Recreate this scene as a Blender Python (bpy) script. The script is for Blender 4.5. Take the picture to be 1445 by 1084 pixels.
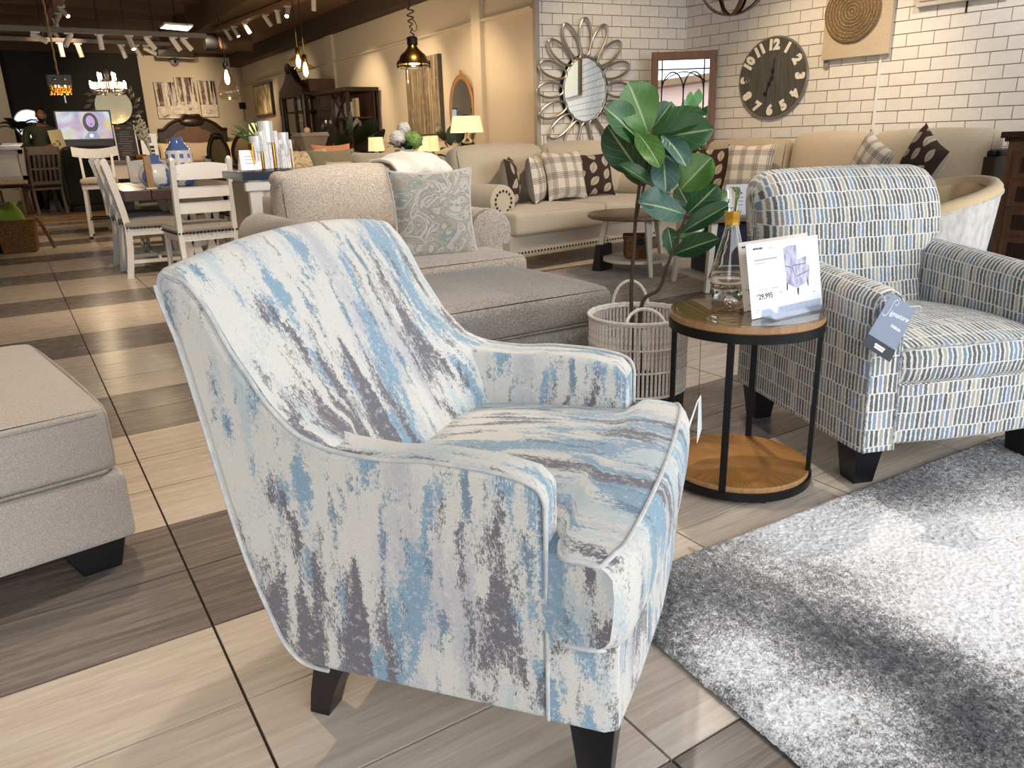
import bpy, bmesh, math, random
import numpy as np
from mathutils import Vector, Matrix
random.seed(7)
RNG = np.random.default_rng(7)
SC = bpy.context.scene
for o in list(bpy.data.objects):
    bpy.data.objects.remove(o)
COL = SC.collection
PI = math.pi
R = math.radians

# ------------------------------------------------------------------ camera, world, exposure
cam = bpy.data.objects.new('camera', bpy.data.cameras.new('camera'))
COL.objects.link(cam)
cam.data.sensor_width = 36.0
cam.data.sensor_fit = 'HORIZONTAL'
cam.data.lens = 1075.124 / 1445 * 36.0
cam.data.clip_start = 0.05
cam.data.clip_end = 200
cam.matrix_world = Matrix(((0.8401, 0.1888, -0.5086, 0.0000), (-0.5417, 0.2434, -0.8046, 0.0000), (-0.0281, 0.9514, 0.3067, 1.0770), (0.0000, 0.0000, 0.0000, 1.0000)))
SC.camera = cam

wd = bpy.data.worlds.new('sky')
SC.world = wd
wd.use_nodes = True
bgn = wd.node_tree.nodes['Background']
bgn.inputs[0].default_value = (0.90, 0.95, 1.0, 1)
bgn.inputs[1].default_value = 1.95

SC.view_settings.view_transform = 'Standard'
SC.view_settings.look = 'None'
SC.view_settings.gamma = 1.0
SC.view_settings.use_curve_mapping = False
SC.view_settings.exposure = 1.15

WARM = (1.0, 0.76, 0.49)
SOFT = (1.0, 0.91, 0.81)
def spot(loc, aim, power, color=WARM, size=0.04, angle=60, blend=0.8, parent=None):
    L = bpy.data.lights.new('spot_lamp', 'SPOT')
    L.energy = power; L.color = color; L.shadow_soft_size = size
    L.spot_size = R(angle); L.spot_blend = blend
    o = bpy.data.objects.new('spot_lamp', L); COL.objects.link(o)
    d = Vector(aim) - Vector(loc)
    o.matrix_world = Matrix.Translation(loc) @ d.to_track_quat('-Z', 'Y').to_matrix().to_4x4()
    return o
def bulb_light(loc, power, color=WARM, size=0.03):
    L = bpy.data.lights.new('bulb_lamp', 'POINT')
    L.energy = power; L.color = color; L.shadow_soft_size = size
    o = bpy.data.objects.new('bulb_lamp', L); COL.objects.link(o); o.location = loc
    return o
# shop spots in the ceiling: over the front display, the brick walls, the cream wall and the far end; added fill for console and canvas
for (p, a, e, an) in (
    ((2.6, 2.9, 3.35), (0.9, 1.2, 0.5), 105, 62), ((0.2, 3.3, 3.35), (0.3, 2.5, 0.2), 85, 58),
    ((3.2, 3.2, 3.35), (1.9, 3.0, 0.5), 80, 62), ((3.6, 1.0, 3.35), (2.5, 1.6, 0.5), 60, 60),
    ((4.6, 4.1, 3.3), (4.6, 5.9, 0.6), 110, 70), ((5.0, 4.6, 3.3), (6.95, 5.0, 1.35), 120, 62),
    ((5.6, 2.9, 3.3), (7.1, 3.7, 1.3), 70, 66), ((4.7, 5.2, 3.3), (5.9, 7.0, 1.4), 45, 60),
    ((0.9, 5.4, 3.2), (1.2, 6.8, 0.6), 120, 70), ((0.2, 6.2, 3.2), (0.3, 5.0, 0.0), 60, 60),
    ((3.9, 8.2, 3.0), (5.0, 8.6, 1.0), 42, 74), ((1.6, 3.4, 3.35), (2.1, 5.3, .8), 110, 62), ((3.2, 4.3, 3.35), (2.3, 4.9, .8), 60, 60), ((3.8, 9.3, 3.0), (5.0, 10.1, 1.4), 66, 60),  # the two unseen spots aimed at the console are added fill
    ((3.8, 11.2, 3.0), (5.0, 11.9, 1.4), 74, 60), ((3.7, 13.4, 3.0), (4.9, 15.4, 1.6), 100, 64),
    ((3.4, 15.3, 3.0), (4.6, 18.3, 1.6), 115, 62), ((2.9, 15.2, 3.0), (3.0, 18.9, 1.8), 185, 58),
    ((1.1, 12.5, 3.0), (0.6, 14.4, 0.9), 60, 60), ((2.2, 9.2, 3.0), (1.6, 10.8, 0.8), 70, 64),
    ((5.4, 0.6, 3.3), (7.6, 0.4, 2.0), 60, 60), ((3.4, 6.6, 3.1), (3.2, 7.6, 0.7), 70, 70), ((-0.5, 12.0, 3.0), (-0.4, 16.5, 1.6), 90, 50)):  # unseen spot aimed at the marbled canvas, added to yellow it
    spot(p, a, e, WARM if p[1] > 3.5 or p[0] < 0.5 else SOFT, 0.045, an)

# ------------------------------------------------------------------ helpers
def hexc(h):
    h = h.lstrip('#')
    v = [int(h[i:i + 2], 16) / 255 for i in (0, 2, 4)]
    return tuple(((c / 12.92) if c <= 0.04045 else ((c + 0.055) / 1.055) ** 2.4) for c in v) + (1.0,)

class NT:
    """small node-tree writer"""
    def __init__(s, name):
        s.m = bpy.data.materials.new(name); s.m.use_nodes = True
        s.t = s.m.node_tree; s.n = s.t.nodes; s.l = s.t.links
        s.b = s.n['Principled BSDF']
    def node(s, typ, **kw):
        x = s.n.new(typ)
        for k, v in kw.items(): setattr(x, k, v)
        return x
    def link(s, a, b): s.l.new(a, b)
    def setin(s, sock, v):
        if hasattr(v, 'is_output') or isinstance(v, bpy.types.NodeSocket): s.l.new(v, sock)
        else: sock.default_value = v
    def math(s, op, a, b=0.0, c=None):
        x = s.node('ShaderNodeMath', operation=op)
        s.setin(x.inputs[0], a); s.setin(x.inputs[1], b)
        if c is not None: s.setin(x.inputs[2], c)
        return x.outputs[0]
    def coord(s, kind='Object', scale=(1, 1, 1), loc=(0, 0, 0), rot=(0, 0, 0)):
        if kind == 'World':
            src = s.node('ShaderNodeNewGeometry').outputs['Position']
        else:
            src = s.node('ShaderNodeTexCoord').outputs[kind]
        mp = s.node('ShaderNodeMapping')
        mp.inputs['Scale'].default_value = scale; mp.inputs['Location'].default_value = loc
        mp.inputs['Rotation'].default_value = rot
        s.link(src, mp.inputs['Vector'])
        return mp.outputs[0]
    def noise(s, vec, scale=5, detail=3, rough=0.5, dist=0.0):
        x = s.node('ShaderNodeTexNoise')
        s.link(vec, x.inputs['Vector'])
        x.inputs['Scale'].default_value = scale; x.inputs['Detail'].default_value = detail
        x.inputs['Roughness'].default_value = rough; x.inputs['Distortion'].default_value = dist
        return x.outputs['Fac'], x.outputs['Color']
    def ramp(s, fac, stops, const=False):
        x = s.node('ShaderNodeValToRGB')
        if const: x.color_ramp.interpolation = 'CONSTANT'
        e = x.color_ramp.elements
        while len(e) > 1: e.remove(e[-1])
        e[0].position = stops[0][0]; e[0].color = stops[0][1]
        for p, c in stops[1:]:
            k = e.new(p); k.color = c
        s.link(fac, x.inputs[0])
        return x.outputs[0]
    def step(s, fac, a, b):
        return s.ramp(fac, [(a, (0, 0, 0, 1)), (b, (1, 1, 1, 1))])
    def mix(s, f, a, b, mode='MIX'):
        x = s.node('ShaderNodeMix', data_type='RGBA', blend_type=mode)
        s.setin(x.inputs[0], f); s.setin(x.inputs[6], a); s.setin(x.inputs[7], b)
        return x.outputs[2]
    def bump(s, h, strength=0.3, dist=0.01):
        x = s.node('ShaderNodeBump')
        x.inputs['Strength'].default_value = strength; x.inputs['Distance'].default_value = dist
        s.link(h, x.inputs['Height']); s.link(x.outputs[0], s.b.inputs['Normal'])
    def base(s, v): s.setin(s.b.inputs['Base Color'], v)
    def p(s, **kw):
        for k, v in kw.items(): s.setin(s.b.inputs[k.replace('_', ' ')], v)
        return s

def plain(name, col, rough=0.5, metal=0.0, var=0.06, **kw):
    """solid colour with faint procedural variation"""
    t = NT(name)
    c = hexc(col)
    f, _ = t.noise(t.coord('Object'), 9, 3)
    d = tuple(x * (1 - 2 * var) for x in c[:3]) + (1,)
    t.base(t.mix(f, d, tuple(min(1, x * (1 + var)) for x in c[:3]) + (1,)))
    t.p(Roughness=rough, Metallic=metal, **kw)
    return t.m
def weave(name, c1, c2, scale=300, rough=0.95, bump=0.25, blotch=None):
    t = NT(name)
    v = t.coord('Object')
    f, _ = t.noise(v, scale, 2, 0.7)
    f2, _ = t.noise(t.coord('Object', (1, 1, 2.2)), scale * 0.45, 2, 0.6)
    col = t.mix(t.step(f, 0.36, 0.64), hexc(c1), hexc(c2))
    col = t.mix(t.math('MULTIPLY', t.step(f2, 0.5, 0.75), 0.45), col, hexc(c1))
    if blotch:
        f3, _ = t.noise(v, 3.5, 3)
        col = t.mix(t.math('MULTIPLY', t.step(f3, 0.42, 0.62), 0.5), col, hexc(blotch))
    t.base(col); t.p(Roughness=rough)
    t.b.inputs['Sheen Weight'].default_value = 0.25
    t.bump(f, bump, 0.004)
    return t.m
def wood(name, c1, c2, axis=0, scale=4, rough=0.45, stretch=14, kind='Object'):
    t = NT(name)
    sc = [stretch, stretch, stretch]; sc[axis] = 1.0
    v = t.coord(kind, sc)
    f, _ = t.noise(v, scale, 5, 0.6, 0.6)
    f2, _ = t.noise(v, scale * 5, 2, 0.5)
    col = t.ramp(f, [(0.3, hexc(c1)), (0.68, hexc(c2))])
    col = t.mix(t.math('MULTIPLY', f2, 0.35), col, hexc(c1))
    t.base(col); t.p(Roughness=rough)
    t.bump(f2, 0.08, 0.003)
    return t.m
def emit(name, col, strength, tint=None):
    t = NT(name)
    t.base(hexc(tint or col)); t.b.inputs['Emission Color'].default_value = hexc(col)
    t.b.inputs['Emission Strength'].default_value = strength
    return t.m
def glass(name, col='#ffffff', rough=0.0, ior=1.45):
    t = NT(name)
    t.base(hexc(col)); t.p(Roughness=rough, IOR=ior)
    t.b.inputs['Transmission Weight'].default_value = 1.0
    return t.m
def thin_glass(name, col='#ffffff', fac=0.12):
    """pane: mostly clear, some mirror reflection"""
    t = NT(name)
    tr = t.node('ShaderNodeBsdfTransparent'); tr.inputs[0].default_value = hexc(col)
    gl = t.node('ShaderNodeBsdfGlossy'); gl.inputs['Roughness'].default_value = 0.02
    lw = t.node('ShaderNodeLayerWeight')
    mx = t.node('ShaderNodeMixShader')
    t.link(t.math('MULTIPLY_ADD', t.math('POWER', lw.outputs['Facing'], 4.0), 0.75, 0.03 + fac * 0.2), mx.inputs[0])
    t.link(tr.outputs[0], mx.inputs[1]); t.link(gl.outputs[0], mx.inputs[2])
    t.link(mx.outputs[0], t.n['Material Output'].inputs[0])
    return t.m

class MB:
    def __init__(s): s.v = []; s.f = []; s.uv = {}
    def add(s, vs, fs, uvs=None):
        o = len(s.v); s.v += [tuple(p) for p in vs]
        for i, f in enumerate(fs):
            if uvs: s.uv[len(s.f)] = uvs[i]
            s.f.append(tuple(k + o for k in f))
        return s
    def hexa(s, b, t):
        """bottom quad, top quad (both counter-clockwise from above)"""
        return s.add(list(b) + list(t), [(3, 2, 1, 0), (4, 5, 6, 7), (0, 1, 5, 4), (1, 2, 6, 5), (2, 3, 7, 6), (3, 0, 4, 7)])
    def box(s, c, d, rz=0.0, M=None):
        x, y, z = d[0] / 2, d[1] / 2, d[2] / 2
        q = [(-x, -y), (x, -y), (x, y), (-x, y)]
        ca, sa = math.cos(rz), math.sin(rz)
        P = lambda h: [(c[0] + a * ca - b * sa, c[1] + a * sa + b * ca, c[2] + h) for a, b in q]
        b, t = P(-z), P(z)
        if M is not None:
            b = [tuple(M @ Vector(p)) for p in b]; t = [tuple(M @ Vector(p)) for p in t]
        return s.hexa(b, t)
    def beam(s, p0, p1, w, h, up=(0, 0, 1), w1=None, h1=None):
        """rectangular bar from p0 to p1"""
        p0, p1 = Vector(p0), Vector(p1); d = (p1 - p0).normalized()
        u = Vector(up)
        if abs(d.dot(u)) > 0.99: u = Vector((0, 1, 0))
        a = d.cross(u).normalized(); b = a.cross(d).normalized()
        w1 = w if w1 is None else w1; h1 = h if h1 is None else h1
        Q = lambda p, ww, hh: [p + a * (sx * ww / 2) + b * (sy * hh / 2) for sx, sy in ((-1, -1), (1, -1), (1, 1), (-1, 1))]
        return s.hexa(Q(p0, w, h), Q(p1, w1, h1))
    def grid(s, fn, nu, nv, cu=False, cv=False, uvf=None, flip=False):
        mu = nu if cu else nu + 1; mv = nv if cv else nv + 1
        vs = [fn(i / nu, j / nv) for i in range(mu) for j in range(mv)]
        fs, us = [], []
        for i in range(nu):
            for j in range(nv):
                i2 = (i + 1) % mu; j2 = (j + 1) % mv
                f = (i * mv + j, i2 * mv + j, i2 * mv + j2, i * mv + j2)
                k = [(i / nu, j / nv), ((i + 1) / nu, j / nv), ((i + 1) / nu, (j + 1) / nv), (i / nu, (j + 1) / nv)]
                if flip: f = f[::-1]; k = k[::-1]
                fs.append(f)
                if uvf: us.append([uvf(a, b) for a, b in k])
        return s.add(vs, fs, us or None)
    def tube(s, pts, r, n=8, closed=False, cap=True):
        P = [Vector(p) for p in pts]; m = len(P)
        rr = r if isinstance(r, (list, tuple)) else [r] * m
        vs = []; prev = None
        for i, p in enumerate(P):
            if closed: d = P[(i + 1) % m] - P[i - 1]
            else: d = P[min(i + 1, m - 1)] - P[max(i - 1, 0)]
            d = d.normalized() if d.length > 1e-9 else Vector((0, 0, 1))
            if prev is None:
                a = d.cross(Vector((0, 0, 1)))
                if a.length < 0.05: a = d.cross(Vector((0, 1, 0)))
            else: a = prev - d * prev.dot(d)
            a.normalize(); prev = a; b = d.cross(a)
            vs += [p + (a * math.cos(2 * PI * k / n) + b * math.sin(2 * PI * k / n)) * rr[i] for k in range(n)]
        fs = []
        for i in range(m if closed else m - 1):
            j = (i + 1) % m
            for k in range(n):
                fs.append((i * n + k, i * n + (k + 1) % n, j * n + (k + 1) % n, j * n + k))
        if cap and not closed:
            fs.append(tuple(range(n))[::-1]); fs.append(tuple((m - 1) * n + k for k in range(n)))
        return s.add(vs, fs)
    def lathe(s, prof, n=24, c=(0, 0, 0), cap=True):
        """profile of (r, z) from bottom to top"""
        vs = [(c[0] + r * math.cos(2 * PI * k / n), c[1] + r * math.sin(2 * PI * k / n), c[2] + z) for r, z in prof for k in range(n)]
        fs = []
        for i in range(len(prof) - 1):
            for k in range(n):
                fs.append((i * n + k, i * n + (k + 1) % n, (i + 1) * n + (k + 1) % n, (i + 1) * n + k))
        if cap:
            fs.append(tuple(range(n))[::-1]); fs.append(tuple((len(prof) - 1) * n + k for k in range(n)))
        return s.add(vs, fs)
    def prism(s, poly, axis, h0, h1):
        """extrude a 2-D outline; axis 'x': poly=(y,z), 'y': poly=(x,z), 'z': poly=(x,y)"""
        P = {'x': lambda a, b, h: (h, a, b), 'y': lambda a, b, h: (a, h, b), 'z': lambda a, b, h: (a, b, h)}[axis]
        n = len(poly)
        vs = [P(a, b, h0) for a, b in poly] + [P(a, b, h1) for a, b in poly]
        fs = [tuple(range(n))[::-1], tuple(range(n, 2 * n))] + [(i, (i + 1) % n, n + (i + 1) % n, n + i) for i in range(n)]
        return s.add(vs, fs)
    def ball(s, c, r, n=10, m=7):
        rx, ry, rz = r if isinstance(r, (list, tuple)) else (r, r, r)
        return s.grid(lambda u, v: (c[0] + rx * math.cos(2 * PI * u) * math.sin(PI * max(.001, min(.999, v))), c[1] + ry * math.sin(2 * PI * u) * math.sin(PI * max(.001, min(.999, v))), c[2] - rz * math.cos(PI * v)), n, m, cu=True)
    def cushion(s, c, d, r=0.04, puff=(0.0, 0.0, 0.0), n=10, M=None, crown=0.0, ear=0.0):
        """rounded box; puff bulges each axis"""
        h = [x / 2 for x in d]; r = min(r, min(h) * 0.98)
        vs, fs = [], []
        for ax in range(3):
            for sg in (-1, 1):
                o = len(vs)
                a1, a2 = (ax + 1) % 3, (ax + 2) % 3
                for i in range(n + 1):
                    for j in range(n + 1):
                        q = [0, 0, 0]
                        e = lambda k: math.sin((k / n - .5) * PI) * .5 / .5
                        q[ax] = sg; q[a1] = e(i); q[a2] = e(j)
                        p = [q[k] * h[k] for k in range(3)]
                        inner = [max(-(h[k] - r), min(h[k] - r, p[k])) for k in range(3)]
                        dv = Vector([p[k] - inner[k] for k in range(3)])
                        if dv.length > 1e-9: dv = dv.normalized() * r
                        w = [inner[k] + dv[k] for k in range(3)]
                        u1, u2 = w[a1] / h[a1], w[a2] / h[a2]
                        w[ax] += sg * puff[ax] * max(0, 1 - u1 * u1) ** .7 * max(0, 1 - u2 * u2) ** .7
                        if crown or ear:
                            ux, uz = abs(w[0]) / h[0], w[2] / h[2]
                            k = max(0.0, uz) ** 5 * max(0.0, min(1, ux)) ** 9 * ear
                            w[2] += crown * (1 - ux * ux) * max(0.0, uz) + k
                            w[0] += math.copysign(k * .9, w[0]); w[1] -= k * .6
                        vs.append((c[0] + w[0], c[1] + w[1], c[2] + w[2]))
                for i in range(n):
                    for j in range(n):
                        f = (o + i * (n + 1) + j, o + (i + 1) * (n + 1) + j, o + (i + 1) * (n + 1) + j + 1, o + i * (n + 1) + j + 1)
                        fs.append(f if sg > 0 else f[::-1])
        if M is not None: vs = [tuple(M @ Vector(p)) for p in vs]
        return s.add(vs, fs)
    def build(s, name, m, parent=None, smooth=True, bevel=0.0, seg=2, weld=0.0, angle=40, sub=0, uvbox=False, loc=None, rot=None):
        me = bpy.data.meshes.new(name)
        me.from_pydata(s.v, [], s.f)
        if s.uv or uvbox:
            L = me.uv_layers.new(name='UVMap')
            for p in me.polygons:
                u = s.uv.get(p.index)
                for k, li in enumerate(p.loop_indices):
                    if u: L.data[li].uv = u[k]
                    else:
                        co = me.vertices[me.loops[li].vertex_index].co; nn = p.normal
                        if abs(nn.y) >= abs(nn.x) and abs(nn.y) >= abs(nn.z): L.data[li].uv = (co.x, co.z)
                        elif abs(nn.x) >= abs(nn.z): L.data[li].uv = (co.y + .37, co.z)
                        else: L.data[li].uv = (co.y + .71, co.x)
        bm = bmesh.new(); bm.from_mesh(me)
        if weld: bmesh.ops.remove_doubles(bm, verts=bm.verts, dist=weld)
        bmesh.ops.recalc_face_normals(bm, faces=bm.faces)
        bm.to_mesh(me); bm.free()
        if smooth:
            for p in me.polygons: p.use_smooth = True
            try: me.set_sharp_from_angle(angle=R(angle))
            except Exception: pass
        for mm in (m if isinstance(m, (list, tuple)) else [m]): me.materials.append(mm)
        o = bpy.data.objects.new(name, me); COL.objects.link(o)
        if parent: o.parent = parent
        if loc: o.location = loc
        if rot: o.rotation_euler = rot
        if bevel:
            b = o.modifiers.new('bevel', 'BEVEL'); b.width = bevel; b.segments = seg; b.limit_method = 'ANGLE'; b.angle_limit = R(35)
        if sub:
            q = o.modifiers.new('sub', 'SUBSURF'); q.levels = sub; q.render_levels = sub
        return o

def tag(o, label=None, cat=None, group=None, kind=None):
    if label: o['label'] = label
    if cat: o['category'] = cat
    if group: o['group'] = group
    if kind: o['kind'] = kind
    return o
def thing(name, label, cat, loc=(0, 0, 0), rz=0.0, group=None):
    o = bpy.data.objects.new(name, None); COL.objects.link(o)
    o.empty_display_size = 0.1
    o.location = loc; o.rotation_euler = (0, 0, rz)
    return tag(o, label, cat, group)
def dup(root, loc, rz, label, scale=None):
    def cp(o, par):
        c = o.copy(); COL.objects.link(c)
        if par: c.parent = par
        for ch in o.children: cp(ch, c)
        return c
    r = cp(root, None); r.location = loc; r.rotation_euler = (0, 0, rz); r['label'] = label
    if scale: r.scale = scale
    return r
def text(name, body, size, org, xd, yd, m, parent=None, align='LEFT', bold=0.0, ext=0.0004, shear=0.0):
    cu = bpy.data.curves.new(name, 'FONT'); cu.body = body; cu.size = size; cu.extrude = ext; cu.offset = bold
    cu.align_x = align; cu.shear = shear; cu.align_y = 'CENTER'; cu.resolution_u = 2
    t = bpy.data.objects.new('tmp_text', cu); COL.objects.link(t)
    dg = bpy.context.evaluated_depsgraph_get()
    me = bpy.data.meshes.new_from_object(t.evaluated_get(dg)); me.name = name
    bpy.data.objects.remove(t); bpy.data.curves.remove(cu)
    x = Vector(xd).normalized(); y = Vector(yd).normalized(); z = x.cross(y)
    Mx = Matrix(((x[0], y[0], z[0], org[0]), (x[1], y[1], z[1], org[1]), (x[2], y[2], z[2], org[2]), (0, 0, 0, 1)))
    me.transform(Mx); me.materials.clear(); me.materials.append(m)
    o = bpy.data.objects.new(name, me); COL.objects.link(o)
    if parent: o.parent = parent
    return o
def lerp(a, b, t): return a + (b - a) * t
def interp(tab, x):
    """piecewise-linear table lookup, tab sorted on first column"""
    if x <= tab[0][0]: return tab[0][1]
    for (a, b), (c, d) in zip(tab, tab[1:]):
        if x <= c: return b + (d - b) * (x - a) / (c - a)
    return tab[-1][1]
def smooth_path(pts, k=6):
    """Catmull-Rom through points"""
    P = [Vector(p) for p in pts]; out = []
    for i in range(len(P) - 1):
        a, b, c, d = P[max(i - 1, 0)], P[i], P[i + 1], P[min(i + 2, len(P) - 1)]
        for j in range(k):
            t = j / k
            out.append(0.5 * ((2 * b) + (c - a) * t + (2 * a - 5 * b + 4 * c - d) * t * t + (3 * b - a - 3 * c + d) * t ** 3))
    out.append(P[-1]); return out
def frame_m(o, xd, yd, zd=None):
    x = Vector(xd).normalized(); y = Vector(yd).normalized(); z = x.cross(y) if zd is None else Vector(zd).normalized()
    return Matrix(((x[0], y[0], z[0], o[0]), (x[1], y[1], z[1], o[1]), (x[2], y[2], z[2], o[2]), (0, 0, 0, 1)))
def M_palepais():
    t = NT('cream_swirl_print'); f, _ = t.noise(t.coord('UV'), 2.4, 2, .4, 1.5); s = t.math('SINE', t.math('MULTIPLY', f, 60.0))
    t.base(t.mix(t.step(s, .2, .7), hexc('#d2c1a0'), hexc('#a89878'))); t.p(Roughness=.9); return t.m
def M_greygreen(): return weave('grey_green_cloth', '#75705f', '#8d8874', 160)
# ------------------------------------------------------------------ materials shared
M_black = plain('black_paint', '#15151a', 0.35)
M_iron = plain('black_iron', '#1c1c1e', 0.45, 0.6)
M_white = plain('white_paint', '#e6e4df', 0.5)
M_chrome = plain('chrome', '#d8d8d8', 0.12, 1.0, 0.0)
M_gold = plain('gold_metal', '#d9a441', 0.18, 1.0, 0.0)
M_brass = plain('aged_brass', '#8a6d36', 0.3, 1.0)
M_darkwood = wood('dark_mahogany', '#170c07', '#3a1f12', 2, 3, 0.35)
M_brownwood = wood('brown_wood', '#4a2e1c', '#6e4a30', 2, 3, 0.45)
M_greywood = wood('grey_brown_wood', '#5f4d3e', '#877360', 0, 4, 0.4)
M_distress = None
def distressed():
    t = NT('distressed_white_wood')
    f, _ = t.noise(t.coord('Object', (3, 3, 1)), 14, 5, 0.7)
    f2, _ = t.noise(t.coord('Object'), 60, 3, 0.7)
    k = t.step(t.math('MULTIPLY', f, t.math('ADD', f2, 0.5)), 0.66, 0.74)
    t.base(t.mix(k, hexc('#e4e3e2'), hexc('#9a8d83'))); t.p(Roughness=0.55)
    return t.m
M_distress = distressed()
M_mirror = plain('mirror_glass', '#e8ecea', 0.01, 1.0, 0.0)
M_shade = emit('lamp_shade_lit', '#ffc98a', 0.42, '#e8d8b8')
M_bulb = emit('warm_bulb', '#ffe9b8', 9.0)
M_bulbw = emit('spot_bulb', '#fff2c8', 14.0)
M_pane = thin_glass('clear_pane')
M_cushwhite = plain('warm_white_paint', '#cfc5b6', 0.5)
M_leafdark = plain('dark_leaf', '#142812', 0.5, var=0.25)
M_stem = plain('brown_stem', '#4a3a2c', 0.7)

# ------------------------------------------------------------------ floor of striped wood-look tiles
def tile_mat(name, c1, c2, c3):
    t = NT(name)
    oi = t.node('ShaderNodeObjectInfo').outputs['Random']
    v = t.coord('World', (1.0, 16.0, 1.0))
    w = t.node('ShaderNodeVectorMath', operation='ADD'); t.link(v, w.inputs[0])
    cx = t.node('ShaderNodeCombineXYZ'); t.link(t.math('MULTIPLY', oi, 31.0), cx.inputs[0]); t.link(cx.outputs[0], w.inputs[1])
    f, _ = t.noise(w.outputs[0], 2.6, 6, 0.62, 0.9)
    f2, _ = t.noise(w.outputs[0], 9, 3, 0.5)
    col = t.ramp(f, [(0.28, hexc(c1)), (0.5, hexc(c2)), (0.74, hexc(c3))])
    col = t.mix(t.math('MULTIPLY', f2, 0.3), col, hexc(c1))
    col = t.mix(t.math('MULTIPLY', oi, 0.14), col, hexc(c3))
    t.base(col); t.p(Roughness=t.math('ADD', t.math('MULTIPLY', f2, 0.12), 0.20))
    t.bump(f2, 0.03, 0.002)
    return t.m
M_tile_l = tile_mat('pale_tile', '#b2a292', '#cbbcac', '#dbcfc2')
M_tile_d = tile_mat('dark_tile', '#5b514a', '#7a6f67', '#9a8f87')
M_grout = plain('grout', '#3a332e', 0.9)
X0, DX, Y0, DY = 0.2145, 0.5999, 0.7873, 0.3022
fl = tag(MB().box((1.3, 9.0, -0.035), (12.6, 22.6, 0.05)).build('floor', M_grout, smooth=False), kind='structure')
def tile_mesh(m):
    g = 0.003
    return MB().box((DX / 2, DY / 2, -0.006), (DX - 2 * g, DY - 2 * g, 0.012)).build('tile', m, None, smooth=False).data
tmp_before = set(bpy.data.objects)
ML, MD = tile_mesh(M_tile_l), tile_mesh(M_tile_d)
for o in set(bpy.data.objects) - tmp_before: bpy.data.objects.remove(o)
for o in [o for o in bpy.data.objects if o.name.startswith('tile') and o.parent is None]: bpy.data.objects.remove(o)
cell = []
for i in range(-9, 12):
    for k in range(-10, 64):
        x, y = X0 + i * DX, Y0 + k * DY
        if x < -4.9 or x > 7.4: continue
        cx, cy = x + DX / 2, y + DY / 2
        vis = (-0.75 < cx and cy > -0.2 and cx < 0.9 + 1.75 * cy and cy < 13.5 and cx > 0.85 - cy and not (cx > 5.2 and cy > 6.3))
        cell.append((0 if vis else 1, cx * cx + cy * cy, x, y, k))
cell.sort()
rest = [MB(), MB()]
for n, (v, _, x, y, k) in enumerate(cell):
    dark = (k % 5) in (3, 4)
    if n < 296 and v == 0:
        o = bpy.data.objects.new('tile', MD if dark else ML); COL.objects.link(o)
        o.parent = fl; o.location = (x, y, 0)
    elif y < 19.3:
        g = 0.0022
        rest[dark].box((x + DX / 2, y + DY / 2, -0.006), (DX - 2 * g, DY - 2 * g, 0.012))
for m_, mt in ((rest[0], M_tile_l), (rest[1], M_tile_d)):
    tag(m_.build('far_tiles', mt, fl, smooth=False), kind='stuff')

# ------------------------------------------------------------------ brick walls
def brick_mat():
    t = NT('white_brick')
    oi = t.node('ShaderNodeObjectInfo').outputs['Random']
    f, _ = t.noise(t.coord('Object'), 26, 4, 0.6)
    col = t.mix(f, hexc('#d8d2ca'), hexc('#ebe6df'))
    col = t.mix(t.math('MULTIPLY', oi, 0.3), col, hexc('#cfc8c0'))
    t.base(col); t.p(Roughness=0.6); t.bump(f, 0.25, 0.01)
    return t.m
M_brick = brick_mat()
M_mortar = plain('brick_joint', '#a79f97', 0.9)
BL, BH = 0.240, 0.110
tb = set(bpy.data.objects)
b_ = MB().box((0, 0, 0), (BL - 0.008, 0.02, BH - 0.008)).build('brick', M_brick, smooth=False)
brick_me = b_.data; bpy.data.objects.remove(b_)
brick_half = {}
def part_brick(w):
    k = round(w, 3)
    if k not in brick_half:
        b = MB().box((0, 0, 0), (w - 0.008, 0.02, BH - 0.008)).build('brick', M_brick, smooth=False)
        brick_half[k] = b.data; bpy.data.objects.remove(b)
    return brick_half[k]
def brick_wall(name, p0, d, length, zlo, zhi, zref, off, hgt=3.6):
    """p0: start, d: unit dir along wall (front side is on the left of -d ... towards the room)"""
    dx, dy = d; nx, ny = dy, -dx
    if nx * (2.0 - p0[0]) + ny * (3.0 - p0[1]) < 0: nx, ny = -nx, -ny
    ang = math.atan2(dy, dx)
    w = MB().box((0, 0, 0), (length, 0.10, hgt)).build(name, M_mortar, smooth=False)
    w.location = (p0[0] + dx * length / 2 - nx * 0.05, p0[1] + dy * length / 2 - ny * 0.05, hgt / 2); w.rotation_euler = (0, 0, ang)
    tag(w, kind='structure')
    Mi = (Matrix.Translation(w.location) @ Matrix.Rotation(ang, 4, 'Z')).inverted()
    n = 0; extra = MB()
    r0 = int(math.floor((0 - zref) / BH)); r1 = int(math.ceil((hgt - zref) / BH))
    for r in range(r0, r1):
        z = zref + (r + 0.5) * BH
        if z < 0.06 or z > hgt - 0.05: continue
        s = off + (BL / 2 if r % 2 else 0) - 2 * BL
        while s < length:
            a, b = max(s, 0.0), min(s + BL, length)
            if b - a > 0.03:
                c = (a + b) / 2
                P = Mi @ Vector((p0[0] + dx * c + nx * 0.006, p0[1] + dy * c + ny * 0.006, z))
                if zlo < z < zhi and n < 299:
                    o = bpy.data.objects.new('brick', brick_me if abs(b - a - BL) < 1e-6 else part_brick(b - a)); COL.objects.link(o)
                    o.parent = w; o.location = P; n += 1
                else:
                    extra.box(P, (b - a - 0.008, 0.02, BH - 0.008))
            s += BL
    tag(extra.build('bricks', M_brick, w, smooth=False), kind='stuff')
    return w
CB = (6.84, 6.878)
aB = R(170.5)
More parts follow.
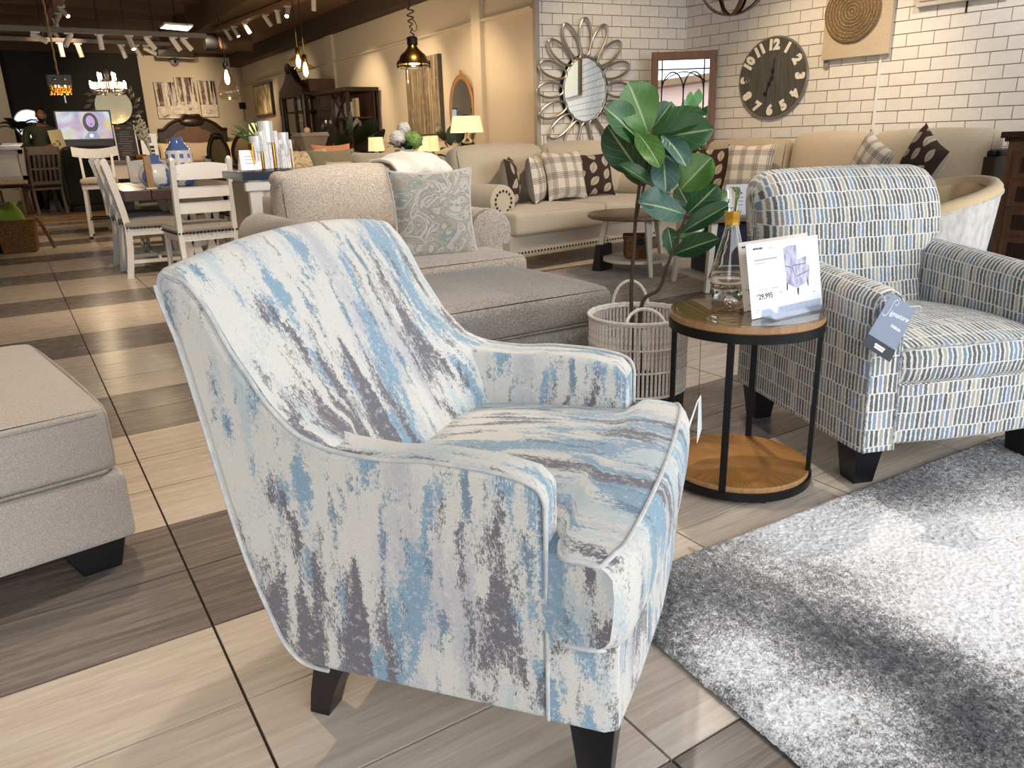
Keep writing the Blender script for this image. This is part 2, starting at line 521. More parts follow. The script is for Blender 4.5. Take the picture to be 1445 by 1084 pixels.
wall_back = brick_wall('wall_back', CB, (math.cos(aB), math.sin(aB)), 1.868, 1.0, 2.62, 0.0 + 2.2 - 20 * BH + 0.005, 0.03)
aR = R(-83.0)
wall_right = brick_wall('wall_right', CB, (math.cos(aR), math.sin(aR)), 9.0, 0.95, 2.62, 0.0 + 2.2 - 20 * BH + 0.012, 0.10)

# ------------------------------------------------------------------ cream walls, far wall, ceiling
def plaster(name, c, d):
    t = NT(name)
    f, _ = t.noise(t.coord('World'), 1.3, 4)
    f2, _ = t.noise(t.coord('World'), 40, 3)
    t.base(t.mix(f, hexc(d), hexc(c))); t.p(Roughness=0.8); t.bump(f2, 0.06, 0.004)
    return t.m
M_cream = plaster('cream_plaster', '#dccfba', '#d2c4ae')
M_dark = plaster('charcoal_plaster', '#161413', '#12100f')
M_brown = plaster('brown_ceiling', '#7a6048', '#6a5038')
M_ceil = plaster('dark_ceiling', '#4a3a2c', '#3c2e22')
M_strip = plain('grey_strip', '#a9a29a', 0.6)
tag(MB().box((5.10, 13.3, 1.75), (0.1, 12.2, 3.5)).build('wall_left', M_cream, smooth=False), kind='structure')
tag(MB().box((4.985, 7.21, 1.75), (0.05, 0.06, 3.5)).build('trim_1', M_strip, smooth=False, bevel=.004), kind='structure')
tag(MB().box((5.03, 13.4, 1.43), (0.06, 0.32, 2.86)).build('trim_2', M_cream, smooth=False, bevel=.01), kind='structure')
tag(MB().box((5.02, 8.47, 1.75), (0.07, 0.20, 3.5)).build('trim_3', M_cream, smooth=False, bevel=.01), kind='structure')
tag(MB().box((5.035, 13.3, 2.40), (0.05, 11.9, 0.03)).build('trim_4', M_cream, smooth=False, bevel=.008), kind='structure')
# far end wall: cream with a charcoal accent panel
tag(MB().box((1.6, 19.40, 3.42), (13.2, 0.12, 0.80)).build('wall_upper', M_brown, smooth=False), kind='structure')
tag(MB().box((1.6, 19.45, 1.52), (13.2, 0.1, 3.04)).build('wall_front', M_cream, smooth=False), kind='structure')
tag(MB().box((1.62, 19.30, 1.66), (2.52, 0.16, 3.32)).build('wall_accent', M_dark, smooth=False), kind='structure')
tag(MB().box((-4.95, 8.4, 1.9), (0.1, 22.0, 3.8)).build('wall_side', M_cream, smooth=False), kind='structure')
tag(MB().box((0.03, 18.9, 1.55), (0.62, 0.9, 3.1)).build('column', M_cream, smooth=False, bevel=.01), kind='structure')
tag(MB().box((1.3, 8.4, 3.95), (13.0, 22.2, 0.1)).build('ceiling', M_ceil, smooth=False), kind='structure')
# soffit and beam along the cream wall
tag(MB().box((4.25, 13.2, 3.32), (1.7, 12.1, 0.5)).build('ceiling_soffit', M_brown, smooth=False), kind='structure')
tag(MB().box((4.92, 13.2, 2.955), (0.22, 12.1, 0.30)).build('trim_beam', M_ceil, smooth=False), kind='structure')
tag(MB().box((1.4, 19.26, 3.17), (7.2, 0.2, 0.30)).build('trim_far_beam', M_ceil, smooth=False), kind='structure')
for y in (9.2, 10.4, 11.6, 12.8, 14.0, 15.2, 16.4, 17.6):
    tag(MB().box((0.0, y, 3.62), (8.0, 0.12, 0.30)).box((0.0, y, 3.48), (8.0, 0.2, 0.03)).build('ceiling_joist', M_brown, smooth=False), kind='structure')
# raised display floor at the far end
M_board = wood('platform_boards', '#6b5233', '#94784f', 0, 5, 0.5)
pf = tag(MB().box((0.4, 16.9, 0.05), (3.6, 4.8, 0.1)).build('floor_platform', M_board, smooth=False), kind='structure')
tag(MB().box((1.3, -8.4, -0.06), (30, 12.0, 0.05)).build('ground_pavement', plain('pavement', '#8d8a86', 0.9), smooth=False), kind='structure')
# ------------------------------------------------------------------ fabrics of the two armchairs
def streak_fabric():
    t = NT('streaked_blue_fabric')
    uv = t.coord('UV', (1, 1, 1))
    n1, nc = t.noise(uv, 62, 5, 0.8)
    off = t.node('ShaderNodeVectorMath', operation='MULTIPLY_ADD')
    t.link(nc, off.inputs[0]); off.inputs[1].default_value = (0.040, 0.13, 0); t.link(uv, off.inputs[2])
    fn_, _ = t.noise(t.coord('UV', (330, 110, 1)), 1.0, 2, 0.6)
    fine = t.math('MULTIPLY', t.math('SUBTRACT', fn_, 0.5), 0.17)
    def lay(su, sv, seed, a, b):
        mp = t.node('ShaderNodeMapping'); mp.inputs['Scale'].default_value = (su, sv, 1); mp.inputs['Location'].default_value = (seed, seed * .7, seed)
        t.link(off.outputs[0], mp.inputs['Vector'])
        f, _ = t.noise(mp.outputs[0], 1.0, 4, 0.62, 0.35)
        return t.step(t.math('ADD', f, fine), a, b)
    grain, _ = t.noise(uv, 700, 1, 0.5)
    c = t.mix(t.step(grain, 0.4, 0.6), hexc('#dad6ce'), hexc('#c6c2ba'))
    c = t.mix(t.math('MULTIPLY', lay(12, 2.8, 3.1, 0.545, 0.60), 0.85), c, hexc('#b2bec2'))
    c = t.mix(t.math('MULTIPLY', lay(9, 2.4, 27.7, 0.55, 0.64), 0.7), c, hexc('#aeadb6'))
    c = t.mix(t.math('MULTIPLY', lay(11, 2.9, 11.3, 0.55, 0.59), 0.92), c, hexc('#7a9ab0'))
    c = t.mix(t.math('MULTIPLY', lay(24, 5.0, 41.0, 0.60, 0.64), 0.9), c, hexc('#668092'))
    c = t.mix(t.math('MULTIPLY', lay(12, 2.9, 67.5, 0.555, 0.595), 0.97), c, hexc('#68656c'))
    c = t.mix(t.math('MULTIPLY', lay(40, 5, 90.2, 0.63, 0.67), 0.8), c, hexc('#67646a'))
    c = t.mix(t.math('MULTIPLY', t.step(n1, 0.54, 0.62), 0.5), c, hexc('#d8d5ce'))
    t.base(c); t.p(Roughness=0.9); t.b.inputs['Sheen Weight'].default_value = 0.2
    t.bump(grain, 0.3, 0.003)
    return t.m
M_streak = streak_fabric()
M_piping = None
def bar_fabric():
    t = NT('short_bar_fabric')
    uv = t.coord('UV')
    _, nc = t.noise(uv, 120, 2, 0.6)
    _, n2 = t.noise(uv, 14, 2, 0.5)
    off = t.node('ShaderNodeVectorMath', operation='MULTIPLY_ADD')
    t.link(nc, off.inputs[0]); off.inputs[1].default_value = (0.0065, 0.008, 0); t.link(uv, off.inputs[2])
    of2 = t.node('ShaderNodeVectorMath', operation='MULTIPLY_ADD')
    t.link(n2, of2.inputs[0]); of2.inputs[1].default_value = (0.004, 0.012, 0); t.link(off.outputs[0], of2.inputs[2])
    sp = t.node('ShaderNodeSeparateXYZ'); t.link(of2.outputs[0], sp.inputs[0])
    V = t.math('DIVIDE', t.math('ADD', sp.outputs[1], 3.0), 0.056)
    row = t.math('FLOOR', V); fv = t.math('FRACT', V)
    wr = t.node('ShaderNodeTexWhiteNoise', noise_dimensions='1D'); t.link(row, wr.inputs['W'])
    U = t.math('ADD', t.math('DIVIDE', t.math('ADD', sp.outputs[0], 3.0), 0.0165), t.math('MULTIPLY', wr.outputs[0], 3.0))
    cellu = t.math('FLOOR', U); fu = t.math('FRACT', U)
    cx = t.node('ShaderNodeCombineXYZ'); t.link(cellu, cx.inputs[0]); t.link(row, cx.inputs[1])
    wn = t.node('ShaderNodeTexWhiteNoise', noise_dimensions='2D'); t.link(cx.outputs[0], wn.inputs['Vector'])
    pal = ['#111826', '#33506e', '#7d7a70', '#1d2833', '#54748e', '#9c9586', '#34525c', '#66686e', '#141c28', '#6683a6', '#a9a292', '#3b4048', '#4a656f']
    c = t.ramp(wn.outputs[0], [(i / len(pal), hexc(h)) for i, h in enumerate(pal)], True)
    gr, _ = t.noise(uv, 420, 2, 0.6)
    c = t.mix(t.math('MULTIPLY', t.step(gr, 0.35, 0.7), 0.35), c, hexc('#d8d4cc'))
    ed = t.math('MINIMUM', t.math('MULTIPLY', t.math('MINIMUM', fu, t.math('SUBTRACT', 1.0, fu)), 0.0095),
                t.math('MULTIPLY', t.math('MINIMUM', fv, t.math('SUBTRACT', 1.0, fv)), 0.056))
    line = t.step(t.math('MULTIPLY', ed, 100.0), 0.11, 0.24)
    c = t.mix(line, hexc('#dddad3'), c)
    t.base(c); t.p(Roughness=0.92); t.b.inputs['Sheen Weight'].default_value = 0.2
    t.bump(line, 0.25, 0.002)
    return t.m
M_bar = bar_fabric()
M_pipe1 = weave('blue_white_piping', '#b4b7b8', '#cdcac4', 40)
M_pipe2 = weave('dark_white_piping', '#6a7580', '#d5d0c6', 60)

# ------------------------------------------------------------------ streaked armchair in front
def arc_uv(pts):
    L = [0.0]
    for a, b in zip(pts, pts[1:]): L.append(L[-1] + math.dist(a, b))
    return L
ch = thing('armchair', 'armchair in white fabric with smeared blue and grey streaks, sloping arms, black legs', 'armchair', (0.734, 1.268, 0), math.atan2(-.79, .615))
HW = 0.365
pipe_curve = [(-.415, .882), (-.375, .868), (-.341, .827), (-.306, .759), (-.276, .714), (-.247, .669), (-.196, .619), (-.132, .596), (-.039, .590), (.04, .596), (.149, .592), (.212, .580), (.236, .556)]
rear_curve = [(-.185, .147), (-.22, .148), (-.252, .160), (-.280, .196), (-.303, .256), (-.335, .357), (-.361, .484), (-.384, .62), (-.399, .704), (-.413, .773), (-.429, .822), (-.437, .860)]
fr = MB().prism([(-.16, -HW + .006), (.2385, -HW + .006), (.2385, -HW), (.335, -HW), (.355, -HW + .012), (.366, -.2), (.372, 0), (.366, .2), (.355, HW - .012), (.335, HW), (.2385, HW), (.2385, HW - .006), (-.16, HW - .006)], 'z', .1485, .322)
fr.build('frame', M_streak, ch, bevel=.012, seg=3, uvbox=True)
for sg in (-1, 1):
    ol = [(x + (-.010 if x < -.2 else 0), z) for x, z in pipe_curve] + [(.238, .147)] + rear_curve
    y0, y1 = sg * (HW - .085), sg * HW
    arm = MB().prism(ol, 'y', min(y0, y1), max(y0, y1)).build('arm', M_streak, ch, bevel=.014, seg=3, uvbox=True, angle=60)
    pp = smooth_path([(x, sg * (HW - .001), z) for x, z in pipe_curve] + [(.239, sg * (HW - .001), .5), (.239, sg * (HW - .001), .3), (.239, sg * (HW - .001), .15)], 5)
    MB().tube(pp, .0040, 8).build('piping', M_pipe1, arm)
    MB().tube(smooth_path([(x - .001, sg * (HW - .001), z) for x, z in rear_curve], 3), .004, 6).build('piping', M_pipe1, arm)
xm = [(.36, -.085), (.47, -.140), (.6, -.215), (.7, -.272), (.8, -.325), (.868, -.367)]
xe = [(.36, -.085), (.50, -.10), (.594, -.128), (.619, -.188), (.669, -.240), (.714, -.270), (.759, -.300), (.827, -.335), (.868, -.369)]
xr = [(z, x) for x, z in rear_curve[2:]] + [(.872, -.436)]
prof_z = [.36, .42, .47, .52, .56, .594, .619, .645, .669, .69, .714, .74, .759, .79, .827, .85, .866]
def back_pt(v, j, base=[0]):
    y = lerp(-.362, .362, v); a = abs(y) / .362
    w = max(0, min(1, (abs(y) - .13) / .225)); w = w * w * (3 - 2 * w)
    cz = .030 * (1 - a * a)
    up = lambda z: z + cz * max(0, min(1, (z - .45) / .4))
    n = len(prof_z)
    if j < n:
        z = prof_z[j]; x = lerp(interp(xm, z), interp(xe, z), w) + .012 * (1 - a * a) * (1 if .4 < z < .8 else 0.4)
        return (x, y, up(z))
    cr = [(-.376, .877), (-.386, .886), (-.402, .891), (-.418, .888), (-.431, .877), (-.437, .862)]
    if j < n + 6: return (cr[j - n][0], y, up(cr[j - n][1]))
    z = [.82, .77, .70, .62, .48, .36, .256, .196, .160][j - n - 6]
    return (interp(xr, z) + .002 - .012 * (1 - a * a), y, up(z))
NP = len(prof_z) + 6 + 9
blen = arc_uv([back_pt(.5, j) for j in range(NP)])
bk = MB().grid(lambda u, v: back_pt(u, int(round(v * (NP - 1)))), 20, NP - 1, uvf=lambda u, v: (lerp(-.362, .362, u), blen[int(round(v * (NP - 1)))]))
for e in (0.0, 1.0):
    pts = [back_pt(e, j) for j in range(NP)]
    bk.add(pts, [tuple(range(NP))], [[(p[0], p[2]) for p in pts]])
bk.build('back', M_streak, ch, angle=70)
# T-shaped seat cushion
cprof = [(-.19, .305), (0, .302), (.16, .302), (.235, .302), (.252, .302), (.262, .302), (.275, .302), (.30, .302), (.345, .303), (.360, .312), (.368, .335), (.372, .37), (.374, .41), (.371, .445), (.362, .466), (.350, .474),
         (.32, .478), (.29, .478), (.275, .478), (.262, .478), (.252, .478), (.235, .478), (.19, .476), (.12, .475), (.05, .472), (-.03, .468), (-.12, .463), (-.19, .458)]
def cush_pt(u, j):
    s = lerp(-1, 1, u); x, z = cprof[j]
    k = max(0, min(1, (x - .240) / .028)); k = k * k * (3 - 2 * k)
    w = lerp(.292, .378, k)
    e = max(0, (abs(s) - .93) / .07)
    if z > .46: z += .026 * (1 - s * s) * max(0, 1 - ((x - .10) / .30) ** 2) - .010 * e
    if z < .33: z += .012 * e
    e2 = max(0, (abs(s) - .80) / .20)
    if x > .3: x += .020 * (1 - s * s) - .024 * e2 ** 2.5
    return (x, s * w, z)
clen = arc_uv(cprof)
S_ST = [0, .012, .035, .07] + [.07 + .86 * i / 14 for i in range(1, 15)] + [.965, .988, 1]
cu = MB().grid(lambda u, v: cush_pt(S_ST[int(round(u * (len(S_ST) - 1)))], int(round(v * (len(cprof) - 1)))), len(S_ST) - 1, len(cprof) - 1,
               uvf=lambda u, v: (1.3 + .75 * S_ST[int(round(u * (len(S_ST) - 1)))], clen[int(round(v * (len(cprof) - 1)))]))
for e in (0.0, 1.0):
    pts = [cush_pt(e, j) for j in range(len(cprof))]
    cu.add(pts, [tuple(range(len(pts)))], [[(p[0], p[2]) for p in pts]])
cush = cu.build('seat_cushion', M_streak, ch, weld=.0004, angle=55)
ji, jb = 15, 8
for jj, nm in ((ji, 'piping'), (jb, 'piping')):
    side = [j for j in (range(20, 14, -1) if jj == ji else range(4, 9))]
    pts = [cush_pt(0, j) for j in side] + [cush_pt(s, jj) for s in S_ST[1:-1]] + [cush_pt(1, j) for j in reversed(side)]
    MB().tube(smooth_path(pts, 2), .0042, 8).build(nm, M_pipe1, cush)
for sg in (-1, 1):
    MB().hexa([(.288, sg * .32 - .026, 0), (.338, sg * .32 - .026, 0), (.338, sg * .32 + .026, 0), (.288, sg * .32 + .026, 0)],
              [(.272, sg * .318 - .040, .152), (.350, sg * .318 - .040, .152), (.350, sg * .318 + .040, .152), (.272, sg * .318 + .040, .152)]).build('leg', M_black, ch, smooth=False, bevel=.003)
    lg = MB()
    st = [(-.270, -.228, 0, .024), (-.262, -.212, .05, .026), (-.248, -.190, .10, .030), (-.238, -.160, .152, .034)]
    lg.grid(lambda u, v: [(st[int(round(u * 3))][0], sg * .30 - st[int(round(u * 3))][3], st[int(round(u * 3))][2]), (st[int(round(u * 3))][1], sg * .30 - st[int(round(u * 3))][3], st[int(round(u * 3))][2]),
                          (st[int(round(u * 3))][1], sg * .30 + st[int(round(u * 3))][3], st[int(round(u * 3))][2]), (st[int(round(u * 3))][0], sg * .30 + st[int(round(u * 3))][3], st[int(round(u * 3))][2])][int(round(v * 4)) % 4], 3, 4, cv=True)
    lg.add([(st[0][0], sg * .30 - st[0][3], 0), (st[0][1], sg * .30 - st[0][3], 0), (st[0][1], sg * .30 + st[0][3], 0), (st[0][0], sg * .30 + st[0][3], 0)], [(0, 1, 2, 3)])
    lg.build('leg', M_black, ch, smooth=False, weld=.0002)

# ------------------------------------------------------------------ armchair with short bars
c2 = thing('armchair', 'armchair covered in short navy, teal and beige bars, paper tag on arm', 'armchair', (2.581, 1.607, 0), math.atan2(-.934, -.355))
A2 = .38
MB().prism([(-.235, -A2 + .03), (.505, -A2 + .09), (.520, -.1), (.520, .1), (.505, A2 - .09), (-.235, A2 - .03)], 'z', .135, .335).build('frame', M_bar, c2, bevel=.012, seg=3, uvbox=True)
def arm2(sg):
    ring = []
    yo, yi = .38, .262
    for k in range(9):
        a = PI * k / 8
        ring.append(((yo + yi) / 2 + (yo - yi) / 2 * math.cos(a) * (1.0 if k in (0, 8) else 1.0), .590 + .062 * math.sin(a) ** .8))
    ring = [(yo + .004, .133), (yo + .004, .3), (yo + .002, .45)] + ring + [(yi, .45), (yi, .3), (yi, .133)]
    L = arc_uv(ring); n = len(ring)
    xs = [-.26, -.1, .05, .2, .35, .46, .50, .515]
    def pt(i, j):
        y, z = ring[j]; x = xs[i]
        sl = lerp(.025, -.018, (x + .26) / .77) * max(0, (z - .3) / .3)
        e = .010 if i == len(xs) - 1 else (.002 if i == len(xs) - 2 else 0)
        yc = (yo + yi) / 2
        zz = z + sl - (e if z > .55 else 0)
        return (x + .022 - .055 * (z - .13) * (1 if x > .3 else max(0, x / .3)), sg * (y + (e if y < yc else -e)), zz)
    m = MB().grid(lambda u, v: pt(int(round(u * (len(xs) - 1))), int(round(v * (n - 1)))), len(xs) - 1, n - 1, uvf=lambda u, v: (xs[int(round(u * (len(xs) - 1)))], L[int(round(v * (n - 1)))]))
    for i in (0, len(xs) - 1):
        p = [pt(i, j) for j in range(n)]
        m.add(p, [tuple(range(n))], [[(q[1] * 1.0 + .5, q[2] + .2) for q in p]])
    a = m.build('arm', M_bar, c2, weld=.0003, angle=50)
    MB().tube([pt(len(xs) - 1, j) for j in range(n)], .0042, 6).build('piping', M_pipe2, a)
arm2(-1); arm2(1)
bprof = [(.005, .36), (-.020, .43), (-.050, .53), (-.072, .63), (-.085, .70), (-.098, .77), (-.120, .83), (-.155, .885), (-.205, .922), (-.262, .935), (-.315, .922), (-.350, .885), (-.358, .83), (-.345, .76), (-.318, .66), (-.288, .52), (-.262, .36), (-.240, .20), (-.235, .135)]
cbx, cbz = -.2, .6
def back2(u, j):
    s = lerp(-1, 1, u); x, z = bprof[j]
    hi = max(0, min(1, (z - .60) / .10)); hi = hi * hi * (3 - 2 * hi)
    front = j < 10
    w = lerp(.262 if front else .365, .372, hi)
    e = abs(s)
    rnd = max(0, (e - .80) / .20)
    sh = 1 - math.sqrt(max(0, 1 - rnd * rnd))
    # pull the section towards its middle at the rounded ends
    mx = interp([(.13, -.24), (.4, -.12), (.63, -.18), (.75, -.21), (.93, -.24)], z)
    x = lerp(x, mx, sh * .85)
    z2 = lerp(z, min(z, .80), sh * .6) if z > .8 else z
    z2 += .010 * (1 - s * s) * (1 if z > .85 else 0)
    if front: x += .018 * (1 - s * s) * (1 if z < .85 else .3)
    return (x, s * w, z2)
b2l = arc_uv(bprof); nb = len(bprof)
b2m = MB().grid(lambda u, v: back2((1 - math.cos(u * PI)) / 2, int(round(v * (nb - 1)))), 24, nb - 1,
          uvf=lambda u, v: (back2((1 - math.cos(u * PI)) / 2, int(round(v * (nb - 1))))[1], b2l[int(round(v * (nb - 1)))]))
for e in (0.0, 1.0):
    pts = [back2(e, j) for j in range(nb)]; b2m.add(pts, [tuple(range(nb))], [[(p[0], p[2]) for p in pts]])
b2m.build('back', M_bar, c2, weld=.0002, angle=80)
c2prof = [(-.06, .325), (.2, .322), (.45, .322), (.500, .330), (.522, .350), (.530, .385), (.528, .42), (.515, .444), (.49, .456), (.42, .466), (.3, .472), (.15, .468), (.0, .455), (-.06, .448)]
c2l = arc_uv(c2prof)
def cush2(u, j):
    s = lerp(-1, 1, u); x, z = c2prof[j]; e = max(0, (abs(s) - .9) / .1)
    if z > .44: z += .014 * (1 - s * s) * (1 if x < .45 else .3) - .012 * e
    if x > .48: x += .012 * (1 - s * s) - .012 * e
    return (x, s * .262, z)
m = MB().grid(lambda u, v: cush2(u, int(round(v * 13))), 20, 13, uvf=lambda u, v: (2 + u * .524, c2l[int(round(v * 13))]))
for e in (0, 1):
    p = [cush2(e, j) for j in range(14)]; m.add(p, [tuple(range(14))], [[(q[0], q[2]) for q in p]])
cush2o = m.build('seat_cushion', M_bar, c2, weld=.0003, angle=55)
for jj in (3, 7):
    MB().tube([(cush2(u / 24, jj)[0] + .003, cush2(u / 24, jj)[1], cush2(u / 24, jj)[2] + (-.006 if jj == 3 else .004)) for u in range(25)], .0042, 6).build('piping', M_pipe2, cush2o)
for xx in (.405, -.215):
    for sg in (-1, 1):
        s0 = 1 if xx > 0 else -1
        MB().hexa([(xx, sg * .315 - .034, 0), (xx + .075, sg * .315 - .034, 0), (xx + .075, sg * .315 + .034, 0), (xx, sg * .315 + .034, 0)],
                  [(xx - .015, sg * .318 - .048, .137), (xx + .095, sg * .318 - .048, .137), (xx + .095, sg * .318 + .048, .137), (xx - .015, sg * .318 + .048, .137)]).build('leg', M_black, c2, smooth=False, bevel=.004)
# paper tag on its left arm front
M_tag = plain('pale_blue_card', '#8791a4', 0.45, var=.1)
M_tagdk = plain('charcoal_card', '#2e3038', 0.5)
M_ink = plain('white_ink', '#f4f6fa', 0.5)
tg = thing('hang_tag', 'pale blue card tag with dark lower band hanging on the barred armchair arm', 'tag', (0, 0, 0))
ca, cb, cc_, cd_ = [Vector(q) for q in ((2.0480, 1.2160, 0.6280), (2.1280, 1.1850, 0.5780), (2.0520, 1.1980, 0.4300), (1.9610, 1.2330, 0.4910))]
xa = (cb - ca).normalized(); ya = (ca - cd_)
ya = (ya - xa * ya.dot(xa)).normalized(); nz_ = xa.cross(ya)
if nz_.dot(Vector((0, 0, 1.08)) - ca) < 0: nz_ = -nz_
def tagq(pts, h=.0015):
    return MB().add([p for p in pts] + [p + nz_ * h for p in pts], [(3, 2, 1, 0), (4, 5, 6, 7), (0, 1, 5, 4), (1, 2, 6, 5), (2, 3, 7, 6), (3, 0, 4, 7)])
lo1 = cd_.lerp(ca, .22); lo2 = cc_.lerp(cb, .22)
tagq([cd_.lerp(ca, .215), cc_.lerp(cb, .215), cb, ca]).build('card', M_tag, tg, smooth=False)
tagq([cd_, cc_, lo2, lo1]).build('band', M_tagdk, tg, smooth=False)
xd_ = (cc_ - cd_).normalized()
yd_ = nz_.cross(xd_)
if yd_.dot(ca - cd_) < 0: yd_ = -yd_
mid = (ca + cb + cc_ + cd_) / 4
so_ = mid + (ca - cd_) * .17 - xd_ * .034 + nz_ * .0024
MB().tube(smooth_path([so_ + xd_ * a + yd_ * b for a, b in ((.010, .032), (.017, .036), (.016, .044), (.008, .047), (.001, .040), (.001, .026), (.002, .010), (-.001, -.004), (-.009, -.010), (-.015, -.006))], 5), .0012, 5).build('lettering', M_ink, tg)
text('lettering', 'ignature', .0215, so_ + xd_ * .006 + yd_ * .008, xd_ * .97 + yd_ * .12, yd_, M_ink, tg, bold=.0002, shear=.35)
text('lettering', 'DESIGN', .011, mid - xd_ * .002 + (ca - cd_) * .04 + nz_ * .0022, xd_, yd_, M_ink, tg, bold=.0004)
for k, w in ((.13, .040), (.085, .036)):
    c0 = cd_.lerp(ca, k).lerp(cc_.lerp(cb, k), .5) + nz_ * .002
    MB().add([c0 - xd_ * w / 2 - yd_ * .003, c0 + xd_ * w / 2 - yd_ * .003, c0 + xd_ * w / 2 + yd_ * .003, c0 - xd_ * w / 2 + yd_ * .003], [(0, 1, 2, 3)]).build('print', M_ink, tg, smooth=False)
hl = MB().tube(smooth_path([ca.lerp(cb, .75) - yd_ * .004 + nz_ * .002, cb + nz_ * .01 + yd_ * .01, cb + xd_ * .02 + yd_ * .004], 4), .0012, 5).build('string', M_ink, tg)

# ------------------------------------------------------------------ round side table between them
TX, TY, TR, TZ = 1.84, 1.55, .230, .56
def sunburst():
    t = NT('sunburst_oak')
    v = t.coord('Object'); sp = t.node('ShaderNodeSeparateXYZ'); t.link(v, sp.inputs[0])
    a = t.math('ARCTAN2', sp.outputs[1], sp.outputs[0])
    wedge = t.math('FLOOR', t.math('MULTIPLY', a, 12 / (2 * PI)))
    wn = t.node('ShaderNodeTexWhiteNoise', noise_dimensions='1D'); t.link(wedge, wn.inputs['W'])
    cx = t.node('ShaderNodeCombineXYZ'); t.link(t.math('MULTIPLY', a, 14.0), cx.inputs[0])
    r_ = t.node('ShaderNodeVectorMath', operation='LENGTH'); t.link(v, r_.inputs[0]); t.link(t.math('MULTIPLY', r_.outputs['Value'], 5), cx.inputs[1])
    f, _ = t.noise(cx.outputs[0], 2.5, 5, 0.6)
    c = t.ramp(f, [(0.3, hexc('#8a5a28')), (0.7, hexc('#c08a48'))])
    c = t.mix(t.math('MULTIPLY', wn.outputs[0], 0.35), c, hexc('#a06a30'))
    t.base(c); t.p(Roughness=0.35); return t.m
M_sun = sunburst()
M_oakrim = wood('oak_rim', '#9a744e', '#b98f66', 2, 6, 0.4)
st = thing('side_table', 'round two-tier side table with oak tops, glass sheet and black metal frame', 'table', (TX, TY, 0), R(-62))
MB().lathe([(.0, TZ - .028), (TR - .003, TZ - .028), (TR, TZ - .024), (TR, TZ - .008), (0, TZ - .008)], 64, cap=False).build('table_top', [M_oakrim], st, angle=30)
MB().lathe([(.0, TZ - .0085), (TR - .004, TZ - .0085), (TR - .004, TZ - .0075), (0, TZ - .0075)], 64, cap=False).build('veneer', M_sun, st, angle=30)
MB().lathe([(.0, TZ - .007), (TR - .001, TZ - .007), (TR - .001, TZ - .0015), (TR - .003, TZ), (0, TZ)], 64, cap=False).build('glass_sheet', thin_glass('table_glass', '#f3f5f0', 0.5), st, angle=30)
MB().lathe([(TR - .022, TZ - .055), (TR + .002, TZ - .055), (TR + .002, TZ - .028), (TR - .022, TZ - .028)], 64, cap=False).build('ring', M_iron, st, angle=30)
MB().lathe([(TR - .022, .016), (TR + .002, .016), (TR + .002, .040), (TR - .022, .040)], 64, cap=False).build('ring', M_iron, st, angle=30)
MB().lathe([(0, .040), (TR - .008, .040), (TR - .006, .044), (TR - .006, .058), (0, .058)], 64, cap=False).build('shelf', M_oakrim, st, angle=30)
MB().lathe([(0, .0575), (TR - .008, .0575), (TR - .008, .0585), (0, .0585)], 64, cap=False).build('veneer', M_sun, st, angle=30)
for k in range(4):
    a = R(93 + 90 * k)
    MB().beam(((TR - .010) * math.cos(a), (TR - .010) * math.sin(a), .016), ((TR - .010) * math.cos(a), (TR - .010) * math.sin(a), TZ - .03), .020, .014, up=(math.cos(a), math.sin(a), 0)).build('leg', M_iron, st, smooth=False, bevel=.001)
    MB().lathe([(.010, 0), (.010, .016)], 10, ((TR - .03) * math.cos(a + .6), (TR - .03) * math.sin(a + .6), 0)).build('foot', M_black, st)

# decanter
M_glass = glass('clear_crystal')
dc = thing('decanter', 'clear cut-glass decanter with gold collar and tall glass stopper on the round table', 'decanter', (1.9103, 1.6883, 0.5605))
outer = [(.0, .0), (.050, .0), (.052, .006), (.051, .020), (.046, .027), (.053, .036), (.058, .050), (.062, .058), (.066, .064), (.064, .072), (.055, .105), (.044, .145), (.033, .185), (.024, .220), (.020, .240), (.0205, .246)]
inner = [(.017, .246), (.017, .238), (.021, .220), (.030, .185), (.041, .145), (.052, .105), (.060, .074), (.058, .060), (.048, .046), (.034, .040), (.0, .038)]
MB().lathe(outer + inner, 40, cap=False).build('body', M_glass, dc, angle=50)
MB().lathe([(.0215, .236), (.023, .238), (.0225, .262), (.026, .276), (.026, .279), (.018, .279), (.018, .238)], 8, cap=False).build('collar', M_gold, dc, angle=20)
MB().lathe([(0, .272), (.013, .272), (.0135, .285), (.016, .31), (.021, .350), (.0215, .352), (0, .350)], 8, cap=False).build('stopper', M_glass, dc, angle=20)

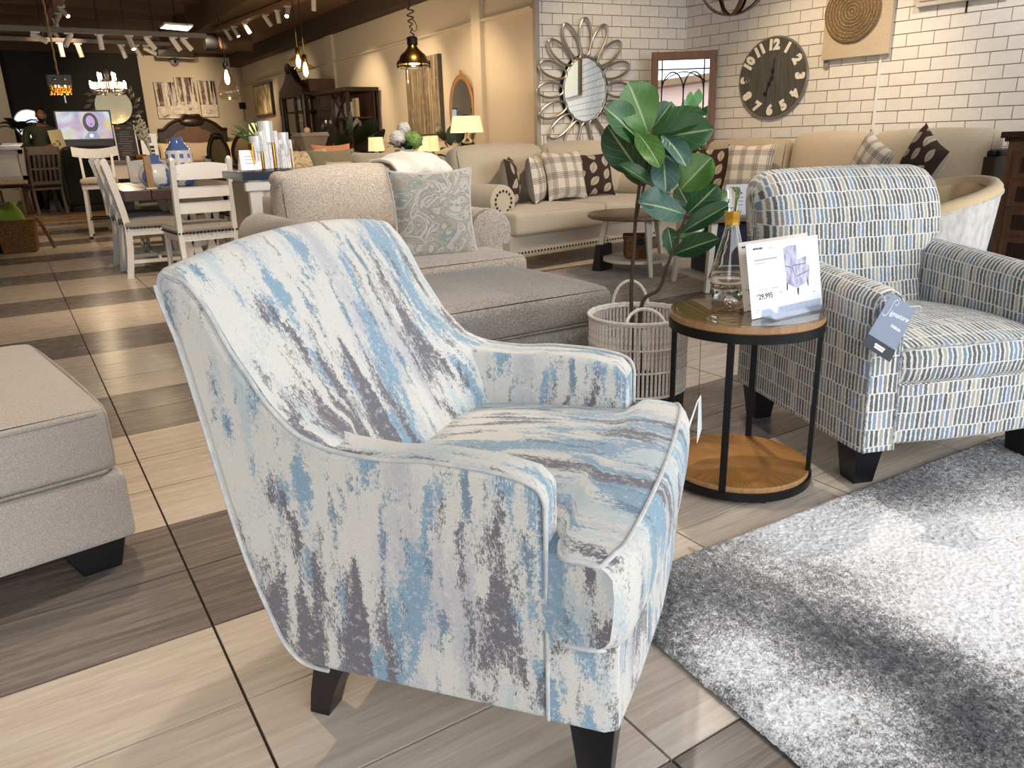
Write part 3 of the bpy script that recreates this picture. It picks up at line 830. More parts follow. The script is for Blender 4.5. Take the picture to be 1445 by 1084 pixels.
# price signs in acrylic stands
M_acry = thin_glass('clear_acrylic', '#f6f9ff', 0.45)
M_paper = plain('white_card', '#eceff2', 0.35, var=.01)
M_paper2 = plain('shaded_card', '#d8cfc2', 0.5, var=.02)
M_dkink = plain('dark_ink', '#2a2a30', 0.6)
M_grink = plain('grey_ink', '#a9abb4', 0.6)
M_lil = None
def tiny_fabric():
    t = NT('lilac_print'); f, _ = t.noise(t.coord('Object', (90, 90, 22)), 1, 3)
    t.base(t.ramp(f, [(.35, hexc('#8684a4')), (.6, hexc('#c4c2d8'))])); return t.m
M_lil = tiny_fabric(); M_slp = plain('slate_print', '#6a6888', .6)
def price_sign(label, bl, br, h, paper, full):
    bl, br = Vector(bl), Vector(br)
    xd = (br - bl).normalized(); w = (br - bl).length
    back = Vector((0, 0, 1)).cross(xd)
    if back.dot(bl - Vector((0, 0, 1.08))) < 0: back = -back
    yd = (Vector((0, 0, 1)) * math.cos(R(11)) + back * math.sin(R(11))).normalized()
    n = xd.cross(yd)
    if n.dot(Vector((0, 0, 1.08)) - bl) < 0: n = -n
    s = thing('price_sign', label, 'sign')
    P = lambda a, b, d=0: bl + xd * a * w + yd * b * h + n * d
    def slab(a0, a1, b0, b1, d0, d1): return [P(a0, b0, d0), P(a1, b0, d0), P(a1, b1, d0), P(a0, b1, d0)], [P(a0, b0, d1), P(a1, b0, d1), P(a1, b1, d1), P(a0, b1, d1)]
    MB().hexa(*slab(0, 1, 0.0, 1, -.001, .001)).build('card', paper, s, smooth=False)
    foot = MB()
    f0 = P(.12, .015, .002); f1 = P(.97, .015, .002)
    q = [f0, f1, f1 + n * .05 - Vector((0, 0, 1)) * .0, f0 + n * .05]
    for p in q: p.z = bl.z + .0015
    foot.add([*q, *[p + Vector((0, 0, .003)) for p in q]], [(3, 2, 1, 0), (4, 5, 6, 7), (0, 1, 5, 4), (1, 2, 6, 5), (2, 3, 7, 6), (3, 0, 4, 7)])
    foot.add([P(.12, .02, .003), P(.97, .02, .003), P(.97, .10, .003), P(.12, .10, .003), P(.12, .02, .006), P(.97, .02, .006), P(.97, .10, .006), P(.12, .10, .006)], [(3, 2, 1, 0), (4, 5, 6, 7), (0, 1, 5, 4), (1, 2, 6, 5), (2, 3, 7, 6), (3, 0, 4, 7)])
    foot.build('stand', M_acry, s, smooth=False)
    D = .0014
    def bar(a0, a1, b0, b1, m): MB().add([P(a0, b0, D), P(a1, b0, D), P(a1, b1, D), P(a0, b1, D)], [(0, 1, 2, 3)]).build('print', m, s, smooth=False)
    if full:
        text('lettering', 'ANTELANE', h * .038, P(.085, .925, D), xd, yd, M_dkink, s, bold=.0003)
        text('lettering', 'Accent', h * .022, P(.30, .92, D), xd, yd, M_grink, s)
        bar(.09, .40, .76, .785, M_grink); bar(.09, .24, .72, .732, M_grink); bar(.10, .24, .365, .375, M_grink); bar(.28, .38, .362, .374, M_grink)
        text('lettering', '29,995', h * .108, P(.108, .275, D), xd, yd, M_dkink, s, bold=.0002)
        text('lettering', '₱', h * .035, P(.085, .30, D), xd, yd, M_dkink, s)
        text('lettering', '.00', h * .03, P(.40, .295, D), xd, yd, M_grink, s)
        bar(.07, .085, .06, .075, M_grink); bar(.065, .10, .10, .112, M_grink); bar(.875, .905, .20, .222, plain('pink_print', '#e8b8b8', .6))
        pic = MB()
        def poly(pts, d=D): pic.add([P(a, b, d) for a, b in pts], [tuple(range(len(pts)))])
        poly([(.505, .40), (.50, .60), (.49, .88), (.56, .91), (.675, .905), (.68, .75), (.69, .70), (.80, .73), (.815, .72), (.80, .62), (.84, .60), (.85, .585), (.83, .45), (.81, .37), (.66, .31), (.64, .30)])
        pic.build('print', M_lil, s, smooth=False)
        for q in ([(.505, .40), (.525, .395), (.515, .30), (.495, .30)], [(.645, .30), (.675, .31), (.665, .21), (.648, .21)], [(.80, .40), (.82, .41), (.815, .31), (.80, .31)]):
            MB().add([P(a, b, D) for a, b in q], [(0, 1, 2, 3)]).build('print', M_black, s, smooth=False)
        for q in ([(.645, .46), (.648, .475), (.835, .53), (.832, .515)], [(.60, .62), (.605, .632), (.80, .635), (.80, .622)], [(.50, .63), (.50, .645), (.60, .60), (.60, .588)], [(.595, .60), (.605, .60), (.64, .46), (.63, .46)]):
            MB().add([P(a, b, D + .0003) for a, b in q], [(0, 1, 2, 3)]).build('print', M_slp, s, smooth=False)
    else:
        text('lettering', 'PREECE', h * .034, P(.04, .925, D), xd, yd, M_dkink, s, bold=.0003)
        for b in (.80, .765, .73, .69): bar(.05, .24, b, b + .012, M_grink)
        text('lettering', '59,995', h * .10, P(.075, .275, D), xd, yd, M_dkink, s, bold=.0004)
        text('lettering', '₱', h * .035, P(.045, .30, D), xd, yd, M_dkink, s)
        bar(.05, .2, .36, .37, M_grink); bar(.06, .09, .06, .09, M_grink)
    return s
price_sign('white price card reading 29,995 with a chair picture in clear stand on side table', (1.7291, 1.4344, 0.5620), (2.0503, 1.4363, 0.5620), .213, M_paper, True)
price_sign('second price card half hidden behind the 29,995 card on side table', (1.7908, 1.5167, 0.5620), (2.1321, 1.5329, 0.5620), .205, M_paper2, False)

# hang tag on a string under the table
ht = thing('hang_tag', 'folded white card tag dangling on a string from the round side table', 'tag')
h0 = Vector((1.5195, 1.4292, 0.5405)); h1 = Vector((1.5215, 1.4280, 0.3680))
MB().tube([h0, h1], .0009, 5).build('string', M_dkink, ht)
hd = (Vector((.845, -.534, 0)) * .4 + Vector((.534, .845, 0)) * .9).normalized()
for sg in (-1, 1):
    a = h1; off = Vector((.845, -.534, 0)) * sg * (.030 if sg < 0 else .006)
    p = [a, a + hd * .03 * sg, a + off + hd * .035 * sg - Vector((0, 0, .105)), a + off - hd * .03 - Vector((0, 0, .125))]
    MB().add(p + [q + Vector((.001, -.001, 0)) for q in p], [(3, 2, 1, 0), (4, 5, 6, 7), (0, 1, 5, 4), (1, 2, 6, 5), (2, 3, 7, 6), (3, 0, 4, 7)]).build('card', M_paper, ht, smooth=False)

# ------------------------------------------------------------------ rug
def rug_mat():
    t = NT('mottled_grey_pile')
    v = t.coord('World')
    f, _ = t.noise(t.coord('World', loc=(1.7, .6, 0)), 1.9, 5, 0.62, 0.8)
    f2, _ = t.noise(t.coord('World', loc=(3.3, 8.1, 0)), 3.4, 4, 0.6, 0.5)
    g, _ = t.noise(v, 230, 2, 0.8)
    g2, _ = t.noise(v, 45, 3, 0.7)
    m = t.math('ADD', t.math('MULTIPLY', t.math('SUBTRACT', f, 0.5), 0.36), 0.485)
    for (p, r, k) in (((1.6854, 1.2991, 0.0000), .24, .17), ((1.6331, 1.1594, 0.0000), .16, .10), ((2.1406, 1.1396, 0.0000), .16, -.17), ((2.6740, 1.1552, 0.0000), .22, -.10), ((1.8672, 0.8789, 0.0000), .30, .17), ((2.1116, 0.8397, 0.0000), .25, .12), ((1.3203, 1.1050, 0.0000), .18, -.05), ((1.2912, 1.2467, 0.0000), .16, -.06), ((1.5034, 0.9754, 0.0000), .16, -.06), ((1.3590, 0.7485, 0.0000), .12, -.16), ((1.3745, 0.6056, 0.0000), .10, -.14), ((1.6129, 0.6593, 0.0000), .14, .12), ((1.1029, 0.6992, 0.0000), .14, .15), ((1.0893, 0.9366, 0.0000), .10, .12), ((1.1171, 1.0706, 0.0000), .12, -.07), ((1.3236, 0.4618, 0.0000), .10, -.10)):
        dn = t.node('ShaderNodeVectorMath', operation='DISTANCE'); t.link(v, dn.inputs[0]); dn.inputs[1].default_value = p
        e = t.math('MAXIMUM', t.math('SUBTRACT', 1.0, t.math('DIVIDE', t.math('ADD', dn.outputs['Value'], t.math('MULTIPLY', t.math('SUBTRACT', f2, 0.5), 0.35)), r * 1.6)), 0.0)
        m = t.math('ADD', m, t.math('MULTIPLY', t.math('POWER', e, 0.8), k))
    m = t.math('ADD', m, t.math('MULTIPLY', t.math('SUBTRACT', g, 0.5), 0.72))
    m = t.math('ADD', m, t.math('MULTIPLY', t.math('SUBTRACT', g2, 0.5), 0.42))
    c = t.ramp(m, [(0.30, hexc('#3c3c42')), (0.40, hexc('#6c6b6d')), (0.48, hexc('#8f8d8d')), (0.545, hexc('#c9c8c9')), (0.66, hexc('#efeff1'))])
    c = t.mix(t.math('MULTIPLY', t.step(t.math('ADD', f2, t.math('MULTIPLY', t.math('SUBTRACT', g, 0.5), 0.4)), 0.66, 0.76), 0.5), c, hexc('#4a4a54'))
    t.base(c); t.p(Roughness=1.0); t.b.inputs['Sheen Weight'].default_value = 0.3
    t.bump(g, 0.5, 0.004)
    return t.m
M_rug = rug_mat()
rg = thing('rug', 'thick mottled grey, white and charcoal pile rug on the tiled floor', 'rug', (0, 0, 0))
RC = (1.0297, 1.2745)
def rpt(a, b):  # a along the back edge, b towards the viewer
    return (RC[0] + (0.9993, -0.0376)[0] * a + (-0.0732, -0.9973)[0] * b, RC[1] + (0.9993, -0.0376)[1] * a + (-0.0732, -0.9973)[1] * b)
RW, RL = 2.35, 1.9
q = [rpt(.006, .006), rpt(RW, .006), rpt(RW, RL), rpt(.006, RL)]
MB().prism(q, 'z', .0005, .008).build('backing', plain('rug_backing', '#6a6766', .9), rg, smooth=False)
nx_, ny_ = 520, 420
ia, ib = np.meshgrid(np.arange(nx_ + 1), np.arange(ny_ + 1), indexing='ij')
aa = ia / nx_ * RW; bb = ib / ny_ * RL
edge = np.minimum(np.minimum(aa, RW - aa), np.minimum(bb, RL - bb))
hz = .008 + .016 * np.clip(edge / .02, 0, 1) ** .5 + RNG.normal(0, .0016, aa.shape) * (edge > .004)
jx = RNG.normal(0, .0012, aa.shape); jy = RNG.normal(0, .0012, aa.shape)
VX = RC[0] + (0.9993, -0.0376)[0] * aa + (-0.0732, -0.9973)[0] * bb + jx; VY = RC[1] + (0.9993, -0.0376)[1] * aa + (-0.0732, -0.9973)[1] * bb + jy
vv = np.stack([VX, VY, hz], -1).reshape(-1, 3)
k0 = (ia[:-1, :-1] * (ny_ + 1) + ib[:-1, :-1]).ravel()
ff = np.stack([k0, k0 + 1, k0 + ny_ + 2, k0 + ny_ + 1], -1)
me = bpy.data.meshes.new('pile')
me.vertices.add(len(vv)); me.vertices.foreach_set('co', vv.ravel())
me.loops.add(ff.size); me.loops.foreach_set('vertex_index', ff.ravel())
me.polygons.add(len(ff)); me.polygons.foreach_set('loop_start', np.arange(0, ff.size, 4)); me.polygons.foreach_set('loop_total', np.full(len(ff), 4))
me.update(calc_edges=True); me.materials.append(M_rug)
pl = bpy.data.objects.new('pile', me); COL.objects.link(pl); pl.parent = rg
tag(pl, kind='stuff')

# ------------------------------------------------------------------ beige ottoman at left
M_oat = weave('oatmeal_weave', '#a2988e', '#cdc4ba', 420, bump=.35)
M_oatseam = weave('oatmeal_piping', '#8f8a86', '#b9b2aa', 300)
ot = thing('ottoman', 'oatmeal fabric ottoman with piped cushion top and dark block feet', 'ottoman', (0.1270, 2.1024, 0), 0.1502)
MB().cushion((-.62, .50, .175), (1.235, .975, .19), .018, (.0, .0, .0), 12).build('base', M_oat, ot, weld=.0004)
MB().cushion((-.62, .50, .365), (1.22, .96, .185), .035, (.010, .010, .022), 14).build('cushion', M_oat, ot, weld=.0004)
for z in (.283, .438):
    k = .015 if z < .3 else .018
    pts = [(-1.2, k, z), (-.6, k - .004, z), (-.10, k, z), (-.05, k + .008, z), (-.022, k + .035, z), (-.013, k + .09, z), (-.006, .5, z), (-.013, .90, z), (-.024, .945, z), (-.06, .972, z), (-.3, .98, z)]
    MB().tube(smooth_path([(x, y, z_) for x, y, z_ in pts], 4), .0045, 6).build('piping', M_oatseam, ot)
for x, y in ((-.10, .07), (-.10, .91), (-1.14, .07), (-1.14, .91)):
    MB().hexa([(x - .045, y - .035, 0), (x + .05, y - .035, 0), (x + .05, y + .035, 0), (x - .045, y + .035, 0)], [(x - .085, y - .045, .085), (x + .07, y - .045, .085), (x + .07, y + .045, .085), (x - .085, y + .045, .085)]).build('foot', M_black, ot, smooth=False, bevel=.004)
lb = MB().box((.006, .14, .155), (.003, .05, .07)).build('label', M_oat, ot, smooth=False)
# ------------------------------------------------------------------ pillow builder and pillow fabrics
def pillow_mesh(w, h, t, side, n=16, ear=.10):
    """half of a throw pillow in its own x (width), z (height); side = +1 front, -1 back; front looks along -y"""
    def fn(u, v):
        a, b = lerp(-1, 1, u), lerp(-1, 1, v)
        x = w / 2 * a * (1 - ear * (1 - b * b) * abs(a) ** 1.5); z = h / 2 * b * (1 - ear * (1 - a * a) * abs(b) ** 1.5)
        th = t / 2 * (max(0, 1 - a ** 2) ** .5 * max(0, 1 - b ** 2) ** .5) ** .75
        th *= 1 + .05 * math.sin(7 * a + 3 * b)
        return (x, -side * th, z)
    return MB().grid(fn, n, n, uvf=lambda u, v: (u, v))
def pillow(label, c, w, h, t, yaw, lean, m1, m2, group=None, roll=0, cord=None):
    """c: middle of the pillow; yaw: heading of the front face (0 = -y); lean: tilt backwards"""
    p = thing('throw_pillow', label, 'pillow', (0, 0, 0), 0, group)
    p.location = c; p.rotation_euler = (Matrix.Rotation(yaw, 3, 'Z') @ Matrix.Rotation(-lean, 3, 'X') @ Matrix.Rotation(roll, 3, 'Y')).to_euler()
    pillow_mesh(w, h, t, 1).build('front_cover', m1, p, angle=180)
    pillow_mesh(w, h, t, -1).build('back_cover', m2, p, angle=180)
    if cord:
        pts = []
        for k in range(48):
            a = 2 * PI * k / 48; s = max(abs(math.cos(a)), abs(math.sin(a))); x, y = math.cos(a) / s, math.sin(a) / s
            pts.append((w / 2 * x * (1 - .10 * (1 - y * y) * abs(x) ** 1.5), 0, h / 2 * y * (1 - .10 * (1 - x * x) * abs(y) ** 1.5)))
        MB().tube(pts, .006, 6, closed=True).build('piping', cord, p)
    return p
def paisley():
    t = NT('paisley_print')
    v = t.coord('UV', (1, 1, 1))
    f, _ = t.noise(v, 3.2, 2, 0.35, 1.5)
    s = t.math('SINE', t.math('MULTIPLY', f, 76.0)); s2 = t.math('SINE', t.math('MULTIPLY', f, 29.0))
    g, _ = t.noise(v, 46, 2, 0.5); g2, _ = t.noise(v, 20, 2, 0.5)
    c = t.mix(t.step(s2, 0.3, 0.75), hexc('#d3c6b9'), hexc('#b8ae98'))
    c = t.mix(t.math('MULTIPLY', t.step(s, 0.35, 0.6), 0.85), c, hexc('#94a09d'))
    c = t.mix(t.math('MULTIPLY', t.step(g, 0.60, 0.66), 0.6), c, hexc('#8b9794'))
    c = t.mix(t.math('MULTIPLY', t.step(g2, 0.62, 0.70), 0.5), c, hexc('#d9d0c8'))
    t.base(c); t.p(Roughness=0.9); return t.m
def plaid():
    t = NT('plaid_print')
    sp = t.node('ShaderNodeSeparateXYZ')
    v = t.coord('UV'); _, nc = t.noise(v, 90, 2, .6)
    o = t.node('ShaderNodeVectorMath', operation='MULTIPLY_ADD'); t.link(nc, o.inputs[0]); o.inputs[1].default_value = (.02, .02, 0); t.link(v, o.inputs[2])
    t.link(o.outputs[0], sp.inputs[0])
    def band(x, k):
        fr = t.math('FRACT', t.math('MULTIPLY', x, k))
        return t.ramp(fr, [(0, (.05, .05, .05, 1)), (.30, (.75, .75, .75, 1)), (.36, (.3, .3, .3, 1)), (.42, (1, 1, 1, 1)), (.47, (.2, .2, .2, 1)), (.53, (1, 1, 1, 1)), (.58, (.35, .35, .35, 1)), (.64, (.7, .7, .7, 1)), (.70, (.05, .05, .05, 1))], True)
    a = t.math('MULTIPLY', band(sp.outputs[0], 3.6), 0.75); b = t.math('MULTIPLY', band(sp.outputs[1], 3.1), 0.7)
    k = t.math('SUBTRACT', t.math('ADD', a, b), t.math('MULTIPLY', a, b))
    g, _ = t.noise(v, 240, 1)
    k = t.math('MULTIPLY', k, t.math('ADD', t.math('MULTIPLY', g, 0.7), 0.6))
    t.base(t.mix(k, hexc('#dcd4c8'), hexc('#2f2624'))); t.p(Roughness=0.9); return t.m
def leafprint():
    t = NT('leaf_print')
    v = t.coord('UV'); sp = t.node('ShaderNodeSeparateXYZ'); t.link(v, sp.inputs[0])
    U = t.math('MULTIPLY', sp.outputs[0], 3.2); V0 = t.math('MULTIPLY', sp.outputs[1], 3.2)
    V = t.math('ADD', V0, t.math('MULTIPLY', t.math('MODULO', t.math('FLOOR', U), 2.0), 0.5))
    cx = t.node('ShaderNodeCombineXYZ'); t.link(t.math('FLOOR', U), cx.inputs[0]); t.link(t.math('FLOOR', V), cx.inputs[1])
    wn = t.node('ShaderNodeTexWhiteNoise', noise_dimensions='2D'); t.link(cx.outputs[0], wn.inputs['Vector'])
    ang = t.math('MULTIPLY', wn.outputs[0], 6.28)
    x = t.math('SUBTRACT', t.math('FRACT', U), 0.5); y = t.math('SUBTRACT', t.math('FRACT', V), 0.5)
    ca, sa = t.math('COSINE', ang), t.math('SINE', ang)
    xr = t.math('SUBTRACT', t.math('MULTIPLY', x, ca), t.math('MULTIPLY', y, sa)); yr = t.math('ADD', t.math('MULTIPLY', x, sa), t.math('MULTIPLY', y, ca))
    # leaf outline: |xr| < .26*(1-(yr/.5)^2)
    lim = t.math('MULTIPLY', t.math('SUBTRACT', 1.0, t.math('MULTIPLY', t.math('MULTIPLY', yr, yr), 4.6)), 0.27)
    d = t.math('SUBTRACT', lim, t.math('ABSOLUTE', xr))
    leaf = t.step(d, 0.0, 0.015); mid = t.step(t.math('ABSOLUTE', xr), 0.012, 0.02)
    vein = t.step(t.math('SINE', t.math('ADD', t.math('MULTIPLY', yr, 60.0), t.math('MULTIPLY', t.math('ABSOLUTE', xr), -45.0))), 0.75, 0.95)
    c = t.mix(t.math('MULTIPLY', vein, 0.35), hexc('#b3a79a'), hexc('#86796d'))
    c = t.mix(mid, hexc('#5b4c42'), c)
    c = t.mix(leaf, hexc('#34251d'), c)
    t.base(c); t.p(Roughness=0.9); return t.m
M_paisley, M_plaid, M_leafp = paisley(), plaid(), leafprint()
M_beige = weave('beige_chenille', '#a3947f', '#bcae9a', 240, bump=.2)
M_sofa1 = weave('stone_linen', '#b0a491', '#c6bba8', 220, bump=.2)
M_love = weave('speckled_tweed', '#a09182', '#d4c9bb', 150, bump=.4)
M_grey = weave('grey_chenille', '#766f69', '#a69e95', 150, bump=.45, blotch='#77797f')
M_greyback = weave('grey_linen', '#8f887e', '#a59d92', 240, bump=.2)
M_nail = plain('bronze_nail', '#3b2a1e', 0.35, 0.8)
M_throw = weave('cream_knit', '#d8cfc2', '#ece5da', 160, bump=.4)

# ------------------------------------------------------------------ grey ottoman in the middle
g1 = thing('ottoman', 'wide grey chenille ottoman with rounded cushion top in front of the tweed loveseat', 'ottoman', (1.16, 2.50, 0))
MB().cushion((.48, .40, .20), (.94, .78, .22), .03, (0, 0, 0), 10).build('base', M_grey, g1, weld=.0004)
MB().cushion((.48, .40, .385), (.96, .80, .155), .05, (.008, .008, .02), 14).build('cushion', M_grey, g1, weld=.0004)
for z in (.315,):
    MB().tube([(.02, .01, z), (.94, .01, z), (.955, .03, z), (.955, .77, z), (.94, .79, z), (.02, .79, z)], .004, 6).build('piping', M_grey, g1)
for x, y in ((.09, .09), (.87, .09), (.09, .73), (.87, .73)):
    MB().lathe([(.025, 0), (.035, .09)], 12, (x, y, 0)).build('foot', M_black, g1)

# ------------------------------------------------------------------ tweed loveseat
lv = thing('loveseat', 'oversized tweed armchair with rolled arms and a loose back cushion', 'armchair', (1.0, 3.45, 0))
# local x 0..1.33, y 0 (front) .. 1.3
MB().cushion((.665, .62, .22), (1.10, 1.2, .26), .03, n=8).build('frame', M_love, lv, weld=.0004)
def rolled_arm(par, x, y0, y1, zc, r, m, name='arm', zb=.10):
    ring = [(-r * .55, zb), (-r * .55, zc - r * .5)] + [(r * math.cos(a), zc + r * math.sin(a)) for a in [PI + .55 - (PI + 1.1) * k / 14 for k in range(15)]] + [(r * .55, zc - r * .5), (r * .55, zb)]
    mb = MB()
    ys = [y0 + .012, y0, y0 + .0, y1]
    def pt(i, j):
        k = (.88, .985, 1.0, 1.0)[i]; a, b = ring[j]
        return (x + a * k, (y0 - .006, y0, y0 + .02, y1)[i], lerp(zc, b, k) if b > zc - r * .5 else b)
    n = len(ring)
    mb.grid(lambda u, v: pt(int(round(u * 3)), int(round(v * (n - 1)))), 3, n - 1)
    for i in (0, 3): mb.add([pt(i, j) for j in range(n)], [tuple(range(n))])
    o = mb.build(name, m, par, weld=.0004, angle=50)
    return o
ra = rolled_arm(lv, 1.245, .27, 1.15, .575, .132, M_love)
rb = rolled_arm(lv, .20, .27, 1.15, .575, .132, M_love)
for x, aa_ in ((1.215, ra), (.20, rb)):
    MB().tube([(x + .134 * math.cos(a), .275, .575 + .134 * math.sin(a)) for a in [-.55 + (PI + 1.1) * k / 20 for k in range(21)]], .006, 6).build('piping', M_love, lv)
MB().cushion((.79, 1.24, .46), (1.04, .22, .70), .05, n=8).build('back_frame', M_love, lv, weld=.0004)
MB().cushion((.70, .41, .415), (1.10, 1.02, .165), .045, (.005, .012, .02), 14).build('seat_cushion', M_love, lv, weld=.0004)
MB().tube([(.16, -.102, .345), (1.24, -.102, .345)], .005, 6).build('piping', M_oatseam, lv)
Mx = Matrix.Translation((.74, 1.02, .70)) @ Matrix.Rotation(R(-9), 4, 'X')
MB().cushion((0, 0, 0), (.96, .26, .43), .11, (.0, .05, .0), 16, Mx, .05, .045).build('back_cushion', M_love, lv, weld=.0004)
ear = MB()
for sx in (-1, 1): ear.ball((sx * .44, -.04, .19), (.055, .075, .045), 10, 7)
ear.v = [tuple(Mx @ Vector(p)) for p in ear.v]; tag(ear.build('cushion_corners', M_love, lv), kind='stuff')
for x, y in ((.2, .15), (1.12, .15), (.2, 1.2), (1.12, 1.2)):
    MB().lathe([(.03, 0), (.04, .10)], 10, (x, y, 0)).build('foot', M_black, lv)
pillow('large square paisley pillow in teal and beige leaning on the tweed armchair', (1.845, 3.63, .705), .455, .47, .15, R(-8), R(7), M_paisley, M_paisley, cord=M_throw)
# cream throw over its back
tw = MB()
th = (2.2630, 4.6200, 0.9170)
def twf(u, v):
    x = lerp(1.93, 2.30, u)
    prof = [(4.245, .84), (4.235, .90), (4.26, .955), (4.34, .99), (4.47, 1.0), (4.60, .985), (4.68, .94), (4.72, .86)]
    t_ = v * 7; i = min(6, int(t_)); f_ = t_ - i
    y = lerp(prof[i][0], prof[i + 1][0], f_); z = lerp(prof[i][1], prof[i + 1][1], f_)
    return (x + .01 * math.sin(6 * v), y + .012 * math.sin(13 * u), z + .022 * math.sin(PI * u) + .010 * math.sin(17 * u + 3 * v) - (.05 * (1 - v) * abs(2 * u - 1.1)))
tag(tw.grid(twf, 26, 21).build('throw_blanket', M_throw), 'cream knitted throw folded over the back of the tweed armchair', 'blanket')
sol = bpy.data.objects['throw_blanket'].modifiers.new('solid', 'SOLIDIFY'); sol.thickness = .02

# ------------------------------------------------------------------ stone sofa with nailheads (by the back brick wall)
s1 = thing('sofa', 'stone coloured sofa with nailhead trim and rolled arms below the petal mirror', 'sofa', (3.30, 5.27, 0), R(8))
W1 = 2.36
MB().cushion((W1 / 2, .50, .22), (W1 - .16, .94, .20), .02, n=8).build('frame', M_sofa1, s1, weld=.0004)
for x in (.13, W1 - .13): pass
for x in (.13, W1 - .13):
    sa = rolled_arm(s1, x, .16, .95, .585, .135, M_sofa1)
    nm = MB()
    for k in range(13):
        a = R(-60 + 300 * k / 12)
        nm.ball((x + .085 * math.cos(a), .150, .585 + .085 * math.sin(a)), (.011, .007, .011), 7, 5)
    tag(nm.build('nailheads', M_nail, sa), kind='stuff')
nm = MB()
for k in range(58): nm.ball((.10 + k * .0372, .026, .165), (.0105, .007, .0105), 6, 4)
tag(nm.build('nailheads', M_nail, s1), kind='stuff')
for i in range(2):
    MB().cushion((.10 + .54 + i * 1.08, .42, .405), (1.075, .90, .19), .035, (.003, .006, .018), 12).build('seat_cushion', M_sofa1, s1, weld=.0004)
    Mx = Matrix.Translation((.10 + .54 + i * 1.08, .82, .74)) @ Matrix.Rotation(R(-12), 4, 'X')
    MB().cushion((0, 0, 0), (1.065, .24, .54), .11, (.0, .05, .0), 16, Mx, .035, .03).build('back_cushion', M_sofa1, s1, weld=.0004)
MB().cushion((W1 / 2, 1.0, .56), (W1 - .25, .16, .74), .05, n=8).build('back_frame', M_sofa1, s1, weld=.0004)
for x in (.2, W1 - .2):
    for y in (.12, .9): MB().box((x, y, .06), (.07, .07, .12)).build('foot', M_darkwood, s1, smooth=False)
def s1p(x, y, z):
    a = R(8); return (3.30 + x * math.cos(a) - y * math.sin(a), 5.27 + x * math.sin(a) + y * math.cos(a), z)
pillow('brown leaf-print pillow turned sideways near the left arm of the nailhead sofa', s1p(.47, .46, .715), .44, .42, .17, R(52), R(8), M_leafp, M_greyback)
pillow('plaid pillow turned sideways between two others on the nailhead sofa', s1p(.79, .48, .72), .44, .42, .17, R(48), R(8), M_plaid, M_greyback)
pillow('plaid pillow facing front in the middle of the nailhead sofa', s1p(1.20, .52, .735), .46, .46, .16, R(0), R(16), M_plaid, M_greyback)
pillow('brown leaf-print pillow behind the fig plant on the nailhead sofa', s1p(1.60, .55, .72), .46, .42, .16, R(-12), R(16), M_leafp, M_greyback)

# ------------------------------------------------------------------ sofa along the right brick wall
s2 = thing('sofa', 'tan sofa with loose back cushions along the right brick wall under the clock', 'sofa', (5.64, 6.00, 0), R(-83))
# local x runs along the wall towards the viewer, local y towards the wall
W2 = 2.80
MB().cushion((W2 / 2, .46, .22), (W2, .92, .22), .03, n=8).build('frame', M_beige, s2, weld=.0004)
MB().cushion((W2 / 2, .93, .50), (W2, .14, .74), .05, n=8).build('back_frame', M_beige, s2, weld=.0004)
MB().cushion((.10, .46, .36), (.20, .94, .52), .06, n=8).build('arm', M_beige, s2, weld=.0004)
MB().cushion((W2 - .10, .46, .36), (.20, .94, .52), .06, n=8).build('arm', M_beige, s2, weld=.0004)
for i in range(3):
    cw = (W2 - .4) / 3
    MB().cushion((.2 + cw * (i + .5), .40, .41), (cw - .005, .84, .18), .04, (.0, .008, .02), 10).build('seat_cushion', M_beige, s2, weld=.0004)
for (x0, x1, zt) in ((.05, 1.06, .98), (1.05, 1.84, 1.025), (1.83, 2.88, 1.03)):
    Mx = Matrix.Translation(((x0 + x1) / 2, .74, .5 + (zt - .5) / 2)) @ Matrix.Rotation(R(-10), 4, 'X')
    MB().cushion((0, 0, 0), (x1 - x0 - .035, .25, zt - .49), .11, (.0, .05, .0), 16, Mx, .03, .035).build('back_cushion', M_beige, s2, weld=.0004)
for x in (.15, W2 - .15):
    for y in (.1, .85): MB().box((x, y, .055), (.07, .07, .11)).build('foot', M_darkwood, s2, smooth=False)
def s2p(x, y, z):
    a = R(-83); return (5.64 + x * math.cos(a) - y * math.sin(a), 6.00 + x * math.sin(a) + y * math.cos(a), z)
pillow('brown leaf-print pillow at the corner end of the tan sofa', s2p(.33, .42, .72), .44, .44, .16, R(-70), R(14), M_leafp, M_greyback)
pillow('plaid pillow leaning on the tan sofa beside the leaf-print one', s2p(.80, .40, .74), .50, .46, .17, R(-72), R(14), M_plaid, M_greyback)
pillow('plaid pillow with its grey back showing, tilted on the tan sofa', s2p(1.98, .42, .78), .44, .44, .16, R(-112), R(10), M_plaid, M_greyback, roll=R(26))
pillow('dark leaf-print pillow with grey back, tilted at the near end of the tan sofa', s2p(2.42, .40, .80), .46, .46, .17, R(-116), R(10), M_leafp, M_greyback, roll=R(30))

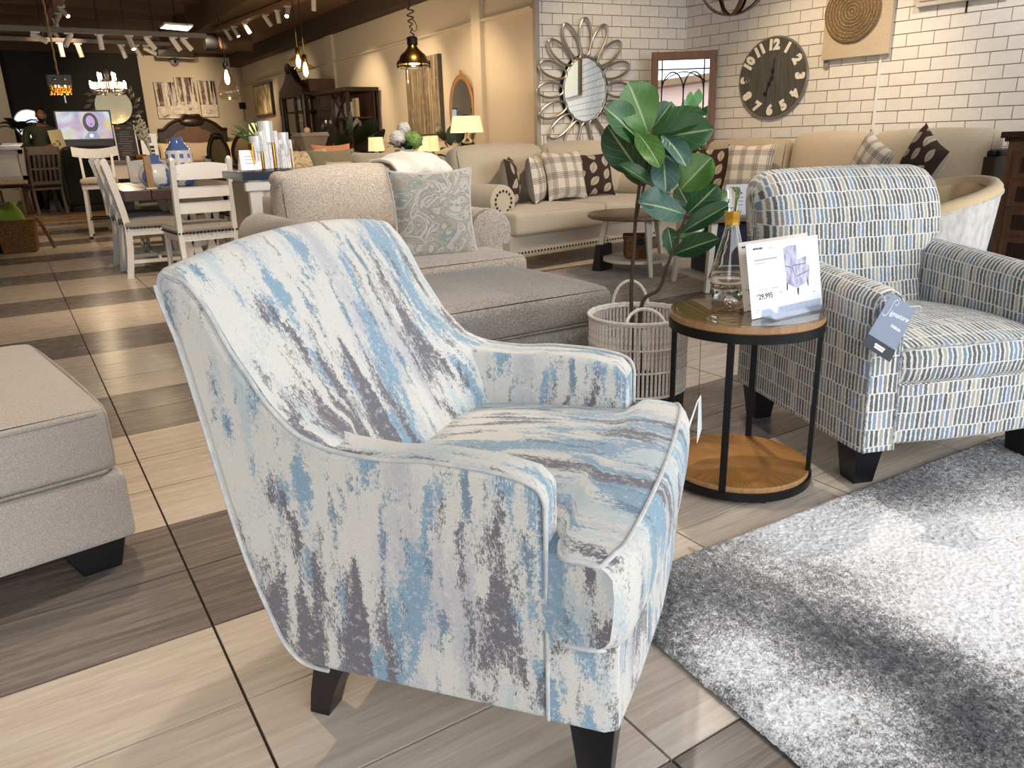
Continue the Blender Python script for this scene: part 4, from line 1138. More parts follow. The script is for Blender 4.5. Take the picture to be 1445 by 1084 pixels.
# ------------------------------------------------------------------ barrel chair
M_vel = weave('cream_velvet', '#dcc092', '#ead3aa', 200, bump=.1)  # warm lamplight inside the barrel chair is mixed into this cream
def mottled():
    t = NT('pale_mottled_velvet'); f, _ = t.noise(t.coord('Object', (14, 14, 5)), 2, 4, .6)
    t.base(t.ramp(f, [(.35, hexc('#c6c1bb')), (.6, hexc('#e6e2dc'))])); t.p(Roughness=.8); t.b.inputs['Sheen Weight'].default_value = .4; return t.m
M_mott = mottled()
bc = thing('barrel_chair', 'cream barrel chair with channelled inside and swooping rim', 'armchair', (4.24, 2.44, 0), R(-122))
def bz(a):  # rim height round the shell; a=0 at the back
    return .80 - .17 * (abs(a) / R(130)) ** 1.6
NA = 44
def br_(a): return .40
def bout(u, v):
    a = lerp(R(-130), R(130), u); z = lerp(.10, bz(a) - .03, v); r = lerp(.33, .40, v ** .8)
    return (r * math.sin(a), r * math.cos(a), z)
MB().grid(bout, NA, 8).build('outer_shell', M_mott, bc)
def bin_(u, v):
    a = lerp(R(-130), R(130), u); z = lerp(.42, bz(a) - .03, v); r = lerp(.27, .325, v) - .022 * abs(math.sin(a * 6.2))
    return (r * math.sin(a), r * math.cos(a), z)
MB().grid(bin_, 110, 6).build('channel_back', M_vel, bc, angle=180)
MB().tube([(.362 * math.sin(a), .362 * math.cos(a), bz(a) - .03) for a in [lerp(R(-132), R(132), k / 50) for k in range(51)]], .042, 10).build('rim', M_vel, bc)
MB().tube([(.403 * math.sin(a), .403 * math.cos(a), bz(a) - .04) for a in [lerp(R(-130), R(130), k / 50) for k in range(51)]], .006, 6).build('piping', M_mott, bc)
MB().lathe([(0, .30), (.27, .30), (.29, .33), (.29, .42), (.27, .45), (0, .46)], 36, (0, -.04, 0), cap=False).build('seat_cushion', M_vel, bc, angle=50)
MB().lathe([(0, .10), (.33, .10), (.34, .14), (.34, .30), (0, .30)], 36, cap=False).build('base', M_mott, bc, angle=40)
MB().lathe([(.27, 0), (.27, .10)], 24).build('plinth', M_black, bc)

# ------------------------------------------------------------------ dark dresser at the right edge
dr = thing('dresser', 'dark brown wooden chest of drawers at the right edge by the brick wall', 'dresser', (6.27, 2.98, 0), R(-83))
MB().box((.45, .22, .50), (.88, .44, .92)).build('body', M_brownwood, dr, smooth=False, bevel=.004)
MB().box((.45, .20, 1.00), (.96, .52, .045)).box((.45, .21, .965), (.92, .48, .025)).build('top', M_darkwood, dr, smooth=False, bevel=.004)
for k in range(4):
    z = .17 + k * .205
    d_ = MB().box((.45, -.004, z), (.78, .02, .185)).build('drawer', M_brownwood, dr, smooth=False, bevel=.004)
    MB().box((.45, -.016, z), (.66, .008, .11)).build('panel', M_darkwood, d_, smooth=False, bevel=.003)
    for sx in (-.2, .2): MB().ball((.45 + sx, -.03, z), (.013, .015, .013), 8, 6).build('knob', M_iron, d_)
for x in (.06, .84): MB().box((x, .22, .03), (.08, .40, .06)).build('foot', M_darkwood, dr, smooth=False)
# dark framed item between sofa end and dresser
cr = thing('storage_crate', 'dark crate with a dark cloth between the tan sofa end and the dresser', 'crate', (6.36, 3.13, 0), R(-83))
MB().box((-.01, .25, .42), (.09, .44, .84)).build('box_body', M_darkwood, cr, smooth=False, bevel=.004)
MB().cushion((-.01, .25, .86), (.085, .40, .07), .03, n=6).build('cloth', M_iron, cr)

# ------------------------------------------------------------------ fiddle-leaf fig in a rattan basket
PX, PY = 2.03, 2.25
M_rattan = weave('whitewashed_rattan', '#c9beb4', '#ebe4dc', 120, bump=.3)
M_navy = plain('navy_band', '#20242f', 0.8)
bs = thing('rattan_basket', 'whitewashed rattan basket with loop handles and dark base holding the fig', 'basket', (PX, PY, 0))
MB().lathe([(0, 0), (.185, 0), (.190, .01), (.193, .10), (.186, .10), (0, .012)], 48, cap=False).build('base_band', M_navy, bs, angle=40)
sb = MB().tube([(0, 0, .095), (0, 0, .395)], .0052, 6).build('stick', M_rattan, bs)
for k in range(72):
    a = 2 * PI * k / 72
    o = sb if k == 0 else sb.copy()
    if k: COL.objects.link(o); o.parent = bs
    o.location = (.193 * math.cos(a), .193 * math.sin(a), 0)
for z, rr in ((.10, .005), (.20, .004), (.29, .004), (.395, .007)):
    MB().tube([(.197 * math.cos(2 * PI * k / 60) * (1 + .006 * (k % 2)), .197 * math.sin(2 * PI * k / 60) * (1 + .006 * (k % 2)), z + .002 * (k % 2)) for k in range(60)], rr, 6, closed=True).build('binding', M_rattan, bs)
MB().tube([(.190 * math.cos(2 * PI * k / 60), .190 * math.sin(2 * PI * k / 60), .385 + .004 * (k % 2)) for k in range(60)], .006, 6, closed=True).build('binding', M_rattan, bs)
def loop(a0, r, h, tilt):
    pts = []
    for k in range(15):
        t = PI * k / 14
        w = .075 * math.cos(t); z = .38 + h * math.sin(t)
        rr = r + tilt * math.sin(t)
        pts.append((rr * math.cos(a0) - w * math.sin(a0), rr * math.sin(a0) + w * math.cos(a0), z))
    MB().tube(pts, .0065, 8).build('handle', M_rattan, bs)
loop(R(58), .195, .11, .02); loop(R(-122), .180, .06, -.06)
fg = thing('fiddle_leaf_fig', 'artificial fiddle-leaf fig with broad glossy leaves standing in the rattan basket', 'plant', (0, 0, 0))
def V3(t): return Vector(t)
D0 = 2.985
stem1 = [(PX, PY, .02), (2.0022, 2.2598, 0.4138), (2.0037, 2.2589, 0.6031), (2.0119, 2.2537, 0.7930), (2.0251, 2.2454, 0.9369), (2.0387, 2.2368, 1.0388), (2.0423, 2.2345, 1.0764)]
stem2 = [(PX + .03, PY, .05), (2.0196, 2.2252, 0.4200), (2.0652, 2.1726, 0.5012), (2.0765, 2.1419, 0.5951), (2.0992, 2.1275, 0.6753), (2.1216, 2.1134, 0.7543), (2.1396, 2.1020, 0.8191)]
stem3 = [(2.0083, 2.2560, 0.7396), (2.0090, 2.2318, 0.8341), (2.0138, 2.2052, 0.9255), (2.0276, 2.2083, 1.0137)]
for s_, r0, r1 in ((stem1, .0095, .005), (stem2, .009, .004), (stem3, .005, .003)):
    P = smooth_path(s_, 5)
    MB().tube(P, [lerp(r0, r1, i / (len(P) - 1)) for i in range(len(P))], 8).build('stem', M_stem, fg)
MB().lathe([(.0, 0), (.16, .0), (.165, .02), (0, .03)], 20, (PX, PY, .015), cap=False).build('foam_plug', M_stem, fg)
def leaf_mat(name, c1, c2):
    t = NT(name)
    v = t.coord('UV'); sp = t.node('ShaderNodeSeparateXYZ'); t.link(v, sp.inputs[0])
    au = t.math('ABSOLUTE', t.math('SUBTRACT', sp.outputs[0], 0.5))
    mid = t.step(au, 0.018, 0.035)
    ph = t.math('FRACT', t.math('SUBTRACT', t.math('MULTIPLY', sp.outputs[1], 5.5), t.math('MULTIPLY', au, 4.5)))
    vein = t.step(t.math('ABSOLUTE', t.math('SUBTRACT', ph, 0.5)), 0.02, 0.06)
    f, _ = t.noise(t.coord('World'), 16, 3)
    c = t.mix(f, hexc(c1), hexc(c2))
    c = t.mix(t.math('MULTIPLY', t.math('SUBTRACT', 1.0, vein), 0.18), c, hexc('#9fb27c'))
    c = t.mix(t.math('MULTIPLY', t.math('SUBTRACT', 1.0, mid), 0.7), c, hexc('#b4c08a'))
    t.base(c); t.p(Roughness=0.36); t.bump(vein, 0.3, 0.003)
    return t.m
LM = [leaf_mat('fig_leaf_bright', '#416a2c', '#5c8540'), leaf_mat('fig_leaf_mid', '#2c5430', '#446e3c'), leaf_mat('fig_leaf_dark', '#1c3d25', '#315a34'), leaf_mat('fig_leaf_bluish', '#30534a', '#4b6c60')]
def leaf(base, tip, w, m, face=(0, 0, 0), cup=.25, bend=.12):
    w = w * 1.28; b, t = V3(base), V3(tip); ax = t - b; L = ax.length; ax.normalize()
    view = Vector((-.534, -.845, .25)) + Vector(face)
    nrm = (view - ax * view.dot(ax)).normalized(); sd = ax.cross(nrm)
    def fn(u, v):
        s = lerp(-1, 1, u)
        wd = w / 2 * (math.sin(PI * min(1, v * .985 + .012)) ** .55) * (.62 + .48 * v - .10 * v * v)
        wob = .030 * w * math.sin(9 * v + 2 * s)
        return b + ax * (L * v) + sd * (s * wd) + nrm * (abs(s) ** 1.4 * wd * cup - bend * L * (v - .3) ** 2 + wob * abs(s))
    MB().grid(fn, 8, 12, uvf=lambda u, v: (u, v)).build('leaf', LM[m], fg, angle=180)
for b0, t0, w, m, fc, cp, bn in (
    ((2.0284, 2.2196, 1.0839), (1.9303, 2.2106, 1.2530), 0.15, 0, (0.1, 0, 0.1), 0.2, 0.15),
    ((1.9957, 2.2284, 1.0524), (1.8285, 2.2040, 1.1749), 0.125, 1, (-0.2, 0, 0.5), 0.3, 0.2),
    ((2.0207, 2.2363, 0.9296), (1.8634, 2.2529, 1.1097), 0.13, 2, (-0.5, 0, -0.6), 0.3, 0.05),
    ((1.9547, 2.1952, 1.0873), (1.9453, 2.0592, 0.9805), 0.085, 0, (-0.1, 0, 0.7), 0.25, 0.25),
    ((2.0466, 2.2199, 1.0760), (2.1776, 2.0780, 1.1438), 0.125, 1, (0.1, 0, 0.8), 0.3, 0.1),
    ((2.0378, 2.2136, 1.0611), (2.1565, 2.0203, 1.0891), 0.125, 1, (0.2, 0, -0.1), 0.22, 0.1),
    ((2.0828, 2.2562, 1.0963), (2.1645, 2.2400, 1.1881), 0.085, 2, (0, 0, 0), 0.2, 0.1),
    ((2.0493, 2.1590, 1.0748), (2.0398, 2.0231, 0.9795), 0.09, 3, (0.3, 0, 0.6), 0.25, 0.2),
    ((2.0537, 2.2154, 1.0583), (2.0788, 2.1404, 0.9694), 0.085, 2, (0, 0, 0.3), 0.2, 0.1),
    ((2.0582, 2.1653, 1.0077), (2.0215, 2.1057, 0.8775), 0.1, 3, (0, 0, 0.4), 0.2, 0.15),
    ((2.0940, 2.1071, 0.8783), (2.1544, 2.0217, 0.9922), 0.125, 0, (0.1, 0, 0.4), 0.28, 0.2),
    ((2.0576, 2.1656, 0.8679), (1.8800, 2.1951, 0.9818), 0.06, 1, (-0.2, 0, 0.9), 0.5, 0.1),
    ((2.1177, 2.1040, 0.7893), (1.9046, 2.1085, 0.8521), 0.13, 3, (-0.1, 0, 0.5), 0.22, 0.15),
    ((2.1340, 2.1055, 0.7880), (2.1806, 2.0051, 0.8922), 0.105, 2, (0.2, 0, -0.3), 0.3, 0.1),
    ((2.1110, 2.1082, 0.7212), (2.2055, 1.9657, 0.8295), 0.07, 2, (0.1, 0, 0.4), 0.4, 0.1),
    ((2.0909, 2.1210, 0.6419), (2.1413, 1.9590, 0.7105), 0.08, 2, (0, 0, 0.2), 0.45, 0.15),
    ((2.1059, 2.1470, 0.6997), (2.1729, 2.0573, 0.7411), 0.065, 1, (0, 0, 0.8), 0.3, 0.2),
    ((2.1895, 2.1059, 0.7997), (2.2642, 2.0351, 0.8660), 0.06, 0, (0.2, 0, 0.6), 0.3, 0.1),
    ((2.1791, 2.1362, 0.7987), (2.1588, 2.1845, 0.8875), 0.075, 2, (0, 0, 0), 0.2, 0.1),
    ((2.1010, 2.1382, 0.6282), (2.1099, 2.1799, 0.7370), 0.06, 2, (0, 0, 0), 0.2, 0.1),
    ((2.0452, 2.2563, 0.9488), (2.1065, 2.2649, 1.0628), 0.1, 2, (0, 0, 0), 0.2, 0.1),
    ((2.0373, 2.2376, 0.8924), (2.0233, 2.2938, 1.0140), 0.11, 2, (-0.3, 0, 0), 0.2, 0.1)):
    leaf(b0, t0, w, m, fc, cp, bn)

# ------------------------------------------------------------------ two brown-topped occasional tables
M_creamleg = plain('cream_paint', '#e4dccd', 0.5)
M_topw = wood('driftwood_top', '#574738', '#7a6755', 0, 5, 0.35)
ta = thing('coffee_table', 'round table with grey-brown top and splayed cream legs behind the fig basket', 'table', (4.24, 4.74, 0))
MB().lathe([(0, .445), (.385, .445), (.40, .455), (.40, .475), (.39, .482), (0, .482)], 48, cap=False).build('table_top', M_topw, ta, angle=40)
for k in range(3):
    a = R(128 + 120 * k); p0 = (.34 * math.cos(a), .34 * math.sin(a), 0); p1 = (.25 * math.cos(a), .25 * math.sin(a), .446)
    MB().beam(p0, p1, .030, .030, (math.cos(a), math.sin(a), 0), .048, .048).build('leg', M_creamleg, ta, smooth=False, bevel=.004)
MB().lathe([(0, .10), (.27, .10), (.27, .125), (0, .125)], 32, cap=False).build('shelf', M_creamleg, ta, angle=40)
M_wick = None
def wicker():
    t = NT('brown_wicker'); v = t.coord('Object')
    w = t.node('ShaderNodeTexWave', bands_direction='Z'); t.link(v, w.inputs['Vector']); w.inputs['Scale'].default_value = 22; w.inputs['Distortion'].default_value = 6; w.inputs['Detail'].default_value = 3; w.inputs['Detail Scale'].default_value = 4
    t.base(t.ramp(w.outputs['Fac'], [(.2, hexc('#4a2f1a')), (.7, hexc('#a1743f'))])); t.p(Roughness=.8); t.bump(w.outputs['Fac'], .8, .01); return t.m
M_wick = wicker()
wb = thing('wicker_box', 'brown wicker box with dark clasp on the shelf of the round cream-legged table', 'basket', (4.21, 4.70, .126))
MB().box((0, 0, .065), (.20, .20, .13), R(-35)).build('box_body', M_wick, wb, smooth=False, bevel=.01)
MB().box((0, 0, .16), (.215, .215, .055), R(-35)).build('lid', M_wick, wb, smooth=False, bevel=.012)
MB().box((.005 - .06, -.10, .14), (.045, .02, .05), R(-35)).build('clasp', M_iron, wb, smooth=False)
tb_ = thing('end_table', 'end table with cream legs and low shelf behind the decanter', 'table', (4.34, 3.90, 0), R(-17))
MB().box((0, 0, .50), (.56, .56, .032)).build('table_top', M_topw, tb_, smooth=False, bevel=.006)
for sx in (-1, 1):
    for sy in (-1, 1):
        MB().beam((sx * .27, sy * .25, 0), (sx * .22, sy * .21, .485), .034, .034, (0, 1, 0), .05, .05).build('leg', M_creamleg, tb_, smooth=False, bevel=.004)
MB().box((0, 0, .085), (.50, .46, .03)).build('shelf', M_creamleg, tb_, smooth=False)
nb = thing('navy_storage_cube', 'navy fabric storage cube on the low shelf of the end table', 'cube', (4.35, 3.90, .1), R(-17))
MB().cushion((0, 0, .175), (.36, .36, .35), .015, n=6).build('box_body', weave('navy_cloth', '#1a1d2a', '#2c3040', 200), nb, weld=.0004)
MB().box((0, 0, .352), (.37, .37, .02)).build('lid', M_navy, nb, smooth=False, bevel=.005)
bg = thing('shopping_bag', 'black paper bag leaning by the left leg of the round table', 'bag', (4.08, 4.98, .0), R(20))
MB().hexa([(-.10, -.04, 0), (.10, -.04, 0), (.10, .04, 0), (-.10, .04, 0)], [(-.08, -.02, .22), (.12, -.02, .22), (.12, .02, .22), (-.08, .02, .22)]).build('bag_body', M_black, bg, smooth=False)
MB().tube([(-.03, -.021, .21), (-.02, -.022, .27), (.05, -.022, .27), (.06, -.021, .21)], .003, 5).build('handle', M_black, bg)
cp = tag(MB().box((4.1, 4.75, .004), (2.1, 1.0, .008), R(8)).build('rug', weave('faded_taupe_pile', '#7a6d5e', '#a59683', 60, blotch='#5f564b'), smooth=False), 'flat faded taupe rug under the round cream-legged table', 'rug')
# ------------------------------------------------------------------ things on the brick walls
dB = Vector((-math.cos(aB), -math.sin(aB), 0)); nB = Vector((-dB.y, dB.x, 0))
if nB.dot(Vector((0, 0, 0)) - Vector((6, 7, 0))) < 0: nB = -nB
dRt = Vector((math.cos(aR), math.sin(aR), 0)); nR = Vector((dRt.y, -dRt.x, 0))
if nR.dot(Vector((0, 0, 0)) - Vector((7, 5, 0))) < 0: nR = -nR
UP = Vector((0, 0, 1))
def wall_thing(name, label, cat, c, d, n, off):
    o = thing(name, label, cat)
    o.matrix_world = frame_m(Vector(c) + n * off, d, UP, n)    # local x along wall, y up, z out of the wall
    return o
M_silver = plain('antique_silver', '#aaa49b', 0.32, 0.85)
pm = wall_thing('petal_mirror', 'round mirror framed by sixteen open silver petal loops on the back brick wall', 'mirror', (5.5160, 7.1000, 1.5580), dB, nB, .045)
MB().grid(lambda u, v: (.255 * v * math.cos(2 * PI * u), .325 * v * math.sin(2 * PI * u), .012), 40, 2, cu=True).build('glass', M_mirror, pm, smooth=False)
MB().tube([(.262 * math.cos(2 * PI * k / 48), .333 * math.sin(2 * PI * k / 48), .012) for k in range(48)], .012, 8, closed=True).build('inner_ring', M_silver, pm)
MB().grid(lambda u, v: (.30 * v * math.cos(2 * PI * u), .36 * v * math.sin(2 * PI * u), -.01), 32, 1, cu=True).build('backing', M_iron, pm, smooth=False)
for k in range(16):
    a = 2 * PI * (k + .0) / 16 + PI / 2
    ex, ez = math.cos(a), math.sin(a)
    cx, cz = .42 * ex, .525 * ez
    rl = .155 + .035 * abs(ez); rw = .075
    nn = Vector((ex / .42, ez / .525)).normalized()
    pts = [(cx + nn.x * rl * math.cos(t) - nn.y * rw * math.sin(t), cz + nn.y * rl * math.cos(t) + nn.x * rw * math.sin(t), .018) for t in [2 * PI * j / 28 for j in range(28)]]
    MB().tube(pts, .0135, 8, closed=True).build('petal', M_silver, pm)

dM = Vector((.80, -.60, 0)); nM = Vector((-.60, -.80, 0))
lm = thing('leaning_mirror', 'tall wooden framed mirror with black leaded arches standing in the brick corner', 'mirror')
lm.matrix_world = Matrix.Translation((6.43, 6.47, 0)) @ frame_m((0, 0, 0), dM, UP, nM) @ Matrix.Rotation(R(-2.5), 4, 'X')
M_frame = wood('walnut_frame', '#5a3a24', '#7d563a', 1, 5, 0.45)
LW, LH = .70, 1.93
for x in (-LW / 2 + .035, LW / 2 - .035): MB().box((x, LH / 2, 0), (.075, LH, .04)).build('frame_side', M_frame, lm, smooth=False, bevel=.004)
for y in (.045, LH - .045): MB().box((0, y, .0), (LW, .085, .042)).build('frame_rail', M_frame, lm, smooth=False, bevel=.004)
MB().box((0, LH / 2, -.006), (LW - .14, LH - .16, .006)).build('glass', M_mirror, lm, smooth=False)
ld = MB()
gw, gy1 = (LW - .15) / 2, LH - .09
for x in (-.86 * gw, 0, .80 * gw): ld.tube([(x, .09, .003), (x, gy1 - (.0 if x else .32), .003)], .0075, 5)
for y in (gy1 - .09, .30): ld.tube([(-gw, y, .003), (gw, y, .003)], .0075, 5)
for x0, x1 in ((-.86 * gw, 0), (0, .80 * gw)):
    ld.tube([((x0 + x1) / 2 + (x1 - x0) / 2 * math.cos(PI * k / 16), gy1 - .33 + .21 * math.sin(PI * k / 16), .003) for k in range(17)], .0075, 5)
ld.tube([(-.86 * gw + gw * .86 * 2 * k / 20, gy1 - .12 - .10 * (1 - math.sin(PI * k / 20)), .003) for k in range(21)], .006, 5)
tag(ld.build('leading', M_iron, lm), kind='stuff')

# clock
M_clock = wood('weathered_clock_boards', '#3a3a36', '#615f58', 1, 5, 0.6)
ck = wall_thing('wall_clock', 'large round wooden clock with white slab numerals on the right brick wall', 'clock', (6.9820, 5.7180, 1.6000), dRt, nR, .03)
CRD = .395
nbd = 7
for k in range(nbd):
    x0, x1 = -CRD + 2 * CRD * k / nbd + .001, -CRD + 2 * CRD * (k + 1) / nbd - .001
    xs = [lerp(x0, x1, i / 6) for i in range(7)]
    poly = [(x, math.sqrt(max(1e-5, CRD ** 2 - x * x))) for x in xs] + [(x, -math.sqrt(max(1e-5, CRD ** 2 - x * x))) for x in reversed(xs)]
    MB().prism(poly, 'z', 0, .02).build('board', M_clock, ck, smooth=False)
MB().tube([(CRD * math.cos(2 * PI * k / 64), CRD * math.sin(2 * PI * k / 64), .010) for k in range(64)], .012, 6, closed=True).build('rim', plain('grey_rim', '#8e8984', .4, .6), ck)
M_num = plain('numeral_white', '#e9e3d8', 0.5, var=.02)
for h in range(1, 13):
    a = PI / 2 - 2 * PI * h / 12
    p = Vector((.318 * math.cos(a), .318 * math.sin(a), .0245))
    up = Vector((math.cos(a), math.sin(a), 0))
    if h in (5, 6, 7): up = -up if h == 6 else Vector((-math.cos(a) , -math.sin(a), 0))
    xd = Vector((up.y, -up.x, 0))
    text('numeral', str(h), .132, p, xd, up, M_num, ck, 'CENTER', bold=.0095, ext=.003)
hd1 = MB().beam((.0, -.02, .028), (.02, .20, .028), .014, .006, (0, 0, 1), .004, .006).ball((.008, .07, .028), (.022, .03, .006), 8, 5).build('hour_hand', M_black, ck)
hd2 = MB().beam((.005, .03, .033), (-.055, -.14, .033), .012, .006, (0, 0, 1)).ball((-.06, -.15, .033), (.022, .022, .006), 8, 5).ball((-.022, -.05, .033), (.018, .026, .006), 8, 5).build('minute_hand', M_black, ck)
MB().lathe([(0, .02), (.02, .02), (.02, .036), (0, .036)], 12, cap=False).build('hub', M_black, ck)

# woven straw panel and the panel beside it
M_jute = weave('natural_linen_canvas', '#b3a18a', '#cbbba4', 130, bump=.2)
def straw():
    t = NT('coiled_straw'); f, _ = t.noise(t.coord('Object', (30, 30, 30)), 2, 4, .7)
    t.base(t.ramp(f, [(.3, hexc('#6a5844')), (.55, hexc('#9a8768')), (.75, hexc('#c4b08e'))])); t.p(Roughness=.8); t.bump(f, .8, .01); return t.m
M_straw = straw(); M_straw2 = wood('dark_straw', '#5a452c', '#93764e', 0, 8, .8)
bl, br_pt = Vector((7.0500, 5.1690, 1.7370)), Vector((7.1290, 4.5220, 1.7100))
pw = (br_pt - bl).length
wp = wall_thing('straw_wall_panel', 'square linen wall panel with coiled straw disc above the tan sofa', 'wall art', (bl + br_pt) / 2, dRt, nR, .035)
MB().box((0, .39, .02), (pw, .78, .05)).build('panel', M_jute, wp, smooth=False, bevel=.003)
MB().box((-pw / 2 + .03, -.04, -.01), (.05, .07, .03)).build('bracket', plain('grey_bracket', '#8d8680', .5), wp, smooth=False)
dsc = Vector((7.0840, 4.8910, 2.1240)) - (bl + br_pt) / 2
dx_, dy_ = dsc.dot(dRt), dsc.z
MB().lathe([(0, 0), (.27, 0), (.272, .02), (0, .022)], 40, (dx_, dy_, .044), cap=False).build('disc', M_straw, wp, angle=40)
for k in range(17):
    r = .02 + .0152 * k
    pts = [((r + RNG.normal(0, .002)) * math.cos(t) + dx_, (r + RNG.normal(0, .002)) * math.sin(t) + dy_, .068 + RNG.normal(0, .002)) for t in [2 * PI * j / (10 + 2 * k) for j in range(10 + 2 * k)]]
    MB().tube(pts, .0075, 6, closed=True).build('straw_coil', M_straw if k % 2 else M_straw2, wp)
q0, q1 = Vector((7.1530, 4.3260, 2.0950)), Vector((7.2420, 3.6050, 2.0700))
wp2 = wall_thing('wall_panel', 'pale linen wall panel whose bottom edge shows at the top of the brick wall', 'wall art', (q0 + q1) / 2, dRt, nR, .035)
MB().box((0, .30, .02), ((q1 - q0).length, .60, .05)).build('panel', plain('pale_linen', '#c9c0b4', .8), wp2, smooth=False, bevel=.003)
MB().box((0, .30, .05), ((q1 - q0).length - .08, .52, .012)).build('inset', M_jute, wp2, smooth=False)
MB().box((.05, -.045, -.005), (.012, .09, .012)).build('hanger', M_iron, wp2, smooth=False)
cc = wall_thing('cable_cover', 'thin white cable cover running down the brick wall under the straw panel', 'cable cover', (7.1190, 4.6090, 1.0470), dRt, nR, .024)
MB().box((0, .28, 0), (.022, .9, .014)).build('strip', M_white, cc, smooth=False, bevel=.002)

# orb lamp whose lower rings hang into the frame
ob = thing('orb_pendant', 'globe pendant of crossed metal and wooden bands at the top near the clock', 'lamp', (4.1408, 3.7709, 2.0301))
for k in range(4):
    a = PI * k / 4 + .3
    mb = MB()
    rr = .235
    wv = (.016, .03, .016, .03)[k]
    ring = lambda u, v: ((rr + (.004 if v in (0, .25, 1) else -.004) * 1) * math.sin(2 * PI * u) * math.cos(a) - (wv * (1 if .2 < v < .6 else -1) / 2) * math.sin(a) * 1,
                         (rr) * math.sin(2 * PI * u) * math.sin(a) + (wv * (1 if .2 < v < .6 else -1) / 2) * math.cos(a),
                         (rr + (.005 if v in (0, .25, 1) else -.002)) * math.cos(2 * PI * u))
    mb.grid(ring, 40, 4, cu=True, cv=True)
    mb.build('band', (M_iron, M_frame, M_iron, M_frame)[k], ob)
MB().tube([(.21 * math.cos(2 * PI * k / 40), .21 * math.sin(2 * PI * k / 40), -.11) for k in range(40)], .006, 5, closed=True).build('band', M_iron, ob)
MB().tube([(0, 0, .22), (0, 0, 3.9 - ob.location.z)], .006, 6).build('cord', M_iron, ob)

# ------------------------------------------------------------------ cream wall pictures and mirror
def birch(name, sc, c0, c1, base):
    t = NT(name)
    v = t.coord('Object', sc); f, _ = t.noise(v, 1, 4, .65, .3); g, _ = t.noise(t.coord('Object'), 9, 4)
    c = t.ramp(f, [(.36, hexc(c0)), (.47, hexc(base)), (.56, hexc(base)), (.60, hexc(c1))])
    c = t.mix(t.math('MULTIPLY', t.step(g, .5, .7), .4), c, hexc(c1))
    t.base(c); t.p(Roughness=.7); return t.m
M_birch = birch('forest_print_grey', (1, 26, .9), '#4c4236', '#b6a68a', '#85765e')
M_birch2 = birch('birch_print', (20, 1, 1.4), '#33251f', '#e6ddd2', '#6d544c')
M_snow = birch('snow_print', (6, 1, 12), '#6b5a50', '#efe7dc', '#d9cdbf')
M_side = plain('canvas_side', '#4e4a46', .7)
cv = thing('canvas_picture', 'tall grey canvas of bare forest trunks on the cream wall', 'picture')
MB().box((5.02, 9.95, 1.655), (.06, .98, .98)).build('canvas', M_side, cv, smooth=False)
MB().box((4.987, 9.95, 1.655), (.006, .975, .975)).build('print', M_birch, cv, smooth=False)
om = thing('oval_mirror', 'oval mirror in honey wooden frame on the cream wall', 'mirror', (5.025, 8.93, (5.0000, 8.8960, 1.4290)[2]), 0)
M_honey = wood('honey_oak', '#8d6238', '#b98a55', 2, 6, .4)
MB().grid(lambda u, v: (.012 * math.sin(2 * PI * v) - .01, (.29 + .035 * math.cos(2 * PI * v)) * math.cos(2 * PI * u), (.395 + .035 * math.cos(2 * PI * v)) * math.sin(2 * PI * u)), 40, 8, cu=True, cv=True).build('frame', M_honey, om)
MB().grid(lambda u, v: (-.012, .275 * v * math.cos(2 * PI * u), .38 * v * math.sin(2 * PI * u)), 32, 1, cu=True).build('glass', M_mirror, om, smooth=False)
MB().ball((-.01, 0, .45), (.012, .02, .03), 8, 6).build('finial', M_honey, om)
sp_ = thing('framed_painting', 'small framed beige mountain painting on the cream wall near the far corner', 'picture')
y0_, y1_ = (5.0000, 18.2570, 2.3470)[1], (5.0000, 16.9570, 2.3150)[1]
ym, yw = (y0_ + y1_) / 2, abs(y0_ - y1_); zt_, zb_ = (5.0000, 17.5270, 2.3410)[2], (5.0000, 17.6080, 1.6870)[2]
MB().box((5.02, ym, (zt_ + zb_) / 2), (.06, yw, zt_ - zb_)).build('frame', M_black, sp_, smooth=False)
def mtn():
    t = NT('mountain_print'); f, _ = t.noise(t.coord('Object', (1, 2.2, 1.2)), 2.2, 5, .6, 1.2)
    t.base(t.ramp(f, [(.38, hexc('#8a7658')), (.5, hexc('#cdbb98')), (.62, hexc('#e6dac2'))])); t.p(Roughness=.7); return t.m
MB().box((4.986, ym, (zt_ + zb_) / 2), (.006, yw - .08, zt_ - zb_ - .08)).build('print', mtn(), sp_, smooth=False)

# birch triptych on the far wall
def far_panel(label, pl_, pr_):
    a, b = Vector(pl_), Vector(pr_)
    c = (a + b) / 2; w, h = abs(b.x - a.x) * 1.26, abs(a.z - b.z)
    o = thing('canvas_picture', label, 'picture', (0, 0, 0), 0, 'birch triptych on the far wall')
    MB().box((c.x, 19.37, c.z), (w, .05, h)).build('canvas', M_side, o, smooth=False)
    MB().box((c.x, 19.342, c.z + h * .17), (w - .01, .006, h * .65)).build('print', M_birch2, o, smooth=False)
    MB().box((c.x, 19.342, c.z - h * .33), (w - .01, .006, h * .34)).build('print', M_snow, o, smooth=False)
    tr = MB()
    for k in range(4):
        x = c.x - w / 2 + w * (.12 + .25 * k + .05 * ((k * 37) % 3)); lean = .03 * ((k % 3) - 1)
        tr.beam((x, 19.336, c.z - h * .40), (x + lean, 19.336, c.z + h * .49), .035 + .015 * (k % 2), .004, (0, 1, 0))
    tag(tr.build('painted_trunks', plain('birch_white', '#e3dacd', .7, var=.25), o, smooth=False), kind='stuff')
far_panel('left canvas of the three birch pictures above the bed', (3.1830, 19.3500, 2.4750), (3.5370, 19.3500, 1.7200))
far_panel('middle and highest canvas of the three birch pictures above the bed', (3.6170, 19.3500, 2.5830), (3.9600, 19.3500, 1.8070))
far_panel('right canvas of the three birch pictures above the bed', (4.1020, 19.3500, 2.5160), (4.4020, 19.3500, 1.7420))

